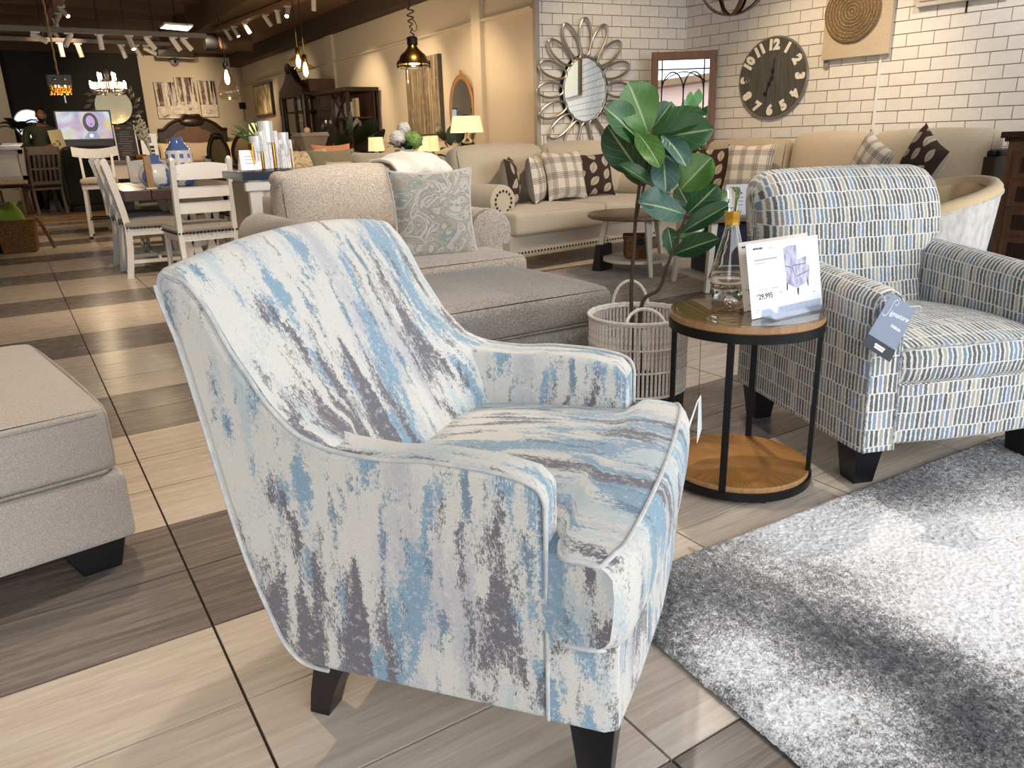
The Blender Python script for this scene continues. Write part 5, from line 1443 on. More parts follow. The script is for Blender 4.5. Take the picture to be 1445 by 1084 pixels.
# ------------------------------------------------------------------ bed and carved chairs at the far wall
bd = thing('bed', 'dark carved wooden bed with arched headboard below the birch pictures', 'bed', (0, 0, 0))
xl, xr_ = (2.9960, 18.9000, 1.3740)[0], (4.4640, 18.9000, 1.3430)[0]; zc_ = (3.7370, 18.9000, 1.7170)[2]; zs_ = (3.0390, 18.9000, 1.4610)[2]
bw = xr_ - xl; bx = (xl + xr_) / 2
hb = [(bx - bw / 2, .1), (bx - bw / 2, zs_), (bx - bw * .42, zs_ + .01), (bx - bw * .33, zs_ + .12), (bx - bw * .22, zs_ + .20), (bx - bw * .15, zs_ + .22), (bx - bw * .10, zs_ + .30), (bx, zc_ + .02), (bx + bw * .10, zs_ + .30), (bx + bw * .15, zs_ + .22), (bx + bw * .22, zs_ + .20), (bx + bw * .33, zs_ + .12), (bx + bw * .42, zs_ + .01), (bx + bw / 2, zs_), (bx + bw / 2, .1)]
MB().prism(hb, 'y', 18.88, 18.98).build('headboard', M_darkwood, bd, smooth=False, bevel=.012)
inn = [(bx + (x - bx) * .84, lerp(.1, z, .93) - .10) for x, z in hb]
MB().prism(inn, 'y', 18.865, 18.885).build('panel', M_brownwood, bd, smooth=False, bevel=.008)
MB().tube(smooth_path([(x, 18.87, z) for x, z in hb[1:-1]], 4), .035, 8).build('carved_molding', M_darkwood, bd)
MB().ball((bx, 18.86, zc_ - .09), (.26, .05, .10), 12, 8).build('carving', M_darkwood, bd)
MB().cushion((bx, 17.95, .52), (bw * .9, 1.8, .36), .08, (0, 0, .02), 8).build('mattress', weave('gold_bedspread', '#8a7350', '#b89c70', 60), bd, weld=.0004)
MB().box((bx, 17.95, .22), (bw * .94, 1.85, .26)).build('rail', M_darkwood, bd, smooth=False)
for i, (dx, m_, lab) in enumerate(((-.55, M_vel, 'cream pillow at the left of the carved bed'), (.0, M_beige, 'tan pillow at the middle of the carved bed'), (.5, M_vel, 'cream pillow at the right of the carved bed'))):
    pillow(lab, (bx + dx, 18.55, .98), .56, .46, .18, 0, R(16), m_, m_)
def carved_chair(label, c, w, zt, yaw):
    o = thing('carved_chair', label, 'chair', (c[0], c[1], 0), yaw)
    z0 = .62
    ov = [(w / 2 * math.cos(t) * (1.0 if math.sin(t) < .3 else .98), z0 + (zt - z0) / 2 + (zt - z0) / 2 * math.sin(t) * (1 + .05 * math.cos(6 * t))) for t in [2 * PI * k / 36 for k in range(36)]]
    MB().tube([(x, 0, z) for x, z in ov], .045, 8, closed=True).build('back_frame', M_darkwood, o)
    MB().prism([(x * .93, z0 + (z - z0) * .96 + .01) for x, z in ov], 'y', -.02, .02).build('back_panel', M_honeyf, o, smooth=False)
    MB().ball((0, 0, zt + .02), (.12, .03, .05), 10, 6).build('crest', M_darkwood, o)
    MB().cushion((0, -.25, .46), (w * 1.02, .5, .12), .04, n=6).build('seat', M_honeyf, o, weld=.0004)
    for sx in (-1, 1):
        for y in (-.45, .0): MB().tube([(sx * w * .42, y, 0), (sx * w * .45, y, .2), (sx * w * .44, y, .42)], [.022, .03, .036], 8).build('leg', M_darkwood, o)
        MB().tube([(sx * w * .42, 0, z0 + .1), (sx * w * .44, 0, .44)], .03, 8).build('post', M_darkwood, o)
    return o
M_honeyf = weave('bronze_damask', '#77644a', '#96815f', 60)
ccx = (3.6120, 16.2000, 1.1120); carved_chair('carved oval-back chair with bronze cloth in front of the bed', (ccx[0], 16.2), (3.8260, 16.2000, 1.1060)[0] - (3.3880, 16.2000, 1.1190)[0] - .08, (3.6080, 16.2000, 1.2700)[2], 0)
ccx = (4.2610, 16.9000, 1.1000); carved_chair('dark carved oval-back chair at the right of the bronze one', (ccx[0] + .05, 16.9), .50, (4.3010, 16.9000, 1.2940)[2], R(-25))
ct = thing('dark_table', 'dark dining table set near the carved chairs with gold tableware', 'table', ((3.1430, 14.6000, 0.9100)[0] + .15, 14.9, 0))
MB().box((0, 0, .74), (2.1, 1.1, .05)).build('table_top', M_darkwood, ct, smooth=False, bevel=.01)
for sx in (-1, 1): MB().lathe([(.2, 0), (.22, .05), (.08, .12), (.10, .4), (.07, .6), (.16, .715)], 12, (sx * .6, 0, 0)).build('pedestal', M_darkwood, ct)
pp_ = thing('potted_plant', 'small green plant in pale pot on the dark table', 'plant', ((3.0710, 14.7000, 1.0080)[0], 14.7, .766))
MB().lathe([(.05, 0), (.07, .12), (.06, .12)], 12).build('pot', M_white, pp_)
def spray(parent, n, L, w, mat_, z0=.1, spread=1.0, seedk=1, nm='leaf'):
    rs = random.Random(seedk)
    for k in range(n):
        a = 2 * PI * k / n + rs.random(); el = .5 + rs.random() * .8
        d = Vector((math.cos(a) * spread, math.sin(a) * spread, el)).normalized(); l = L * (.7 + .5 * rs.random())
        sd = d.cross(UP).normalized()
        b = Vector((0, 0, z0))
        def fn(u, v): return b + d * (l * v) - UP * (l * .45 * v * v) + sd * ((u - .5) * w * math.sin(PI * min(.98, v * .9 + .08)))
        MB().grid(fn, 2, 6).build(nm, mat_, parent, angle=180)
spray(pp_, 14, .16, .035, M_leafdark, .12, 1, 3)
M_leafg = plain('green_leaf', '#3c6a2c', .5, var=.25)

# ------------------------------------------------------------------ display cabinets along the cream wall
def cab_box(o, x0, x1, y0, y1, z0, z1, shelves, xdoor, crest):
    w = .05
    MB().box(((x0 + x1) / 2, (y0 + y1) / 2, z0 + .02), (x1 - x0, y1 - y0, .05)).build('bottom', M_darkwood, o, smooth=False)
    MB().box(((x0 + x1) / 2, (y0 + y1) / 2, z1), (x1 - x0 + .08, y1 - y0 + .08, .06)).build('top', M_darkwood, o, smooth=False, bevel=.01)
    MB().box((x1 - .01, (y0 + y1) / 2, (z0 + z1) / 2), (.02, y1 - y0, z1 - z0)).build('back_panel', M_brownwood, o, smooth=False)
    for x in (x0 + w / 2, x1 - w / 2):
        for y in (y0 + w / 2, y1 - w / 2): MB().box((x, y, (z0 + z1) / 2), (w, w, z1 - z0)).build('post', M_darkwood, o, smooth=False)
    MB().box((x0 + w / 2, (y0 + y1) / 2, (z0 + z1) / 2), (w, w * 1.3, z1 - z0)).build('post', M_darkwood, o, smooth=False)
    for z in shelves: MB().box(((x0 + x1) / 2, (y0 + y1) / 2, z), (x1 - x0 - .04, y1 - y0 - .04, .025)).build('shelf', M_darkwood, o, smooth=False)
    MB().box((x0 + .012, (y0 + y1) / 2, (z0 + z1) / 2), (.005, y1 - y0 - .1, z1 - z0 - .06)).build('glass', M_pane, o, smooth=False)
    if xdoor:
        ym = (y0 + y1) / 2
        for (a, b) in ((z0 + .05, (z0 + z1) / 2), ((z0 + z1) / 2, z1 - .05)):
            MB().beam((x0 + .02, y0 + .05, a), (x0 + .02, ym - .03, b), .03, .025).build('cross_bar', M_darkwood, o, smooth=False)
            MB().beam((x0 + .02, y0 + .05, b), (x0 + .02, ym - .03, a), .03, .025).build('cross_bar', M_darkwood, o, smooth=False)
    MB().box(((x0 + x1) / 2, (y0 + y1) / 2, z0 / 2), (x1 - x0 + .06, y1 - y0 + .06, z0)).build('base', M_darkwood, o, smooth=False, bevel=.01)
c1y0, c1y1 = (4.4500, 13.2050, 1.5730)[1], (4.4500, 14.4440, 1.6220)[1]
c1z = (4.4500, 13.6560, 1.8870)[2]
cb1 = thing('china_cabinet', 'ornate dark china cabinet with arched crest against the cream wall', 'cabinet')
cab_box(cb1, 4.45, 4.99, c1y0, c1y1, .85, c1z, [1.25, 1.62], False, True)
ym_ = (c1y0 + c1y1) / 2; hw_ = (c1y1 - c1y0) / 2
cr_ = [(ym_ - hw_ - .06, c1z), (ym_ - hw_ - .02, c1z + .10), (ym_ - hw_ * .6, c1z + .20), (ym_ - hw_ * .25, c1z + .36), (ym_ - .06, c1z + .46), (ym_ + .06, c1z + .46), (ym_ + hw_ * .25, c1z + .36), (ym_ + hw_ * .6, c1z + .20), (ym_ + hw_ + .02, c1z + .10), (ym_ + hw_ + .06, c1z)]
MB().prism(cr_, 'x', 4.40, 4.52).build('crest', M_darkwood, cb1, smooth=False, bevel=.02)
MB().box((4.76, ym_, c1z + .12), (.44, 2 * hw_, .22)).build('hood', M_brownwood, cb1, smooth=False)
MB().ball((4.40, ym_, c1z + .42), (.05, .12, .09), 10, 7).build('carving', M_darkwood, cb1)
for sg in (-1, 1):
    MB().tube([(4.42, ym_ + sg * (hw_ - .02), z) for z in (.9, 1.1, 1.3, 1.5, 1.7, c1z)], [.05, .035, .05, .035, .05, .04], 8).build('column', M_darkwood, cb1)
def inside(label, name, cat, x, y, z, d, m_):
    o = thing(name, label, cat, (x, y, z)); MB().box((0, 0, d[2] / 2), d).build('body', m_, o, smooth=False, bevel=.004); return o
M_coral = plain('coral_paper', '#d9744c', .6)
inside('coral and white card standing in the ornate china cabinet', 'display_card', 'card', 4.62, ym_ + .02, 1.64, (.02, .22, .34), M_coral)
inside('pale plates display in the lower shelf of the ornate china cabinet', 'display_card', 'card', 4.62, ym_ - .05, .90, (.02, .30, .32), M_vel)
c2y0, c2y1 = (4.5000, 11.4870, 1.5030)[1], (4.5000, 12.8600, 1.5580)[1]; c2z = (4.5000, 12.0220, 1.8440)[2]
cb2 = thing('display_cabinet', 'dark glass display cabinet with crossed door bars beside the ornate one', 'cabinet')
cab_box(cb2, 4.5, 4.97, c2y0, c2y1, .86, c2z, [(4.6000, 12.4080, 1.4430)[2]], True, False)
zs2 = (4.6000, 12.4080, 1.4430)[2] + .014; ym2 = (c2y0 + c2y1) / 2
inside('white jug in the display cabinet on upper shelf, first from the left', 'white_jug', 'jug', 4.7, c2y1 - .42, zs2, (.10, .20, .24), M_white)
inside('white box in the display cabinet behind the crossed bars on upper shelf', 'white_box', 'box', 4.7, ym2 - .30, zs2, (.12, .26, .22), M_white)
inside('pale framed plate at right end of upper cabinet shelf', 'display_plate', 'plate', 4.72, c2y0 + .22, zs2, (.05, .16, .27), M_vel)
inside('beige sloped book display on the lower cabinet shelf', 'book_display', 'book', 4.7, c2y1 - .50, .895, (.18, .36, .22), M_vel)
inside('small white bottle on the lower cabinet shelf near the middle post', 'white_bottle', 'bottle', 4.68, ym2 + .08, .895, (.07, .08, .18), M_white)
ur = thing('stone_urn', 'grey square stone urn planter in front of the display cabinet', 'planter', (4.05, (4.0500, 11.9420, 1.0640)[1], 0))
uz = (4.0500, 11.8850, 1.2380)[2]
MB().box((0, 0, uz - .52), (.26, .26, .50)).hexa([(-.13, -.13, uz - .28), (.13, -.13, uz - .28), (.13, .13, uz - .28), (-.13, .13, uz - .28)], [(-.2, -.2, uz - .05), (.2, -.2, uz - .05), (.2, .2, uz - .05), (-.2, .2, uz - .05)]).build('bowl', plain('grey_stone', '#958b80', .8), ur, smooth=False)
MB().box((0, 0, uz - .02), (.44, .44, .06)).build('rim', plain('grey_stone_rim', '#a0968a', .8), ur, smooth=False, bevel=.01)
MB().box((0, 0, (uz - .77) / 2), (.36, .36, max(.05, uz - .77))).build('foot', M_darkwood, ur, smooth=False)
MB().ball((-.05, 0, uz + .04), (.05, .05, .05), 8, 6).build('ornament', M_vel, ur)

# ------------------------------------------------------------------ sofas, lamps and plants in the middle distance
fs = thing('sofa', 'cream sofa further back with patterned, grey and coral pillows', 'sofa', (0, 0, 0))
fx0, fx1 = (2.4970, 8.3000, 0.9560)[0], (3.3210, 8.3000, 0.9270)[0]
MB().cushion(((fx0 + fx1) / 2, 8.7, .24), (fx1 - fx0, .95, .36), .04, n=8).build('frame', M_vel, fs, weld=.0004)
MB().cushion(((fx0 + fx1) / 2, 9.05, .62), (fx1 - fx0, .26, .68), .08, (.0, .02, .02), 8).build('back', M_vel, fs, weld=.0004)
MB().cushion(((fx0 + fx1) / 2, 8.62, .47), (fx1 - fx0 - .3, .8, .16), .05, (0, 0, .02), 8).build('seat_cushion', M_vel, fs, weld=.0004)
for x in (fx0 + .08, fx1 - .08): MB().cushion((x, 8.65, .40), (.18, .9, .48), .07, n=8).build('arm', M_vel, fs, weld=.0004)
pillow('cream swirl-pattern pillow on the far cream sofa', ((2.7720, 8.4500, 0.9310)[0], 8.45, .80), .56, .48, .17, 0, R(14), M_palepais(), M_vel)
pillow('plain grey-green pillow on the far cream sofa', ((3.0660, 8.4000, 0.9430)[0], 8.4, .80), .56, .46, .17, 0, R(14), M_greygreen(), M_greyback)
pillow('coral shell pillow peeking over the grey-green pillow', ((3.2110, 8.7800, 0.9910)[0], 8.78, .86), .46, .44, .16, 0, R(10), plain('coral_cloth', '#d99a78', .8), M_vel)
gs = thing('sofa', 'low beige-grey sofa behind the flower vase on the console', 'sofa', (0, 0, 0))
gx0, gx1 = (2.6760, 7.1000, 0.9160)[0], (3.4670, 7.1000, 0.8860)[0]
MB().cushion(((gx0 + gx1) / 2, 7.45, .24), (gx1 - gx0, .95, .36), .04, n=8).build('frame', M_greyback, gs, weld=.0004)
MB().cushion(((gx0 + gx1) / 2, 7.82, .56), (gx1 - gx0, .24, .60), .08, (.0, .02, .02), 8).build('back', M_greyback, gs, weld=.0004)
MB().cushion(((gx0 + gx1) / 2, 7.36, .48), (gx1 - gx0 - .3, .82, .16), .05, (0, 0, .02), 8).build('seat_cushion', M_greyback, gs, weld=.0004)
for x in (gx0 + .08, gx1 - .08): MB().cushion((x, 7.4, .40), (.18, .9, .46), .07, n=8).build('arm', M_greyback, gs, weld=.0004)
pillow('grey pillow on the low beige-grey sofa left of the flowers', ((3.1710, 7.3000, 0.9090)[0], 7.3, .80), .60, .42, .17, 0, R(20), M_greyback, M_greyback)
pillow('brown pillow lying at the left end of the low beige-grey sofa', ((2.8940, 7.3500, 0.9060)[0], 7.35, .75), .54, .38, .17, R(10), R(30), M_beige, M_beige)
bs_ = thing('sofa', 'beige sofa with high rounded back behind the nailhead sofa', 'sofa', (0, 0, 0))
hx0, hx1 = (3.4870, 7.0000, 0.9920)[0], (4.0450, 7.0000, 0.9750)[0]
MB().cushion(((hx0 + hx1) / 2, 6.75, .55), (hx1 - hx0, .30, .84), .10, (.0, .02, .05), 10).build('back', M_beige, bs_, weld=.0004)
MB().cushion(((hx0 + hx1) / 2, 6.98, .24), (hx1 - hx0, .55, .36), .05, n=8).build('frame', M_beige, bs_, weld=.0004)
for par, x0_, x1_, y0_s, y1_s in ((fs, fx0, fx1, 8.35, 9.05), (gs, gx0, gx1, 7.1, 7.8), (bs_, hx0, hx1, 6.75, 7.15)):
    for x in (x0_ + .12, x1_ - .12):
        for y in (y0_s, y1_s): MB().box((x, y, .035), (.07, .07, .07)).build('foot', M_darkwood, par, smooth=False)
def table_lamp(label, c, zb, zt, w0, w1, base_m, power, sq=False):
    """c: (x,y); shade from zb to zt, bottom width w0, top width w1"""
    o = thing('table_lamp', label, 'lamp', (c[0], c[1], 0))
    MB().lathe([(w0 / 2, zb), (w1 / 2, zt)], 28, cap=False).build('lamp_shade', M_shade, o)
    MB().lathe([(.0, zb - .30), (.075, zb - .30), (.088, zb - .24), (.088, zb - .13), (.065, zb - .085), (.032, zb - .06), (.024, zb - .02), (.010, zb + .04)], 20).build('base', base_m, o, angle=50)
    MB().ball((0, 0, (zb + zt) / 2), .03, 8, 6).build('bulb', M_bulb, o)
    bulb_light((c[0], c[1], zb * .4 + zt * .6), power * .6, WARM, .03)
    return o
def side_stand(label, c, h, m_):
    o = thing('side_stand', label, 'table', (c[0], c[1], 0))
    MB().box((0, 0, h - .02), (.34, .34, .04)).build('table_top', m_, o, smooth=False, bevel=.004)
    for sx in (-1, 1):
        for sy in (-1, 1): MB().box((sx * .14, sy * .14, (h - .04) / 2), (.04, .04, h - .04)).build('leg', m_, o, smooth=False)
    return o
M_bottle = plain('dark_bottle_glass', '#17120f', .12)
lq = (4.1780, 7.3500, 1.1430)
zb1, zt1 = (4.1790, 7.3500, 1.1500)[2], (4.1870, 7.3500, 1.3120)[2]
table_lamp('lit lamp with cream shade and black bottle base left of the nailhead sofa', lq, zb1, zt1, (4.3520, 7.3500, 1.1470)[0] - (4.0010, 7.3500, 1.1540)[0], (4.3330, 7.3500, 1.3100)[0] - (4.0440, 7.3500, 1.3130)[0], M_bottle, 16)
side_stand('dark stand under the black bottle lamp', lq, zb1 - .30, M_darkwood)
def lamp_px(label, tl, br, tr, Y):
    w0 = br[0] - tl[0]
    c = ((tl[0] + br[0]) / 2, Y); o = table_lamp(label, c, br[2], tl[2], w0 * 1.0, w0 * .86, M_bottle, 10)
    side_stand('dark stand under the ' + label.replace('lit ', ''), c, br[2] - .30, M_darkwood)
lamp_px('lit cream drum lamp left of the flowers', (3.6240, 8.7000, 1.1350), (3.8150, 8.7000, 0.9800), None, 8.7)
lamp_px('lit cream lamp behind the flowers, left of a pair', (3.9170, 8.0000, 1.1240), (4.0640, 8.0000, 0.9700), None, 8.0)
lamp_px('lit cream lamp behind the flowers, right of a pair', (4.3990, 8.7500, 1.1340), (4.5620, 8.7500, 0.9560), None, 8.75)
lamp_px('lit cream lamp by the far corner near bed', (4.5110, 17.2000, 1.5360), (4.7160, 17.2000, 1.2910), None, 17.2)
def bush(name, label, c, r, n, seed, m_, L=.2, zpot=.0, pot=None):
    o = thing(name, label, 'plant', (c[0], c[1], 0)); rs = random.Random(seed)
    if pot: MB().lathe([(.12, 0), (.16, zpot), (.14, zpot)], 14).build('pot', pot, o)
    if c[2] - r > zpot: MB().tube([(0, 0, 0.05), (0, 0, c[2])], .015, 6).build('stem', M_stem, o)
    for k in range(n):
        d = Vector((rs.gauss(0, 1), rs.gauss(0, 1), rs.gauss(0, .9))).normalized()
        b = Vector((0, 0, c[2])) + d * r * (.35 + .55 * rs.random()); l = L * (.7 + .6 * rs.random()); sd = d.cross(Vector((rs.random(), rs.random(), 1))).normalized()
        nn = d.cross(sd)
        def fn(u, v): return b + d * (l * v) + sd * ((u - .5) * l * .62 * math.sin(PI * min(.985, v * .95 + .04)) ** .7) + nn * (-.2 * l * v * v)
        MB().grid(fn, 2, 4).build('leaf', m_, o, angle=180)
    return o
bq = (3.8580, 9.6000, 0.9720); bush('leafy_plant', 'dark broad-leaved plant behind the cream sofa by the display cabinet', (bq[0], 9.6, bq[2] - .02), .34, 46, 5, M_leafdark, .24, .3, M_black)
bq = (4.2740, 7.9000, 1.0160); bush('leafy_plant', 'green broad-leaved plant between the paired lamps and the bottle lamp', (bq[0], 7.9, bq[2] - .06), .22, 26, 8, M_leafdark, .18, .3, M_black)

# ------------------------------------------------------------------ white console with glassware
cn = thing('console_cabinet', 'white cabinet with slate blue top behind the tweed armchair', 'cabinet', (0, 0, 0))
M_slate = plain('slate_blue_top', '#2f3a4a', .15)
M_taupe = plain('taupe_side', '#8b7b69', .5)
X0c, X1c, Y0c, Y1c, Zc = 1.36, 2.75, 5.42, 5.95, .865
MB().box(((X0c + X1c) / 2, (Y0c + Y1c) / 2, Zc + .02), (X1c - X0c + .05, Y1c - Y0c + .05, .05)).build('cabinet_top', M_slate, cn, smooth=False, bevel=.004)
MB().box(((X0c + X1c) / 2, (Y0c + Y1c) / 2, Zc + .05), (X1c - X0c + .04, Y1c - Y0c + .04, .008)).build('glass_sheet', M_pane, cn, smooth=False)
MB().box(((X0c + X1c) / 2, (Y0c + Y1c) / 2, Zc / 2 + .02), (X1c - X0c - .06, Y1c - Y0c - .06, Zc - .05)).build('body', M_white, cn, smooth=False)
MB().box((X0c + .025, (Y0c + Y1c) / 2, Zc / 2 + .02), (.012, Y1c - Y0c - .09, Zc - .10)).build('side_panel', M_taupe, cn, smooth=False)
for x in (X0c + .06, X1c - .06): MB().box((x, Y0c + .025, Zc / 2), (.09, .05, Zc)).build('corner_post', M_white, cn, smooth=False, bevel=.004)
MB().box(((X0c + X1c) / 2, Y0c + .015, Zc - .05), (X1c - X0c + .02, .05, .06)).build('molding', M_white, cn, smooth=False, bevel=.006)
for k in range(3):
    x = lerp(X0c + .12, X1c - .12, (k + .5) / 3)
    MB().box((x, Y0c + .022, .42), ((X1c - X0c - .3) / 3, .02, .66)).build('door', M_white, cn, smooth=False, bevel=.004)
ztop = Zc + .056
M_crys = NT('crackled_crystal')
f_, _c = M_crys.noise(M_crys.coord('Object', (1, 1, .6)), 60, 3, .7)
M_crys.base(M_crys.ramp(f_, [(.3, hexc('#cfd1d5')), (.55, hexc('#f2f2f3'))])); M_crys.p(Roughness=.15); M_crys.b.inputs['Transmission Weight'].default_value = .12; M_crys.bump(f_, .6, .01)
M_crys = M_crys.m
def glass_holder(label, px, top, w, Y, gold):
    o = thing('crystal_holder', label, 'candle holder', (px[0], Y, ztop), R(12), 'crystal candle holders on the console')
    h = top - ztop
    n = 5
    for k in range(n):
        x = (k - (n - 1) / 2) * w / n
        hh = h * (.78 + .07 * math.sin(k * 2.3))
        MB().box((x, 0, hh / 2), (w / n * (.40 if k in gold else .92), w * .55, hh)).build('gold_strip' if (k in gold) else 'crystal_bar', M_gold if (k in gold) else M_crys, o, smooth=False, bevel=.003)
    MB().lathe([(w * .36, h * .55), (w * .40, h), (w * .37, h), (w * .33, h * .56)], 18, cap=False).build('cup', plain('pale_cup_glass', '#dfe3e8', .2, .35), o)
    return o
glass_holder('tall crystal and gold candle holder, the highest of the group on the console', (1.5990, 5.6600, 1.0080), (1.6280, 5.6600, 1.2400)[2], .135, 5.66, (3,))
glass_holder('crystal and gold candle holder at the left of the tallest one', (1.5050, 5.6000, 0.9880), (1.5150, 5.6000, 1.1420)[2], .11, 5.60, (0, 3))
glass_holder('short crystal candle holder at the right end of the group', (1.7090, 5.6200, 0.9800), (1.7220, 5.6200, 1.0860)[2], .085, 5.62, (4,))
glass_holder('striped cream and gold candle holder behind the tallest crystal one', (1.7550, 5.8000, 1.0770), (1.7760, 5.8000, 1.1650)[2], .11, 5.80, (2,))
pc = thing('price_sign', 'small white tent card standing on the console beside the crystal holders', 'sign', ((1.4480, 5.6200, 0.9570)[0], 5.60, ztop))
MB().add([(-.075, -.05, 0), (.06, -.05, 0), (.05, 0, .13), (-.065, 0, .13), (-.075, .05, 0), (.06, .05, 0)], [(0, 1, 2, 3), (3, 2, 5, 4), (0, 3, 4), (1, 5, 2)]).build('card', M_paper, pc, smooth=False)
for k in range(3): MB().box((-.005, -.034 + .008 * k, .045 + .022 * k), (.07, .002, .004)).build('print', M_grink, pc, smooth=False)
ap = thing('potted_grass', 'spiky green plant behind the crystal candle holders', 'plant', ((1.7420, 6.4000, 1.2260)[0] + .05, 6.5, .0))
side_stand('dark plant stand behind the console', (ap.location.x, 6.5), .95, M_darkwood)
MB().lathe([(.06, .951), (.08, 1.06), (.07, 1.06)], 12).build('pot', M_black, ap)
for k in range(11):
    a = R(100 + 16 * k); d = Vector((math.cos(a) * .8, -.3 + .05 * (k % 3), .75 + .25 * math.sin(k * 1.7))).normalized()
    sd = d.cross(Vector((0, 1, .1))).normalized(); b = Vector((0, 0, 1.05))
    def fn(u, v): return b + d * (.34 * v) - UP * (.07 * v * v) + sd * ((u - .5) * .03 * (1 - v * .9))
    MB().grid(fn, 2, 5).build('blade', M_leafg, ap, angle=180)
# flower vase
fv_ = thing('flower_vase', 'square white vase of white and green hydrangeas behind the cream throw', 'vase', ((2.6620, 5.7000, 0.9500)[0], 5.7, ztop))
fvz = (2.6670, 5.7000, 1.0190)[2] - ztop
MB().box((0, 0, fvz / 2), (.105, .105, fvz)).build('vase_body', M_white, fv_, smooth=False, bevel=.006)
def hyd(name): pass
M_flow = plain('white_petals', '#e2ddd4', .7, var=.1); M_flog = plain('green_petals', '#86a85a', .7, var=.2)
for (px_, pz_, r_, mm, nm) in ((-.055, .085, .062, M_flow, 'white_bloom'), (.005, .155, .052, M_flow, 'white_bloom'), (.085, .065, .070, M_flog, 'green_bloom'), (.03, .10, .045, M_flog, 'green_bloom'), (.035, .03, .04, M_leafdark, 'green_bloom')):
    rs = random.Random(int(px_ * 1000)); mb = MB()
    for k in range(70):
        d = Vector((rs.gauss(0, 1), rs.gauss(0, 1), rs.gauss(0, 1))).normalized(); c0 = Vector((px_, -.03, fvz + pz_)) + d * r_
        s1_ = d.cross(UP).normalized() * .013; s2_ = d.cross(s1_).normalized() * .013
        mb.add([c0 - s1_, c0 - s2_ * .9, c0 + s1_, c0 + s2_ * .9], [(0, 1, 2, 3)])
    mb.ball((px_, -.03, fvz + pz_), r_ * .92, 10, 7)
    mb.build(nm, mm, fv_, smooth=False)
rs = random.Random(11)
for k in range(26):
    a = rs.random() * 2 * PI; d = Vector((math.cos(a), math.sin(a) * .7, .25 + .8 * rs.random())).normalized(); b = Vector((0, 0, fvz - .01)) + d * .05; l = .11 + .07 * rs.random(); sd = d.cross(UP).normalized()
    def fn(u, v): return b + d * (l * v) - UP * (l * .35 * v * v) + sd * ((u - .5) * .05 * math.sin(PI * min(.985, v * .9 + .07)))
    MB().grid(fn, 2, 4).build('leaf', M_leafdark if k % 3 else M_leafg, fv_, angle=180)

# colourful canvas on the right wall, seen in the petal mirror
M_marble = NT('marbled_paint'); f_, _c = M_marble.noise(M_marble.coord('Object'), 2.6, 3, .5, 2.2)
M_marble.base(M_marble.ramp(f_, [(.3, hexc('#d9d7cf')), (.42, hexc('#a9b8c0')), (.5, hexc('#d4d85a')), (.58, hexc('#e6a08c')), (.7, hexc('#eae6dc'))])); M_marble = M_marble.m
mc = wall_thing('marbled_canvas', 'colourful marbled canvas on the right brick wall, reflected in the petal mirror', 'picture', (CB[0] + dRt.x * 6.75, CB[1] + dRt.y * 6.75, 2.32), dRt, nR, .06)
MB().box((0, 0, 0), (1.5, 1.0, .05)).build('canvas', M_jute, mc, smooth=False); MB().box((0, 0, .028), (1.49, .99, .006)).build('print', M_marble, mc, smooth=False)
# price card on the end table behind the fig leaves
ps = thing('price_sign', 'white price card with a red line standing on the end table behind the fig', 'sign', (4.30, 3.78, .517), R(-35))
MB().box((0, 0, .105), (.15, .006, .21)).build('card', M_paper, ps, smooth=False); MB().box((0, .0, .004), (.16, .06, .008)).build('stand', M_acry, ps, smooth=False)
MB().box((.01, -.0045, .15), (.06, .001, .014)).build('print', plain('red_print', '#b5484a', .6), ps, smooth=False)
for k in range(3): MB().box((0, -.0045, .12 - .025 * k), (.10, .001, .006)).build('print', M_grink, ps, smooth=False)
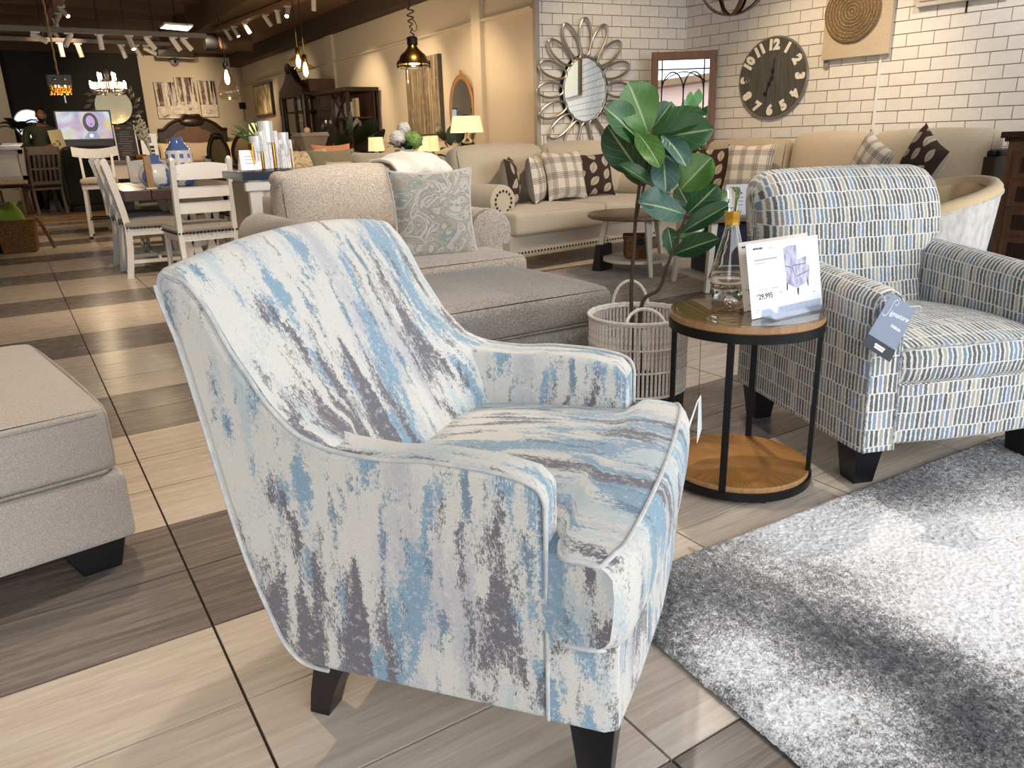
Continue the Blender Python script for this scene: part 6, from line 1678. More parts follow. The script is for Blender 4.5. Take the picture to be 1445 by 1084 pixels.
# ------------------------------------------------------------------ white ladder-back dining set
def dining_chair(label, c, rz):
    """local: x = width, +y = where the sitter looks; back posts at y = 0"""
    o = thing('dining_chair', label, 'chair', (c[0], c[1], 0), rz, 'ladder-back chairs at the dining table')
    def by(z): return -.10 * max(0, (z - .42) / .58) ** 1.3 - .05 * max(0, (.42 - z) / .42) ** 1.5
    for sx in (-1, 1):
        zs = [0, .12, .25, .42, .55, .68, .80, .90, .99]
        mb = MB()
        def fn(u, v):
            z = zs[int(round(u * 8))]; k = int(round(v * 4)) % 4
            return (sx * .215 + (-.019, .019, .019, -.019)[k], by(z) + (-.026, -.026, .026, .026)[k], z)
        mb.grid(fn, 8, 4, cv=True)
        mb.add([fn(1, k / 4) for k in range(4)], [(0, 1, 2, 3)])
        mb.add([fn(0, k / 4) for k in range(4)], [(3, 2, 1, 0)])
        mb.ball((sx * .215, by(.99), .985), (.021, .027, .028), 8, 6)
        mb.build('post', M_distress, o, weld=.0003)
        MB().beam((sx * .225, .44, 0), (sx * .215, .42, .43), .034, .034, (0, 1, 0), .042, .042).build('leg', M_distress, o, smooth=False, bevel=.003)
        MB().beam((sx * .215, .0, .14), (sx * .22, .43, .14), .02, .03).build('stretcher', M_distress, o, smooth=False)
        MB().box((sx * .215, .21, .40), (.025, .40, .07)).build('apron', M_distress, o, smooth=False)
    MB().box((0, .425, .40), (.40, .025, .07)).build('apron', M_distress, o, smooth=False)
    MB().box((0, .0, .40), (.40, .025, .07)).build('apron', M_distress, o, smooth=False)
    for z, h, arch in ((.625, .085, .0), (.745, .085, .0), (.895, .105, .022)):
        mb = MB()
        mb.grid(lambda u, v: [(lerp(-.205, .205, u), by(z) - .016 * (1 - (2 * u - 1) ** 2) + (-.010, .010, .010, -.010)[int(round(v * 4)) % 4], z + (-h / 2, -h / 2, h / 2 + arch * (1 - (2 * u - 1) ** 2), h / 2 + arch * (1 - (2 * u - 1) ** 2))[int(round(v * 4)) % 4])][0], 10, 4, cv=True)
        mb.build('slat', M_distress, o, smooth=False)
    MB().box((0, .215, .155), (.42, .02, .03)).build('stretcher', M_distress, o, smooth=False)
    st_ = MB().cushion((0, .215, .455), (.49, .49, .065), .03, (0, 0, .018), 8).build('seat', M_greyseat, o, weld=.0004)
    nm = MB()
    for k in range(17):
        q = -.225 + .45 * k / 16
        for p in ((q, -.026, .432), (q, .456, .432), (-.243, q + .215, .432), (.243, q + .215, .432)): nm.box(p, (.013, .013, .013))
    tag(nm.build('nailheads', M_iron, st_, smooth=False), kind='stuff')
    return o
M_greyseat = weave('grey_seat_cloth', '#8b857e', '#a39d95', 160)
dch = dining_chair('white ladder-back chair seen from behind at the near end of the dining table', (1.30, 6.60), R(4))
dup(dch, (.84, 7.64, 0), R(-96), 'white ladder-back chair at the left side of the dining table, nearest of three')
dup(dch, (.84, 8.15, 0), R(-96), 'white ladder-back chair at the left side of the dining table, middle of three')
dup(dch, (.84, 8.66, 0), R(-96), 'white ladder-back chair at the left side of the dining table, furthest of three')
dup(dch, (2.24, 7.85, 0), R(90), 'white ladder-back chair at the right side of the dining table beside the console')
dup(dch, (2.24, 8.45, 0), R(90), 'white ladder-back chair at the right side of the dining table, behind the other')
dup(dch, (1.42, 9.75, 0), R(180), 'white ladder-back chair at the far end of the dining table behind the vases')
M_plank = wood('purple_brown_planks', '#3a2b2c', '#5d4a48', 1, 4, 0.3)
dt = thing('dining_table', 'dining table with thick purple-brown plank top and white trestle legs', 'table', (1.38, 8.42, 0))
for k in range(5): MB().box((-.44 + .22 * k, 0, .695), (.217, 1.96, .09)).build('plank', M_plank, dt, smooth=False, bevel=.006)
for y in (-.55, .55):
    MB().box((.12, y, .04), (.46, .10, .08)).build('foot', M_distress, dt, smooth=False, bevel=.008)
    MB().box((.12, y, .62), (.46, .10, .06)).build('crosspiece', M_distress, dt, smooth=False)
    for sx in (-1, 1): MB().beam((.12 + sx * .05, y, .07), (.12 + sx * .16, y, .60), .08, .07, (0, 1, 0)).beam((.12 + sx * .16, y, .07), (.12 + sx * .05, y, .60), .08, .07, (0, 1, 0)).build('trestle_leg', M_distress, dt, smooth=False, bevel=.006)
MB().box((.12, 0, .22), (.08, 1.0, .10)).build('beam', M_distress, dt, smooth=False)
# vases on the table
def vase_mat(kind):
    t = NT('blue_and_white_' + kind)
    v = t.coord('Object'); sp = t.node('ShaderNodeSeparateXYZ'); t.link(v, sp.inputs[0])
    a = t.math('ARCTAN2', sp.outputs[1], sp.outputs[0]); z = sp.outputs[2]
    f, _ = t.noise(v, 14, 3, .6)
    if kind == 'tall':
        fu = t.math('FRACT', t.math('MULTIPLY', a, 1.6)); fz = t.math('FRACT', t.math('MULTIPLY', z, 13.0))
        m = t.math('MULTIPLY', t.math('MULTIPLY', t.step(fu, .25, .28), t.math('SUBTRACT', 1.0, t.step(fu, .72, .75))), t.math('MULTIPLY', t.step(fz, .2, .24), t.math('SUBTRACT', 1.0, t.step(fz, .70, .74))))
        m = t.math('MAXIMUM', t.math('MULTIPLY', m, t.step(z, .12, .125)), t.math('MAXIMUM', t.step(z, .315, .32), t.math('MULTIPLY', t.math('SUBTRACT', 1.0, t.step(z, .08, .10)), t.step(f, .48, .52))))
    else:
        fu = t.math('SUBTRACT', t.math('FRACT', t.math('MULTIPLY', a, .64)), .5); zz = t.math('MULTIPLY', t.math('SUBTRACT', z, .10), 5.5)
        r2 = t.math('ADD', t.math('MULTIPLY', fu, t.math('MULTIPLY', fu, 5.0)), t.math('MULTIPLY', zz, zz))
        m = t.math('MAXIMUM', t.math('SUBTRACT', 1.0, t.step(t.math('ADD', r2, t.math('MULTIPLY', f, .12)), .20, .23)), t.step(z, .205, .21))
        m = t.math('MAXIMUM', m, t.math('MULTIPLY', t.math('SUBTRACT', 1.0, t.step(z, .035, .04)), t.step(f, .5, .54)))
    c = t.mix(t.math('MULTIPLY', m, .92), hexc('#dadde2'), t.mix(f, hexc('#1d3f92'), hexc('#4a74c4')))
    t.base(c); t.p(Roughness=.18); return t.m
v1c = (1.4110, 7.9500, 0.7390); v1 = thing('blue_white_vase', 'tall blue and white jar with blue stepped neck on the dining table', 'vase', (v1c[0], 7.95, .741))
MB().lathe([(.06, 0), (.10, .01), (.135, .07), (.130, .10), (.118, .12), (.118, .31), (.108, .325), (.085, .35), (.06, .39), (.055, .43), (.045, .432), (.0, .41)], 28, cap=False).build('jar_body', vase_mat('tall'), v1, angle=35)
v2c = (1.1530, 7.7500, 0.7600); v2 = thing('blue_white_vase', 'squat blue and white vase holding dried flowers on the dining table', 'vase', (v2c[0], 7.75, .741))
MB().lathe([(.08, 0), (.11, .03), (.145, .085), (.14, .13), (.10, .20), (.05, .235), (.055, .285), (.04, .285), (.0, .25)], 28, cap=False).build('vase_body', vase_mat('squat'), v2, angle=40)
M_dry = plain('dried_stems', '#b9b49a', .8, var=.2); rs = random.Random(3)
for k in range(9):
    d = Vector((-.35 + .10 * (k % 4) + rs.gauss(0, .08), rs.gauss(0, .15), 1)).normalized(); l = .22 + .16 * rs.random(); b = Vector((0, 0, .27))
    mb = MB(); mb.tube([b, b + d * l], .003, 5)
    for q in range(12): mb.ball(b + d * l * (.6 + .4 * q / 12) + Vector((rs.gauss(0, .018), rs.gauss(0, .018), rs.gauss(0, .012))), .010, 5, 4)
    mb.build('dried_sprig', M_dry, v2, smooth=False)
c9 = (1.0780, 7.6200, 0.7440); ch9 = thing('candlestick', 'square tan wooden candlestick block on the dining table beside the vases', 'candlestick', (c9[0], 7.6, .741))
MB().box((0, 0, .14), (.055, .055, .28)).build('column', wood('pale_ash', '#8d6f4f', '#b8976f', 2, 6), ch9, smooth=False, bevel=.003)
MB().box((0, 0, .006), (.09, .09, .012)).build('foot', M_creamleg, ch9, smooth=False)
tr9 = thing('tray', 'low silver tray on the dining table right of the squat vase', 'tray', (v2c[0] + .10, 7.58, .741)); MB().box((0, 0, .010), (.20, .16, .02)).build('tray_body', M_chrome, tr9, smooth=False, bevel=.004)

# ------------------------------------------------------------------ counter stool, side cabinet, menu board, television, black sofa
M_cushpale = weave('pale_seat_cloth', '#a99d8d', '#c4b8a7', 160)
sx0 = (0.8600, 11.5500, 0.7580)
so = thing('bar_stool', 'white bar stool with curved top rail and nailhead seat behind the dining table', 'stool', ((0.9530, 11.5000, 0.1410)[0] + .07, 11.45, 0), R(-8))
for a, b in ((-1, -1), (1, -1), (-1, 1), (1, 1)):
    MB().beam((a * .20, b * .19, 0), (a * .175, b * .165, .66), .036, .036, (0, 1, 0)).build('leg', M_distress, so, smooth=False, bevel=.003)
    MB().box((a * .20, b * .19, .012), (.045, .045, .024)).build('foot_cap', M_iron, so, smooth=False)
for a in (-1, 1): MB().beam((a * .175, .16, .66), (a * .185, .25, 1.03), .03, .03, (0, 1, 0)).build('post', M_distress, so, smooth=False)
MB().tube([(-.19, -.18, .24), (.19, -.18, .24), (.19, .18, .24), (-.19, .18, .24)], .012, 6, closed=True).build('footrest', M_iron, so)
MB().box((0, 0, .64), (.40, .38, .06)).build('apron', M_distress, so, smooth=False)
MB().cushion((0, 0, .70), (.43, .41, .075), .03, (0, 0, .02), 8).build('seat', M_cushpale, so, weld=.0004)
nm = MB()
for k in range(15):
    q = -.20 + .40 * k / 14
    for p in ((q, -.208, .675), (-.218, q, .675), (.218, q, .675)): nm.box(p, (.013, .013, .013))
tag(nm.build('nailheads', M_iron, so, smooth=False), kind='stuff')
MB().grid(lambda u, v: [(lerp(-.27, .27, u), .25 + .05 * (1 - (2 * u - 1) ** 2) + (-.012, .012, .012, -.012)[int(round(v * 4)) % 4], 1.075 + (-.06, -.06, .06, .06)[int(round(v * 4)) % 4] - .035 * (1 - (2 * u - 1) ** 2))][0], 14, 4, cv=True).build('top_rail', M_distress, so, angle=50)
bcx0, bcx1 = (1.1360, 11.9000, 0.8730)[0], (1.6760, 11.9000, 0.8510)[0]
bc_ = thing('counter_table', 'white counter table with brown top and open shelf behind the dining table', 'table', (0, 0, 0)); zt_ = (1.4060, 11.9000, 0.9360)[2]
xm_ = (bcx0 + bcx1) / 2 + .15; wx = bcx1 - bcx0 + .4
MB().box((xm_, 12.2, zt_ - .02), (wx, .62, .045)).build('table_top', M_greywood, bc_, smooth=False, bevel=.005)
MB().box((xm_, 11.95, zt_ - .14), (wx - .06, .03, .19)).build('apron', M_cushwhite, bc_, smooth=False)
for x in (xm_ - wx / 2 + .07, xm_ + wx / 2 - .07):
    for y in (11.97, 12.43): MB().box((x, y, (zt_ - .05) / 2), (.08, .08, zt_ - .05)).build('leg', M_cushwhite, bc_, smooth=False, bevel=.004)
MB().box((xm_, 12.2, .18), (wx - .1, .5, .03)).build('shelf', M_cushwhite, bc_, smooth=False)
MB().box((xm_, 12.43, .5), (wx - .1, .02, .64)).build('back_panel', M_black, bc_, smooth=False)
mnl, mnr = (1.3430, 12.1000, 1.4070), (1.6250, 12.1000, 1.4120); mzb = zt_ + .003
mb_ = thing('menu_board', 'black printed menu board in slim grey frame standing on the white counter table', 'sign', ((mnl[0] + mnr[0]) / 2 + .02, 12.1, 0), 0)
mw, mh = mnr[0] - mnl[0] - .02, mnl[2] - mzb
ML_ = Matrix.Translation((0, 0, mzb)) @ Matrix.Rotation(R(-8), 4, 'X')
MB().box((0, 0, mh / 2), (mw, .012, mh), M=ML_).build('board', plain('menu_black', '#121116', .6), mb_, smooth=False)
for x in (-mw / 2, mw / 2): MB().box((x, 0, mh / 2), (.015, .02, mh), M=ML_).build('frame', M_silver, mb_, smooth=False)
M_mtxt = plain('menu_grey_text', '#5a5560', .6); M_mred = plain('menu_red', '#b04438', .6)
for k in range(11):
    z = mh * (.80 - .066 * k); w = mw * (.62 if k % 3 else .45)
    MB().box((-.02 * (k % 2), -.008, z), (w, .002, .012), M=ML_).build('print', M_mtxt if k != 9 else M_mred, mb_, smooth=False)
MB().box((-mw * .28, -.008, mh * .91), (mw * .22, .002, .02), M=ML_).build('print', M_mred, mb_, smooth=False)
MB().box((mw * .25, -.008, mh * .91), (mw * .25, .002, .014), M=ML_).build('print', M_mtxt, mb_, smooth=False)
cc2 = thing('info_card', 'white card with photo and three small icons standing behind the dried flowers', 'sign', ((1.7860, 12.1000, 1.1290)[0], 12.1, zt_ + .003))
chh = (1.8100, 12.1000, 1.2790)[2] - zt_
MB().box((0, 0, chh / 2), (.21, .012, chh)).build('card', M_paper, cc2, smooth=False)
MB().box((-.01, -.008, chh * .76), (.08, .003, chh * .24)).build('print', plain('mauve_print', '#8a6f7c', .6), cc2, smooth=False)
for k in range(3): MB().box((.02, -.008, chh * (.48 - .15 * k)), (.07, .003, .035)).build('print', M_dkink, cc2, smooth=False)
gb = thing('gold_bowl', 'small gold bowl on the white counter table right of the menu board', 'bowl', ((1.6410, 12.0000, 0.9920)[0], 12.02, zt_ + .003))
MB().lathe([(.03, 0), (.07, .03), (.08, .07), (.07, .07), (.0, .02)], 16, cap=False).build('bowl_body', M_gold, gb)
# black sofa
M_blk = weave('black_upholstery', '#0b0a0a', '#15130f', 120)
kx0, kx1 = (0.7820, 14.9000, 0.7930)[0], (1.7020, 14.9000, 0.7520)[0]
ks = thing('recliner', 'large black upholstered recliner seen from behind left of the bar stool', 'armchair', ((kx0 + kx1) / 2 + .05, 15.3, .1))
kw = kx1 - kx0; kz = (1.1200, 15.0000, 1.1500)[2] - .1
MB().cushion((0, -.25, kz / 2 + .05), (kw, .34, kz - .1), .12, (.02, .05, .02), 10).build('back', M_blk, ks, weld=.0004)
MB().cushion((0, .2, .32), (kw, .9, .55), .08, n=8).build('body', M_blk, ks, weld=.0004)
for sx in (-1, 1): MB().cushion((sx * (kw / 2 - .08), .2, .45), (.2, .9, .5), .08, n=8).build('arm', M_blk, ks, weld=.0004)
MB().box((0, .1, .04), (kw - .1, .9, .08)).build('plinth', M_blk, ks, smooth=False)
# television
tl, tr_, tb2 = (0.9150, 16.4000, 1.7750), (1.8180, 16.4000, 1.7820), (0.8810, 16.4000, 1.2390)
tvw, tvh = tr_[0] - tl[0], tl[2] - tb2[2]
tv = thing('television', 'lit television showing a woman on a pastel background above the black recliner', 'television', ((tl[0] + tr_[0]) / 2 + .03, 16.4, tb2[2]))
MB().box((0, 0, tvh / 2), (tvw, .05, tvh)).build('casing', M_black, tv, smooth=False, bevel=.006)
def tvmat():
    t = NT('tv_picture')
    v = t.coord('Object', (1, 1, 1)); f, _ = t.noise(v, 2.2, 3, .5, 1.2); g, _ = t.noise(t.coord('Object', loc=(4, 2, 7)), 3.1, 2, .5, .8)
    c = t.ramp(f, [(.3, hexc('#8f9ac2')), (.45, hexc('#c7a9bd')), (.58, hexc('#d8c77c')), (.72, hexc('#c98a76'))])
    c = t.mix(t.step(g, .45, .7), c, hexc('#cfe0ea'))
    t.base((0, 0, 0, 1)); t.link(c, t.b.inputs['Emission Color']); t.b.inputs['Emission Strength'].default_value = .42; t.p(Roughness=.3)
    return t.m
scr = MB().box((0, -.027, tvh / 2 + .01), (tvw - .05, .004, tvh - .07)).build('screen', tvmat(), tv, smooth=False)
def tvshape(pts, m_, dy): MB().add([(x, -.030 - dy, z) for x, z in pts], [tuple(range(len(pts)))]).build('screen_image', m_, scr, smooth=False)
ell = lambda cx, cz, rx, rz, n=18: [(cx + rx * math.cos(2 * PI * k / n), cz + rz * math.sin(2 * PI * k / n)) for k in range(n)]
zc9 = tvh * .55
tvshape(ell(.10, zc9 + .03, .125, .17, 24), emit('tv_dark', '#4c5658', .35), .001)
tvshape(ell(.10, zc9 + .05, .072, .10), emit('tv_skin', '#b79ac6', .45), .003)
tvshape(ell(.105, zc9 + .005, .025, .012), emit('tv_lip', '#8a6a98', .4), .005)
tvshape([(-.05, .05), (.22, .05), (.17, zc9 - .12), (.05, zc9 - .12)], emit('tv_coat', '#8d9bb6', .4), .002)
tvshape(ell(.08, .10, .03, .03), emit('tv_glow', '#e9f2fb', .7), .005)
ts = thing('tv_stand', 'dark stand under the lit television', 'stand', (tv.location.x, 16.5, .1)); MB().box((0, 0, (tb2[2] - .1) / 2), (tvw * .9, .4, tb2[2] - .101)).build('cabinet_body', M_darkwood, ts, smooth=False)
# round mirror on the charcoal wall
rmc = (2.2550, 19.2500, 1.9750)
rm = thing('round_mirror', 'round mirror with a rim of leaf shapes on the charcoal wall behind the candle chandelier', 'mirror', (rmc[0], 19.20, rmc[2]))
MB().grid(lambda u, v: (.36 * v * math.cos(2 * PI * u), 0, .36 * v * math.sin(2 * PI * u)), 32, 1, cu=True).build('glass', plain('tan_mirror', '#5f5644', .10, 1.0), rm, smooth=False)
M_leafmir = plain('mirror_leaf', '#dfe3ea', .12, .9)
for k in range(26):
    a = 2 * PI * k / 26; r0 = .44 + .06 * (k % 2)
    d = Vector((math.cos(a + .5), 0, math.sin(a + .5))); e = Vector((-d.z, 0, d.x)); c0 = Vector((r0 * math.cos(a), -.02, r0 * math.sin(a)))
    MB().add([c0 - d * .10, c0 + e * .045, c0 + d * .10, c0 - e * .045, c0 + Vector((0, -.015, 0))], [(0, 1, 4), (1, 2, 4), (2, 3, 4), (3, 0, 4)]).build('mirror_leaf', M_leafmir, rm, smooth=False)
# ------------------------------------------------------------------ the man with a sheet of paper
hx, hz = (0.7190, 16.0000, 1.6790)[0], (0.7190, 16.0000, 1.6790)[2]
man = thing('person', 'man in dark green polo shirt holding a cream sheet of paper beside the television', 'person', (hx - .06, 16.0, .1))
M_skin = plain('brown_skin', '#8a5a40', .5); M_shirt = plain('olive_green_shirt', '#2b3016', .8); M_hair = plain('black_hair', '#0f0d0c', .6); M_trouser = plain('dark_trousers', '#16161a', .8)
def skin(name, verts, edges, radii, m_, parent, sub=2):
    me = bpy.data.meshes.new(name); me.from_pydata(verts, edges, [])
    o = bpy.data.objects.new(name, me); COL.objects.link(o); o.parent = parent
    sk = o.modifiers.new('skin', 'SKIN'); lay = me.skin_vertices[0] if me.skin_vertices else None
    bpy.context.view_layer.objects.active = o
    for i, r_ in enumerate(radii):
        me.skin_vertices[0].data[i].radius = r_ if isinstance(r_, tuple) else (r_, r_)
    me.skin_vertices[0].data[0].use_root = True
    sk.use_smooth_shade = True
    s_ = o.modifiers.new('sub', 'SUBSURF'); s_.levels = sub; s_.render_levels = sub
    me.materials.append(m_); return o
HT = hz - .1
sh = HT - .205   # shoulder height
hip = .90 * HT / 1.62
bv = [(0, 0, hip), (0, 0, hip + .18), (.01, 0, sh - .16), (.02, 0, sh - .02), (.045, -.02, sh + .08), (.055, -.03, HT - .10),
      (-.19, .02, sh - .03), (-.24, .02, sh - .28), (-.05, -.24, sh - .36), (.16, -.30, sh - .27),
      (.20, -.04, sh - .04), (.25, -.10, sh - .27), (.22, -.30, sh - .31),
      (-.10, 0, hip - .06), (-.11, -.01, hip * .52), (-.12, .02, .07), (-.12, -.12, .035),
      (.10, 0, hip - .06), (.12, -.01, hip * .52), (.13, .02, .07), (.14, -.12, .035)]
be = [(0, 1), (1, 2), (2, 3), (3, 4), (4, 5), (3, 6), (6, 7), (7, 8), (8, 9), (3, 10), (10, 11), (11, 12), (0, 13), (13, 14), (14, 15), (15, 16), (0, 17), (17, 18), (18, 19), (19, 20)]
brd = [(.16, .11), (.16, .11), (.19, .12), (.15, .10), .055, .055, .075, .052, .042, .028, .072, .05, .03, .09, .06, .042, .035, .09, .06, .042, .035]
body = skin('body', bv, be, brd, [M_skin], man) if False else None
M_body = NT('clothed_man')
spb = M_body.node('ShaderNodeSeparateXYZ'); M_body.link(M_body.coord('Object'), spb.inputs[0])
zz_ = spb.outputs[2]; yy_ = spb.outputs[1]
cB = M_body.mix(M_body.step(zz_, (hip - .02) / 2.5, (hip) / 2.5) if False else M_body.math('GREATER_THAN', zz_, hip - .03), hexc('#16161a'), hexc('#2b3016'))
cB = M_body.mix(M_body.math('MULTIPLY', M_body.math('GREATER_THAN', zz_, sh + .03), M_body.math('LESS_THAN', M_body.math('ABSOLUTE', M_body.math('SUBTRACT', spb.outputs[0], .05)), .075)), cB, hexc('#7a4d36'))
fore = M_body.math('MULTIPLY', M_body.math('LESS_THAN', yy_, -.165), M_body.math('GREATER_THAN', zz_, hip + .05))
cB = M_body.mix(fore, cB, hexc('#7a4d34'))
M_body.base(cB); M_body.p(Roughness=.7)
body = skin('body', bv, be, brd, M_body.m, man)
HC = Vector((.065, -.045, HT))
hm = MB()
def headf(u, v):
    th, ph = 2 * PI * u, PI * max(.002, min(.998, v))
    d = Vector((math.cos(th) * math.sin(ph), math.sin(th) * math.sin(ph), -math.cos(ph)))
    r = Vector((.076 - .012 * max(0, -d.z), .096, .122))
    p = Vector((d.x * r.x, d.y * r.y, d.z * r.z))
    if d.y < -.5 and d.z < -.3: p.y += -.006
    return HC + p
hm.grid(headf, 24, 18, cu=True)
hm.hexa([HC + Vector(q) for q in ((-.010, -.090, -.030), (.010, -.090, -.030), (.014, -.112, -.030), (-.014, -.112, -.030))], [HC + Vector(q) for q in ((-.006, -.088, .022), (.006, -.088, .022), (.005, -.096, .022), (-.005, -.096, .022))])
for sx in (-1, 1): hm.ball(HC + Vector((sx * .076, .005, -.005)), (.012, .022, .032), 8, 6)
hm.build('head', M_skin, man, angle=60)
MB().grid(lambda u, v: HC + Vector((.082 * math.cos(2 * PI * u) * math.sin(PI * (.45 * v + .001)), .012 + .098 * math.sin(2 * PI * u) * math.sin(PI * (.45 * v + .001)), .014 + .122 * math.cos(PI * (.45 * v + .001)))), 22, 8, cu=True).build('hair', M_hair, man)
MB().grid(lambda u, v: HC + (headf(lerp(.53, .97, u), lerp(.02, .37, v)) - HC) * 1.05, 14, 8).build('beard', M_hair, man)
for sx in (-1, 1):
    MB().ball(HC + Vector((sx * .030, -.087, .006)), (.010, .007, .005), 8, 6).build('eye', M_vel, man)
    MB().box(HC + Vector((sx * .030, -.093, .026)), (.034, .008, .007)).build('eyebrow', M_hair, man)
MB().box(HC + Vector((0, -.097, -.058)), (.042, .008, .012)).build('mouth', plain('lip', '#5a2c28', .5), man)
for hxp, hyp, hzp, sg in ((.16, -.31, sh - .265, 1), (.22, -.31, sh - .31, -1)):
    fm = MB().ball((hxp + .025 * sg, hyp - .01, hzp), (.042, .022, .038), 10, 7)
    for k in range(4):
        y = hyp - .02; z = hzp + .026 - .017 * k
        fm.tube(smooth_path([(hxp + .05 * sg, y, z), (hxp + (.085 + .006 * (k in (1, 2))) * sg, y - .012, z - .004), (hxp + .10 * sg, y - .002, z - .010)], 3), [.0095] * 6 + [.0075], 6)
    fm.tube(smooth_path([(hxp + .02 * sg, hyp - .02, hzp + .025), (hxp + .05 * sg, hyp - .035, hzp + .045), (hxp + .08 * sg, hyp - .03, hzp + .04)], 3), .010, 6)
    fm.build('hand', M_skin, man)
pa = thing('paper_sheet', 'cream sheet of paper held in the hands of the man in green', 'paper')
pc0 = (0.8880, 15.6600, 1.2530)
MB().hexa([(pc0[0] - .09, 15.655, pc0[2] - .20), (pc0[0] + .12, 15.655, pc0[2] - .20), (pc0[0] + .12, 15.66, pc0[2] - .20), (pc0[0] - .09, 15.66, pc0[2] - .20)],
          [(pc0[0] - .13, 15.655, pc0[2] + .17), (pc0[0] + .07, 15.655, pc0[2] + .19), (pc0[0] + .07, 15.66, pc0[2] + .19), (pc0[0] - .13, 15.66, pc0[2] + .17)]).build('sheet', plain('cream_paper', '#d8c79a', .7), pa, smooth=False)
# mirror behind the man, its reflection a glow put into the glass; palm
rw_ = thing('arched_mirror', 'round-topped mirror with painted-on glow on the charcoal wall behind the man', 'mirror', ((0.6440, 19.2000, 1.6360)[0], 19.205, (0.6440, 19.2000, 1.6360)[2]))
MB().lathe([(0, 0), (.27, 0), (.27, .02), (0, .02)], 28, cap=False).build('glass', emit('painted_glow_glass', '#dbe6f5', .55), rw_, smooth=False, rot=(R(90), 0, 0))
MB().tube([(.275 * math.cos(2 * PI * k / 36), -.015, .275 * math.sin(2 * PI * k / 36)) for k in range(36)], .012, 6, closed=True).build('frame', M_silver, rw_)
pq = (0.4050, 16.5000, 1.2880); pmx = thing('palm_plant', 'dark palm plant at the left of the man in green', 'plant', (pq[0] - .02, 16.5, .1))
MB().lathe([(.14, 0), (.18, .35), (.16, .35)], 16).build('pot', M_black, pmx); MB().tube([(0, 0, .3), (0, 0, 1.25)], .02, 6).build('stem', M_stem, pmx)
rs = random.Random(4)
for k in range(15):
    a = 2 * PI * k / 15 + rs.random() * .3; d = Vector((math.cos(a), math.sin(a), 1.0 + .7 * rs.random())).normalized(); l = .38 + .15 * rs.random(); sd = d.cross(UP).normalized(); b = Vector((0, 0, 1.3 + .1 * rs.random()))
    mb = MB()
    for q in range(12):
        t0 = .2 + .8 * q / 12; p0 = b + d * l * t0 - UP * l * .55 * t0 * t0
        for sg in (-1, 1):
            tip = p0 + sd * sg * .16 * (1.1 - t0) + d * .08 - UP * .05
            mb.add([p0, p0 + d * .022, tip], [(0, 1, 2)])
    mb.tube([b + d * l * t - UP * l * .55 * t * t for t in (0, .25, .5, .75, 1)], .005, 4)
    mb.build('frond', M_leafdark, pmx, smooth=False)

# ------------------------------------------------------------------ grey slat-back chairs and table at the left edge
M_taupew = wood('taupe_wood', '#5a4c40', '#7a6a5b', 2, 4, .5)
def slat_chair(label, c, rz, m_):
    o = thing('slat_chair', label, 'chair', (c[0], c[1], .1), rz, 'slat-back chairs on the far platform')
    def by(z): return -.16 * max(0, (z - .45) / .6) ** 1.2
    for sx in (-1, 1):
        MB().tube([(sx * .21, -.05, 0), (sx * .21, 0, .25), (sx * .21, 0, .45), (sx * .215, by(.75), .75), (sx * .22, by(1.04), 1.04)], .026, 6).build('post', m_, o)
        MB().beam((sx * .22, .43, 0), (sx * .21, .42, .43), .045, .045, (0, 1, 0)).build('leg', m_, o, smooth=False)
    MB().beam((-.24, by(1.0), 1.0), (.24, by(1.0), 1.0), .03, .13).build('top_rail', m_, o, smooth=False, bevel=.006)
    MB().beam((-.21, by(.74), .72), (.21, by(.74), .72), .022, .035).build('rail', m_, o, smooth=False)
    MB().beam((-.21, by(.52), .50), (.21, by(.52), .50), .022, .05).build('rail', m_, o, smooth=False)
    for k in range(5):
        x = -.14 + .07 * k; MB().beam((x, by(.5), .5), (x, by(.98), .98), .034, .014, (0, 1, 0)).build('slat', m_, o, smooth=False)
    MB().cushion((0, .21, .45), (.47, .47, .05), .02, n=6).build('seat', M_iron, o, weld=.0004)
    MB().box((0, .21, .41), (.42, .42, .05)).build('apron', m_, o, smooth=False)
    return o
q1 = (0.4630, 15.1000, 0.1220); sc1 = slat_chair('grey-brown slat-back chair seen from behind in front of the man', (q1[0] + .10, 14.95), R(14), M_taupew)
sc2 = slat_chair('pale slat-back chair further left behind the grey-brown one', ((0.2690, 15.9000, 0.2670)[0] - .17, 15.98), R(165), plain('pale_cream_wood', '#a68f70', .5))
tq = (0.2660, 13.4000, 0.6930)
lt = thing('grey_table', 'grey framed table panel on dark pedestal at the left edge of the room', 'table', (0, 0, 0))
tz0, tz1 = (0.2500, 13.4000, 0.7030)[2], (0.2960, 13.4000, 1.1240)[2]
xr9 = (0.2870, 13.4000, 0.9380)[0]
M_gpanel = plain('pale_grey_panel', '#a5a09a', .5, var=.1); M_gedge = plain('grey_panel_edge', '#8d8882', .5)
MB().box((xr9 - .62, 13.5, (tz0 + tz1) / 2), (1.24, .06, tz1 - tz0)).build('panel', M_gpanel, lt, smooth=False, bevel=.004)
for z in (tz0 + .03, tz1 - .03): MB().box((xr9 - .62, 13.465, z), (1.24, .03, .06)).build('edge', M_gedge, lt, smooth=False)
MB().box((xr9 - .03, 13.465, (tz0 + tz1) / 2), (.06, .03, tz1 - tz0)).build('edge', M_gedge, lt, smooth=False)
MB().box((xr9 - .75, 13.6, tz0 / 2), (.7, .4, tz0)).build('pedestal', plain('blue_black_pedestal', '#22242c', .6), lt, smooth=False)
MB().box((xr9 - .62, 13.55, tz1 + .012), (1.26, .3, .024)).build('table_top', M_gpanel, lt, smooth=False)
mgz = thing('magazine_stack', 'stack of pale magazines on the grey table at the left edge', 'magazines', ((0.1480, 13.5000, 1.1580)[0], 13.52, tz1 + .025))
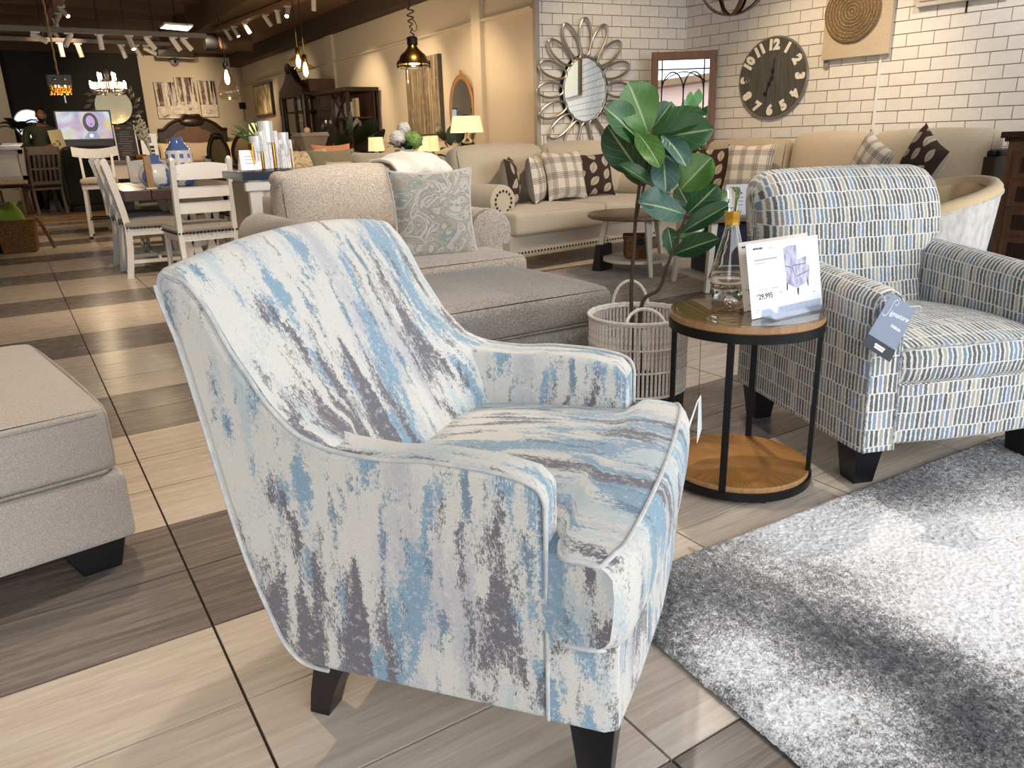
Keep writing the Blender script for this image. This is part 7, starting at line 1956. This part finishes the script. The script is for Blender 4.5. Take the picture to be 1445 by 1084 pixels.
for k in range(3): MB().box((.01 * k, 0, .012 + .022 * k), (.26, .2, .02), .1 * k).build('magazine', M_paper if k % 2 else M_lil, mgz, smooth=False)
wbk = thing('wicker_basket', 'square woven wicker basket with green cloth inside on the floor at left', 'basket', ((-0.0060, 10.3500, 0.0360)[0] + .02, 10.45, 0), R(-6))
w_ = .165
MB().hexa([(-w_, -w_, 0), (w_, -w_, 0), (w_, w_, 0), (-w_, w_, 0)], [(-w_ - .03, -w_ - .03, .36), (w_ + .03, -w_ - .03, .36), (w_ + .03, w_ + .03, .36), (-w_ - .03, w_ + .03, .36)]).build('basket_body', M_wick, wbk, smooth=False, bevel=.015)
MB().tube([(-w_ - .03, -w_ - .03, .36), (w_ + .03, -w_ - .03, .36), (w_ + .03, w_ + .03, .36), (-w_ - .03, w_ + .03, .36)], .018, 8, closed=True).build('rim', M_wick, wbk)
MB().tube(smooth_path([(w_ + .03, -.06, .37), (w_ + .07, -.07, .33), (w_ + .13, -.03, .15), (w_ + .16, .03, .02)], 4), .022, 8).build('strap', M_wick, wbk)
gcl = thing('green_cloth', 'bright green crumpled cloth bulging out of the square wicker basket', 'cloth', (wbk.location.x - .05, 10.45, .362))
MB().grid(lambda u, v: (.15 * (2 * u - 1), .13 * (2 * v - 1), .17 * (max(0, 1 - (2 * u - 1) ** 2) * max(0, 1 - (2 * v - 1) ** 2)) ** .5 * (1 + .25 * math.sin(9 * u + 4 * v))), 12, 12).build('cloth', plain('leaf_green_cloth', '#6f8a1f', .7, var=.2), gcl, angle=180)
dk = thing('dark_bag', 'dark round bag on the floor left of the wicker basket', 'bag', ((-0.1880, 10.4000, 0.0490)[0] - .02, 10.5, 0)); MB().cushion((0, 0, .17), (.18, .3, .34), .08, n=6).build('bag_body', M_iron, dk, weld=.0004)

# ------------------------------------------------------------------ ceiling rails, spots and hanging lamps
M_can = plain('white_can', '#c9c3ba', 0.45)
def spotlight(label, c, d, lit, group, sc=.82):
    """c: joint under the rail; d: heading of the can"""
    o = thing('track_spotlight', label, 'spotlight', c, 0, group)
    d = Vector(d).normalized(); a = d.cross(UP); a = a.normalized() if a.length > .05 else Vector((1, 0, 0)); b = a.cross(d)
    M = frame_m((0, 0, -.05), a, b, d)
    MB().box((0, 0, .005), (.10, .03, .04)).build('adapter', M_can, o, smooth=False)
    MB().tube([(0, 0, 0), (0, 0, -.05)], .010, 6).build('joint', M_can, o)
    m = MB().lathe([(.0, -.05), (.038 * sc, -.05), (.040 * sc, -.04), (.040 * sc, .13), (.034 * sc, .13), (.030 * sc, .10)], 16, cap=False); m.v = [tuple(M @ Vector(p)) for p in m.v]; m.build('can', M_can, o, angle=40)
    l = MB().lathe([(0, .105), (.033 * sc, .105), (0, .125)], 14, cap=False); l.v = [tuple(M @ Vector(p)) for p in l.v]; l.build('lens', M_bulbw if lit else M_silver, o)
    return o
def rail(label, p0, p1, w, h, m_, name='light_rail'):
    o = thing(name, label, 'light rail'); p0, p1 = Vector(p0), Vector(p1)
    MB().beam(p0, p1, w, h).build('rail', m_, o, smooth=False, bevel=.002)
    for k in range(4):
        p = p0.lerp(p1, .08 + .28 * k); MB().tube([p, (p.x, p.y, 3.9)], .004, 5).build('rod', M_iron, o)
    return o
M_railw = plain('white_rail', '#574e45', .5); M_railwood = wood('rail_wood', '#6a4d30', '#94714a', 1, 5, .5)
ZR = (1.4330, 11.6000, 2.5270)[2] - .075; ZR2 = (1.1340, 13.0000, 2.5370)[2] - .045
rail('front cross rail of white spotlights before the charcoal wall', ((0.2950, 11.6000, 2.5150)[0] - .4, 11.6, ZR + .05), ((2.6340, 11.6000, 2.5440)[0], 11.6, ZR + .05), .05, .06, M_railw)
ords = ('first', 'second', 'third', 'fourth', 'fifth', 'sixth', 'seventh')
for k, (px_, d, lit) in enumerate((((0.6440, 11.6000, 2.4760)[0], (.7, -.2, -.4), 0), ((1.0020, 11.6000, 2.4920)[0], (-.5, -.3, -.8), 0), ((1.3410, 11.6000, 2.5060)[0], (.05, .2, -1), 1), ((1.6850, 11.6000, 2.5210)[0], (.2, -.4, -1), 1), ((1.9040, 11.6000, 2.5300)[0], (.55, .1, -.8), 1), ((2.2150, 11.6000, 2.5440)[0], (.5, .1, -.8), 0), ((2.3480, 11.6000, 2.5490)[0], (.6, .1, -.7), 1))):
    spotlight(ords[k] + ' spotlight from the left on the front cross rail', (px_, 11.6, ZR + .02), d, lit, 'spotlights on the front cross rail')
rail('rear cross rail of white spotlights close to the charcoal wall', ((0.3020, 13.0000, 2.5410)[0] - .4, 13.0, ZR2 + .05), ((2.4290, 13.0000, 2.5650)[0], 13.0, ZR2 + .05), .05, .05, M_railw)
for k, (px_, d) in enumerate((((0.9940, 13.0000, 2.5230)[0], (.05, .1, -1)), ((1.2120, 13.0000, 2.5310)[0], (.2, .2, -1)), ((1.7630, 13.0000, 2.5510)[0], (.3, .2, -1)), ((1.9490, 13.0000, 2.5580)[0], (.5, .2, -.8)), ((2.1010, 13.0000, 2.5630)[0], (.8, .1, -.4)))):
    spotlight(ords[k] + ' spotlight from the left on the rear cross rail', (px_, 13.0, ZR2 + .02), d, False, 'spotlights on the rear cross rail')
L0, L1 = (1.0713, 16.5282, 3.1000), (1.0986, 12.9761, 3.1000)
rail('wooden light rail running into the depth at upper left', L0, L1, .16, .06, M_railwood)
for k, (t_, d, lit) in enumerate(((.02, (-.1, .3, -1), 1), (.18, (.5, .2, -.7), 1), (.45, (.1, .2, -1), 1), (.62, (-.4, -.5, -.6), 0), (.80, (.5, -.6, -.7), 1))):
    p = Vector(L0).lerp(Vector(L1), t_); spotlight(ords[k] + ' spotlight from the far end on the left wooden rail', (p.x + .06, p.y, p.z - .03), d, lit, 'spotlights on the left wooden rail')
R0, R1 = (3.5976, 15.0315, 3.0200), (3.9873, 10.7730, 3.0200)
rail('wooden light rail running into the depth beside the soffit', R0, R1, .14, .06, M_railwood)
for k, (t_, d, lit) in enumerate(((.10, (.5, .2, -.8), 0), (.19, (.3, -.4, -.8), 1), (.31, (.5, .1, -.8), 0), (.52, (.6, .2, -.8), 0), (.63, (.1, .1, -1), 0), (.72, (-.4, -.6, -.8), 1), (.93, (-.1, 0, -1), 0))):
    p = Vector(R0).lerp(Vector(R1), t_); spotlight(ords[k] + ' spotlight from the far end on the right wooden rail', (p.x + .03, p.y, p.z - .03), d, lit, 'spotlights on the right wooden rail')
# square panel light, duct, pipe, camera
pn = thing('panel_light', 'flat square white panel light under the dark ceiling joists', 'ceiling light', (0, 0, 0))
pa0, pa1, pa2, pa3 = (2.5875, 14.5432, 2.9500), (3.0714, 14.7259, 2.9500), (3.0325, 14.1194, 2.9500), (2.5870, 14.0768, 2.9500)
pts = [Vector(p) for p in (pa0, pa1, pa2, pa3)]
MB().hexa(pts, [p + Vector((0, 0, .03)) for p in pts]).build('frame', M_white, pn, smooth=False)
ce = sum(pts, Vector()) / 4; pin = [ce + (p - ce) * .93 - Vector((0, 0, .004)) for p in pts]
MB().hexa(pin, [p + Vector((0, 0, .006)) for p in pin]).build('diffuser', emit('panel_glow', '#fff2cf', 2.2), pn, smooth=False)
MB().tube([ce + Vector((0, 0, .03)), (ce.x, ce.y, 3.9)], .006, 5).build('rod', M_iron, pn)
du = thing('air_duct', 'brown round air duct with dark end beside the soffit', 'duct')
dp0, dp1 = (3.6390, 15.8000, 2.9110), (4.2520, 15.8000, 2.8100)
MB().tube([(dp0[0], 15.8, 2.915), (dp0[0] + .75, 15.8, 2.915)], .13, 20).build('pipe', M_brown, du); MB().tube([(dp0[0] - .1, 15.8, 2.915), (dp0[0] + .12, 15.8, 2.915)], .148, 20).build('collar', M_iron, du)
sd_ = thing('silver_duct', 'flat silver duct lying along the top of the far cream wall', 'duct')
f0, f1 = (3.1940, 18.6000, 3.0050), (4.8300, 18.6000, 2.9530)
MB().beam((f0[0], 18.7, f0[2]), (f0[0] + .75, 18.7, f0[2] - .01), .16, .16).build('duct_body', M_chrome, sd_, smooth=False, bevel=.02); MB().beam((f0[0] + .7, 18.75, f0[2] - .03), (3.36, 18.75, f1[2] + .0), .06, .06).build('pipe', M_strip, sd_, smooth=False)
MB().beam((f0[0], 18.85, f0[2] + .06), (f0[0] + .7, 18.85, f0[2] + .06), .34, .05).build('bracket', M_iron, sd_, smooth=False)
dpv = thing('drain_pipe', 'thin cream pipe running down the far wall corner', 'pipe')
e0 = (4.9420, 19.3000, 2.9770); MB().tube(smooth_path([(e0[0], 19.28, e0[2]), (e0[0], 19.28, e0[2] - .5), (e0[0] + .02, 19.28, e0[2] - 1.3)], 3), .03, 8).build('pipe', M_cream, dpv)
MB().box((e0[0] + .03, 19.25, e0[2] - 1.0), (.14, .05, .14)).build('socket_box', M_iron, dpv, smooth=False)
sc_ = (3.6180, 19.2000, 2.9050); scm = thing('security_camera', 'small round dome camera on the top edge of the far cream wall', 'camera', (sc_[0], 19.2, sc_[2]))
MB().ball((0, 0, 0), .09, 12, 8).build('dome', M_strip, scm); MB().ball((0, -.07, -.02), .035, 8, 6).build('lens', M_black, scm); MB().box((0, .08, .05), (.1, .16, .05)).build('mount', M_strip, scm, smooth=False)
# pendants
M_amber = thin_glass('amber_glass', '#f3ddb0', .3); M_clearg = thin_glass('bulb_glass', '#f4efe4', .35)
def cordto(o, z0, ztop=3.3, r=.006, m_=None):
    MB().tube([(0, 0, z0), (0, 0, ztop - o.location.z)], r, 6).build('cord', m_ or M_iron, o)
b0 = (2.4940, 10.2000, 1.7760)
bp = thing('bulb_pendant', 'pear-shaped clear glass pendant with glowing filament on black cord', 'lamp', b0)
MB().lathe([(.02, .20), (.04, .15), (.10, .02), (.125, -.05), (.12, -.11), (.09, -.15)], 24, cap=False).build('glass_shade', M_clearg, bp)
MB().lathe([(.03, .19), (.035, .20), (.035, .25), (.02, .27)], 14).build('socket', M_black, bp); MB().lathe([(.012, .18), (.03, .10), (.028, .05), (.008, .02)], 12).build('bulb', M_bulb, bp); cordto(bp, .26)
bulb_light((b0[0], b0[1], b0[2] - .25), 8)
for lab, c0 in (('glass dish pendant with glowing bulb, higher and further of two', (3.4650, 10.4000, 2.1050)), ('glass dish pendant with glowing bulb, lower and nearer of two', (3.2750, 9.6000, 1.9410))):
    o = thing('dish_pendant', lab, 'lamp', c0)
    MB().lathe([(.13, .0), (.10, .02), (.05, .05), (.03, .075), (.028, .08)], 24, cap=False).build('glass_shade', M_amber, o)
    MB().lathe([(.028, .07), (.03, .08), (.03, .14), (.015, .16)], 14).build('socket', M_brass, o); MB().lathe([(.012, .07), (.03, .0), (.026, -.06), (.006, -.09)], 12).build('bulb', M_bulb, o)
    MB().tube([(0, 0, .15), (0, 0, .34)], .008, 6).build('stem', M_brass, o); cordto(o, .33); bulb_light((c0[0], c0[1], c0[2] - .18), 7)
c0 = (3.7290, 7.6000, 1.8840)
br = thing('brass_pendant', 'aged brass dome pendant with wire cage rim and tangled black cord', 'lamp', c0)
MB().lathe([(.150, -.055), (.155, -.05), (.150, -.02), (.125, .03), (.08, .065), (.05, .10), (.045, .12)], 32, cap=False).build('dome', M_brass, br)
MB().lathe([(.045, .12), (.055, .125), (.055, .19), (.04, .20)], 16).build('gallery', M_iron, br)
for z in (-.085, -.055): MB().tube([(.17 * math.cos(2 * PI * k / 32), .17 * math.sin(2 * PI * k / 32), z) for k in range(32)], .006, 5, closed=True).build('cage_ring', M_iron, br)
for k in range(8): a = 2 * PI * k / 8; MB().tube([(.17 * math.cos(a), .17 * math.sin(a), -.10), (.17 * math.cos(a), .17 * math.sin(a), -.03)], .008, 5).build('cage_bar', M_iron, br)
MB().ball((0, 0, -.03), (.04, .04, .05), 10, 8).build('bulb', M_bulb, br)
tg2 = [(.0, 0, .20)] + [(.03 * math.sin(k * 2.1), .03 * math.cos(k * 1.7), .20 + .018 * k) for k in range(1, 16)] + [(.0, 0, .50)]
MB().tube(smooth_path(tg2, 4), .006, 5).build('cord_tangle', M_black, br)
tg3 = [(.02, 0, .36), (.055, .01, .33), (.06, 0, .27), (.02, .01, .25)]; MB().tube(smooth_path(tg3, 4), .005, 5).build('cord_loop', M_black, br); cordto(br, .48)
MB().box((-.075, 0, -.16), (.004, .004, .10)).box((-.075, 0, -.225), (.012, .012, .03)).build('pull_tag', M_white, br, smooth=False); bulb_light((c0[0], c0[1], c0[2] - .13), 9)
# square crystal chandelier and candle chandelier
c0 = (0.7570, 11.0000, 1.8440)
sq = thing('square_chandelier', 'grey square drum chandelier with amber crystal drops on a rope', 'chandelier', (c0[0], 11.0, c0[2]))
MB().box((0, 0, .045), (.33, .33, .15)).build('drum', plain('slate_drum', '#3d3f44', .5), sq, smooth=False, bevel=.004)
M_cryst = glass('amber_crystal', '#f0c060', .05, 1.5)
for sx in (-.07, .07): MB().ball((sx, -.17, .05), (.028, .015, .028), 8, 6).build('jewel', M_gold, sq)
rs = random.Random(9); drops = MB()
for i in range(7):
    for j in range(7):
        x, y = -.135 + .045 * i, -.135 + .045 * j; n_ = 2 + rs.randrange(3)
        for k in range(n_): drops.ball((x + rs.gauss(0, .006), y, -.045 - .035 * k), (.015, .015, .02), 6, 5)
tag(drops.build('crystal_drops', plain('amber_drop', '#d9a040', .15, .5), sq), kind='stuff')
for sx in (-.08, 0, .08): MB().ball((sx, 0, -.03), .03, 8, 6).build('bulb', M_bulb, sq)
rope = [(.004 * math.sin(k * 1.2), .004 * math.cos(k * 1.2), .12 + .03 * k) for k in range(64)]
MB().tube(rope, .014, 6).build('rope', M_honey, sq); MB().box((.03, -.10, -.24), (.02, .004, .11)).build('tag', M_white, sq, smooth=False)
bulb_light((c0[0], 11.0, c0[2] - .28), 5)
c0 = (1.4120, 12.2000, 1.8980)
cd2 = thing('candle_chandelier', 'round tiered chandelier with glowing candle bulbs and crystal skirt', 'chandelier', (c0[0], 12.2, c0[2]))
for z, r_ in ((.05, .20), (-.06, .24)): MB().tube([(r_ * math.cos(2 * PI * k / 32), r_ * math.sin(2 * PI * k / 32), z) for k in range(32)], .010, 6, closed=True).build('ring', M_darkwood, cd2)
sk = MB()
for k in range(44): a = 2 * PI * k / 44; sk.box((.215 * math.cos(a), .215 * math.sin(a), 0), (.018, .018, .12), a)
tag(sk.build('crystal_skirt', M_crys, cd2, smooth=False), kind='stuff')
for k in range(8):
    a = 2 * PI * k / 8 + .2; x, y = .27 * math.cos(a), .27 * math.sin(a)
    MB().tube(smooth_path([(.02 * math.cos(a), .02 * math.sin(a), .02), (.15 * math.cos(a), .15 * math.sin(a), -.12), (x, y, -.10), (x, y, -.03)], 4), .008, 5).build('arm', M_darkwood, cd2)
    MB().lathe([(.010, -.03), (.012, .02), (.017, .04), (.012, .065), (.002, .085)], 8, (x, y, 0)).build('candle_bulb', M_bulbw, cd2)
for k in range(4):
    a = 2 * PI * k / 4 + .5; x, y = .15 * math.cos(a), .15 * math.sin(a)
    MB().lathe([(.010, .10), (.012, .15), (.017, .17), (.012, .195), (.002, .215)], 8, (x, y, 0)).build('candle_bulb', M_bulbw, cd2)
    MB().tube([(x, y, .12), (x * .3, y * .3, .05)], .007, 5).build('arm', M_darkwood, cd2)
MB().lathe([(.02, -.1), (.03, 0), (.02, .1), (.04, .22), (.015, .30), (.01, .42)], 12).build('column', M_darkwood, cd2); cordto(cd2, .40, c0[2] + (3.9 - c0[2]) / .82); bulb_light((c0[0], 12.2, c0[2] - .22), 10)

sq.scale = (.74, .74, .74); cd2.scale = (.82, .82, .82)
# ------------------------------------------------------------------ street seen only in the standing mirror
for k, (x, y, h, r_) in enumerate(((-1.2, -8.0, 2.4, 1.1), (-4.4, -9.5, 2.6, 1.2), (1.8, -8.5, 3.0, 1.1), (-8.0, -10.8, 2.9, 1.2))):
    o = bush('street_tree', ('round green street tree outside the shop front, first in the row', 'round green street tree outside the shop front, second in the row', 'round green street tree outside the shop front, third in the row', 'round green street tree outside the shop front, last in the row')[k], (x, y, h), r_, 220, 30 + k, M_leafg, .42)
bd2 = thing('street_building', 'pale pink building across the street outside the shop front', 'building', (-9, -17, -.03))
M_pink = plaster('pink_facade', '#c9aaa0', '#b89a92')
MB().box((0, 0, 2.6), (14, 3, 5.2)).build('wall', M_pink, bd2, smooth=False)
for i in range(5):
    for j in range(2): MB().box((-5 + 2.5 * i, 1.51, 1.3 + 2.3 * j), (1.2, .06, 1.3)).build('window', plain('blue_glass_%d%d' % (i, j), '#7d97b8', .1), bd2, smooth=False)
MB().box((0, .2, 5.3), (14.6, 3.8, .25)).build('roof', M_brown, bd2, smooth=False)
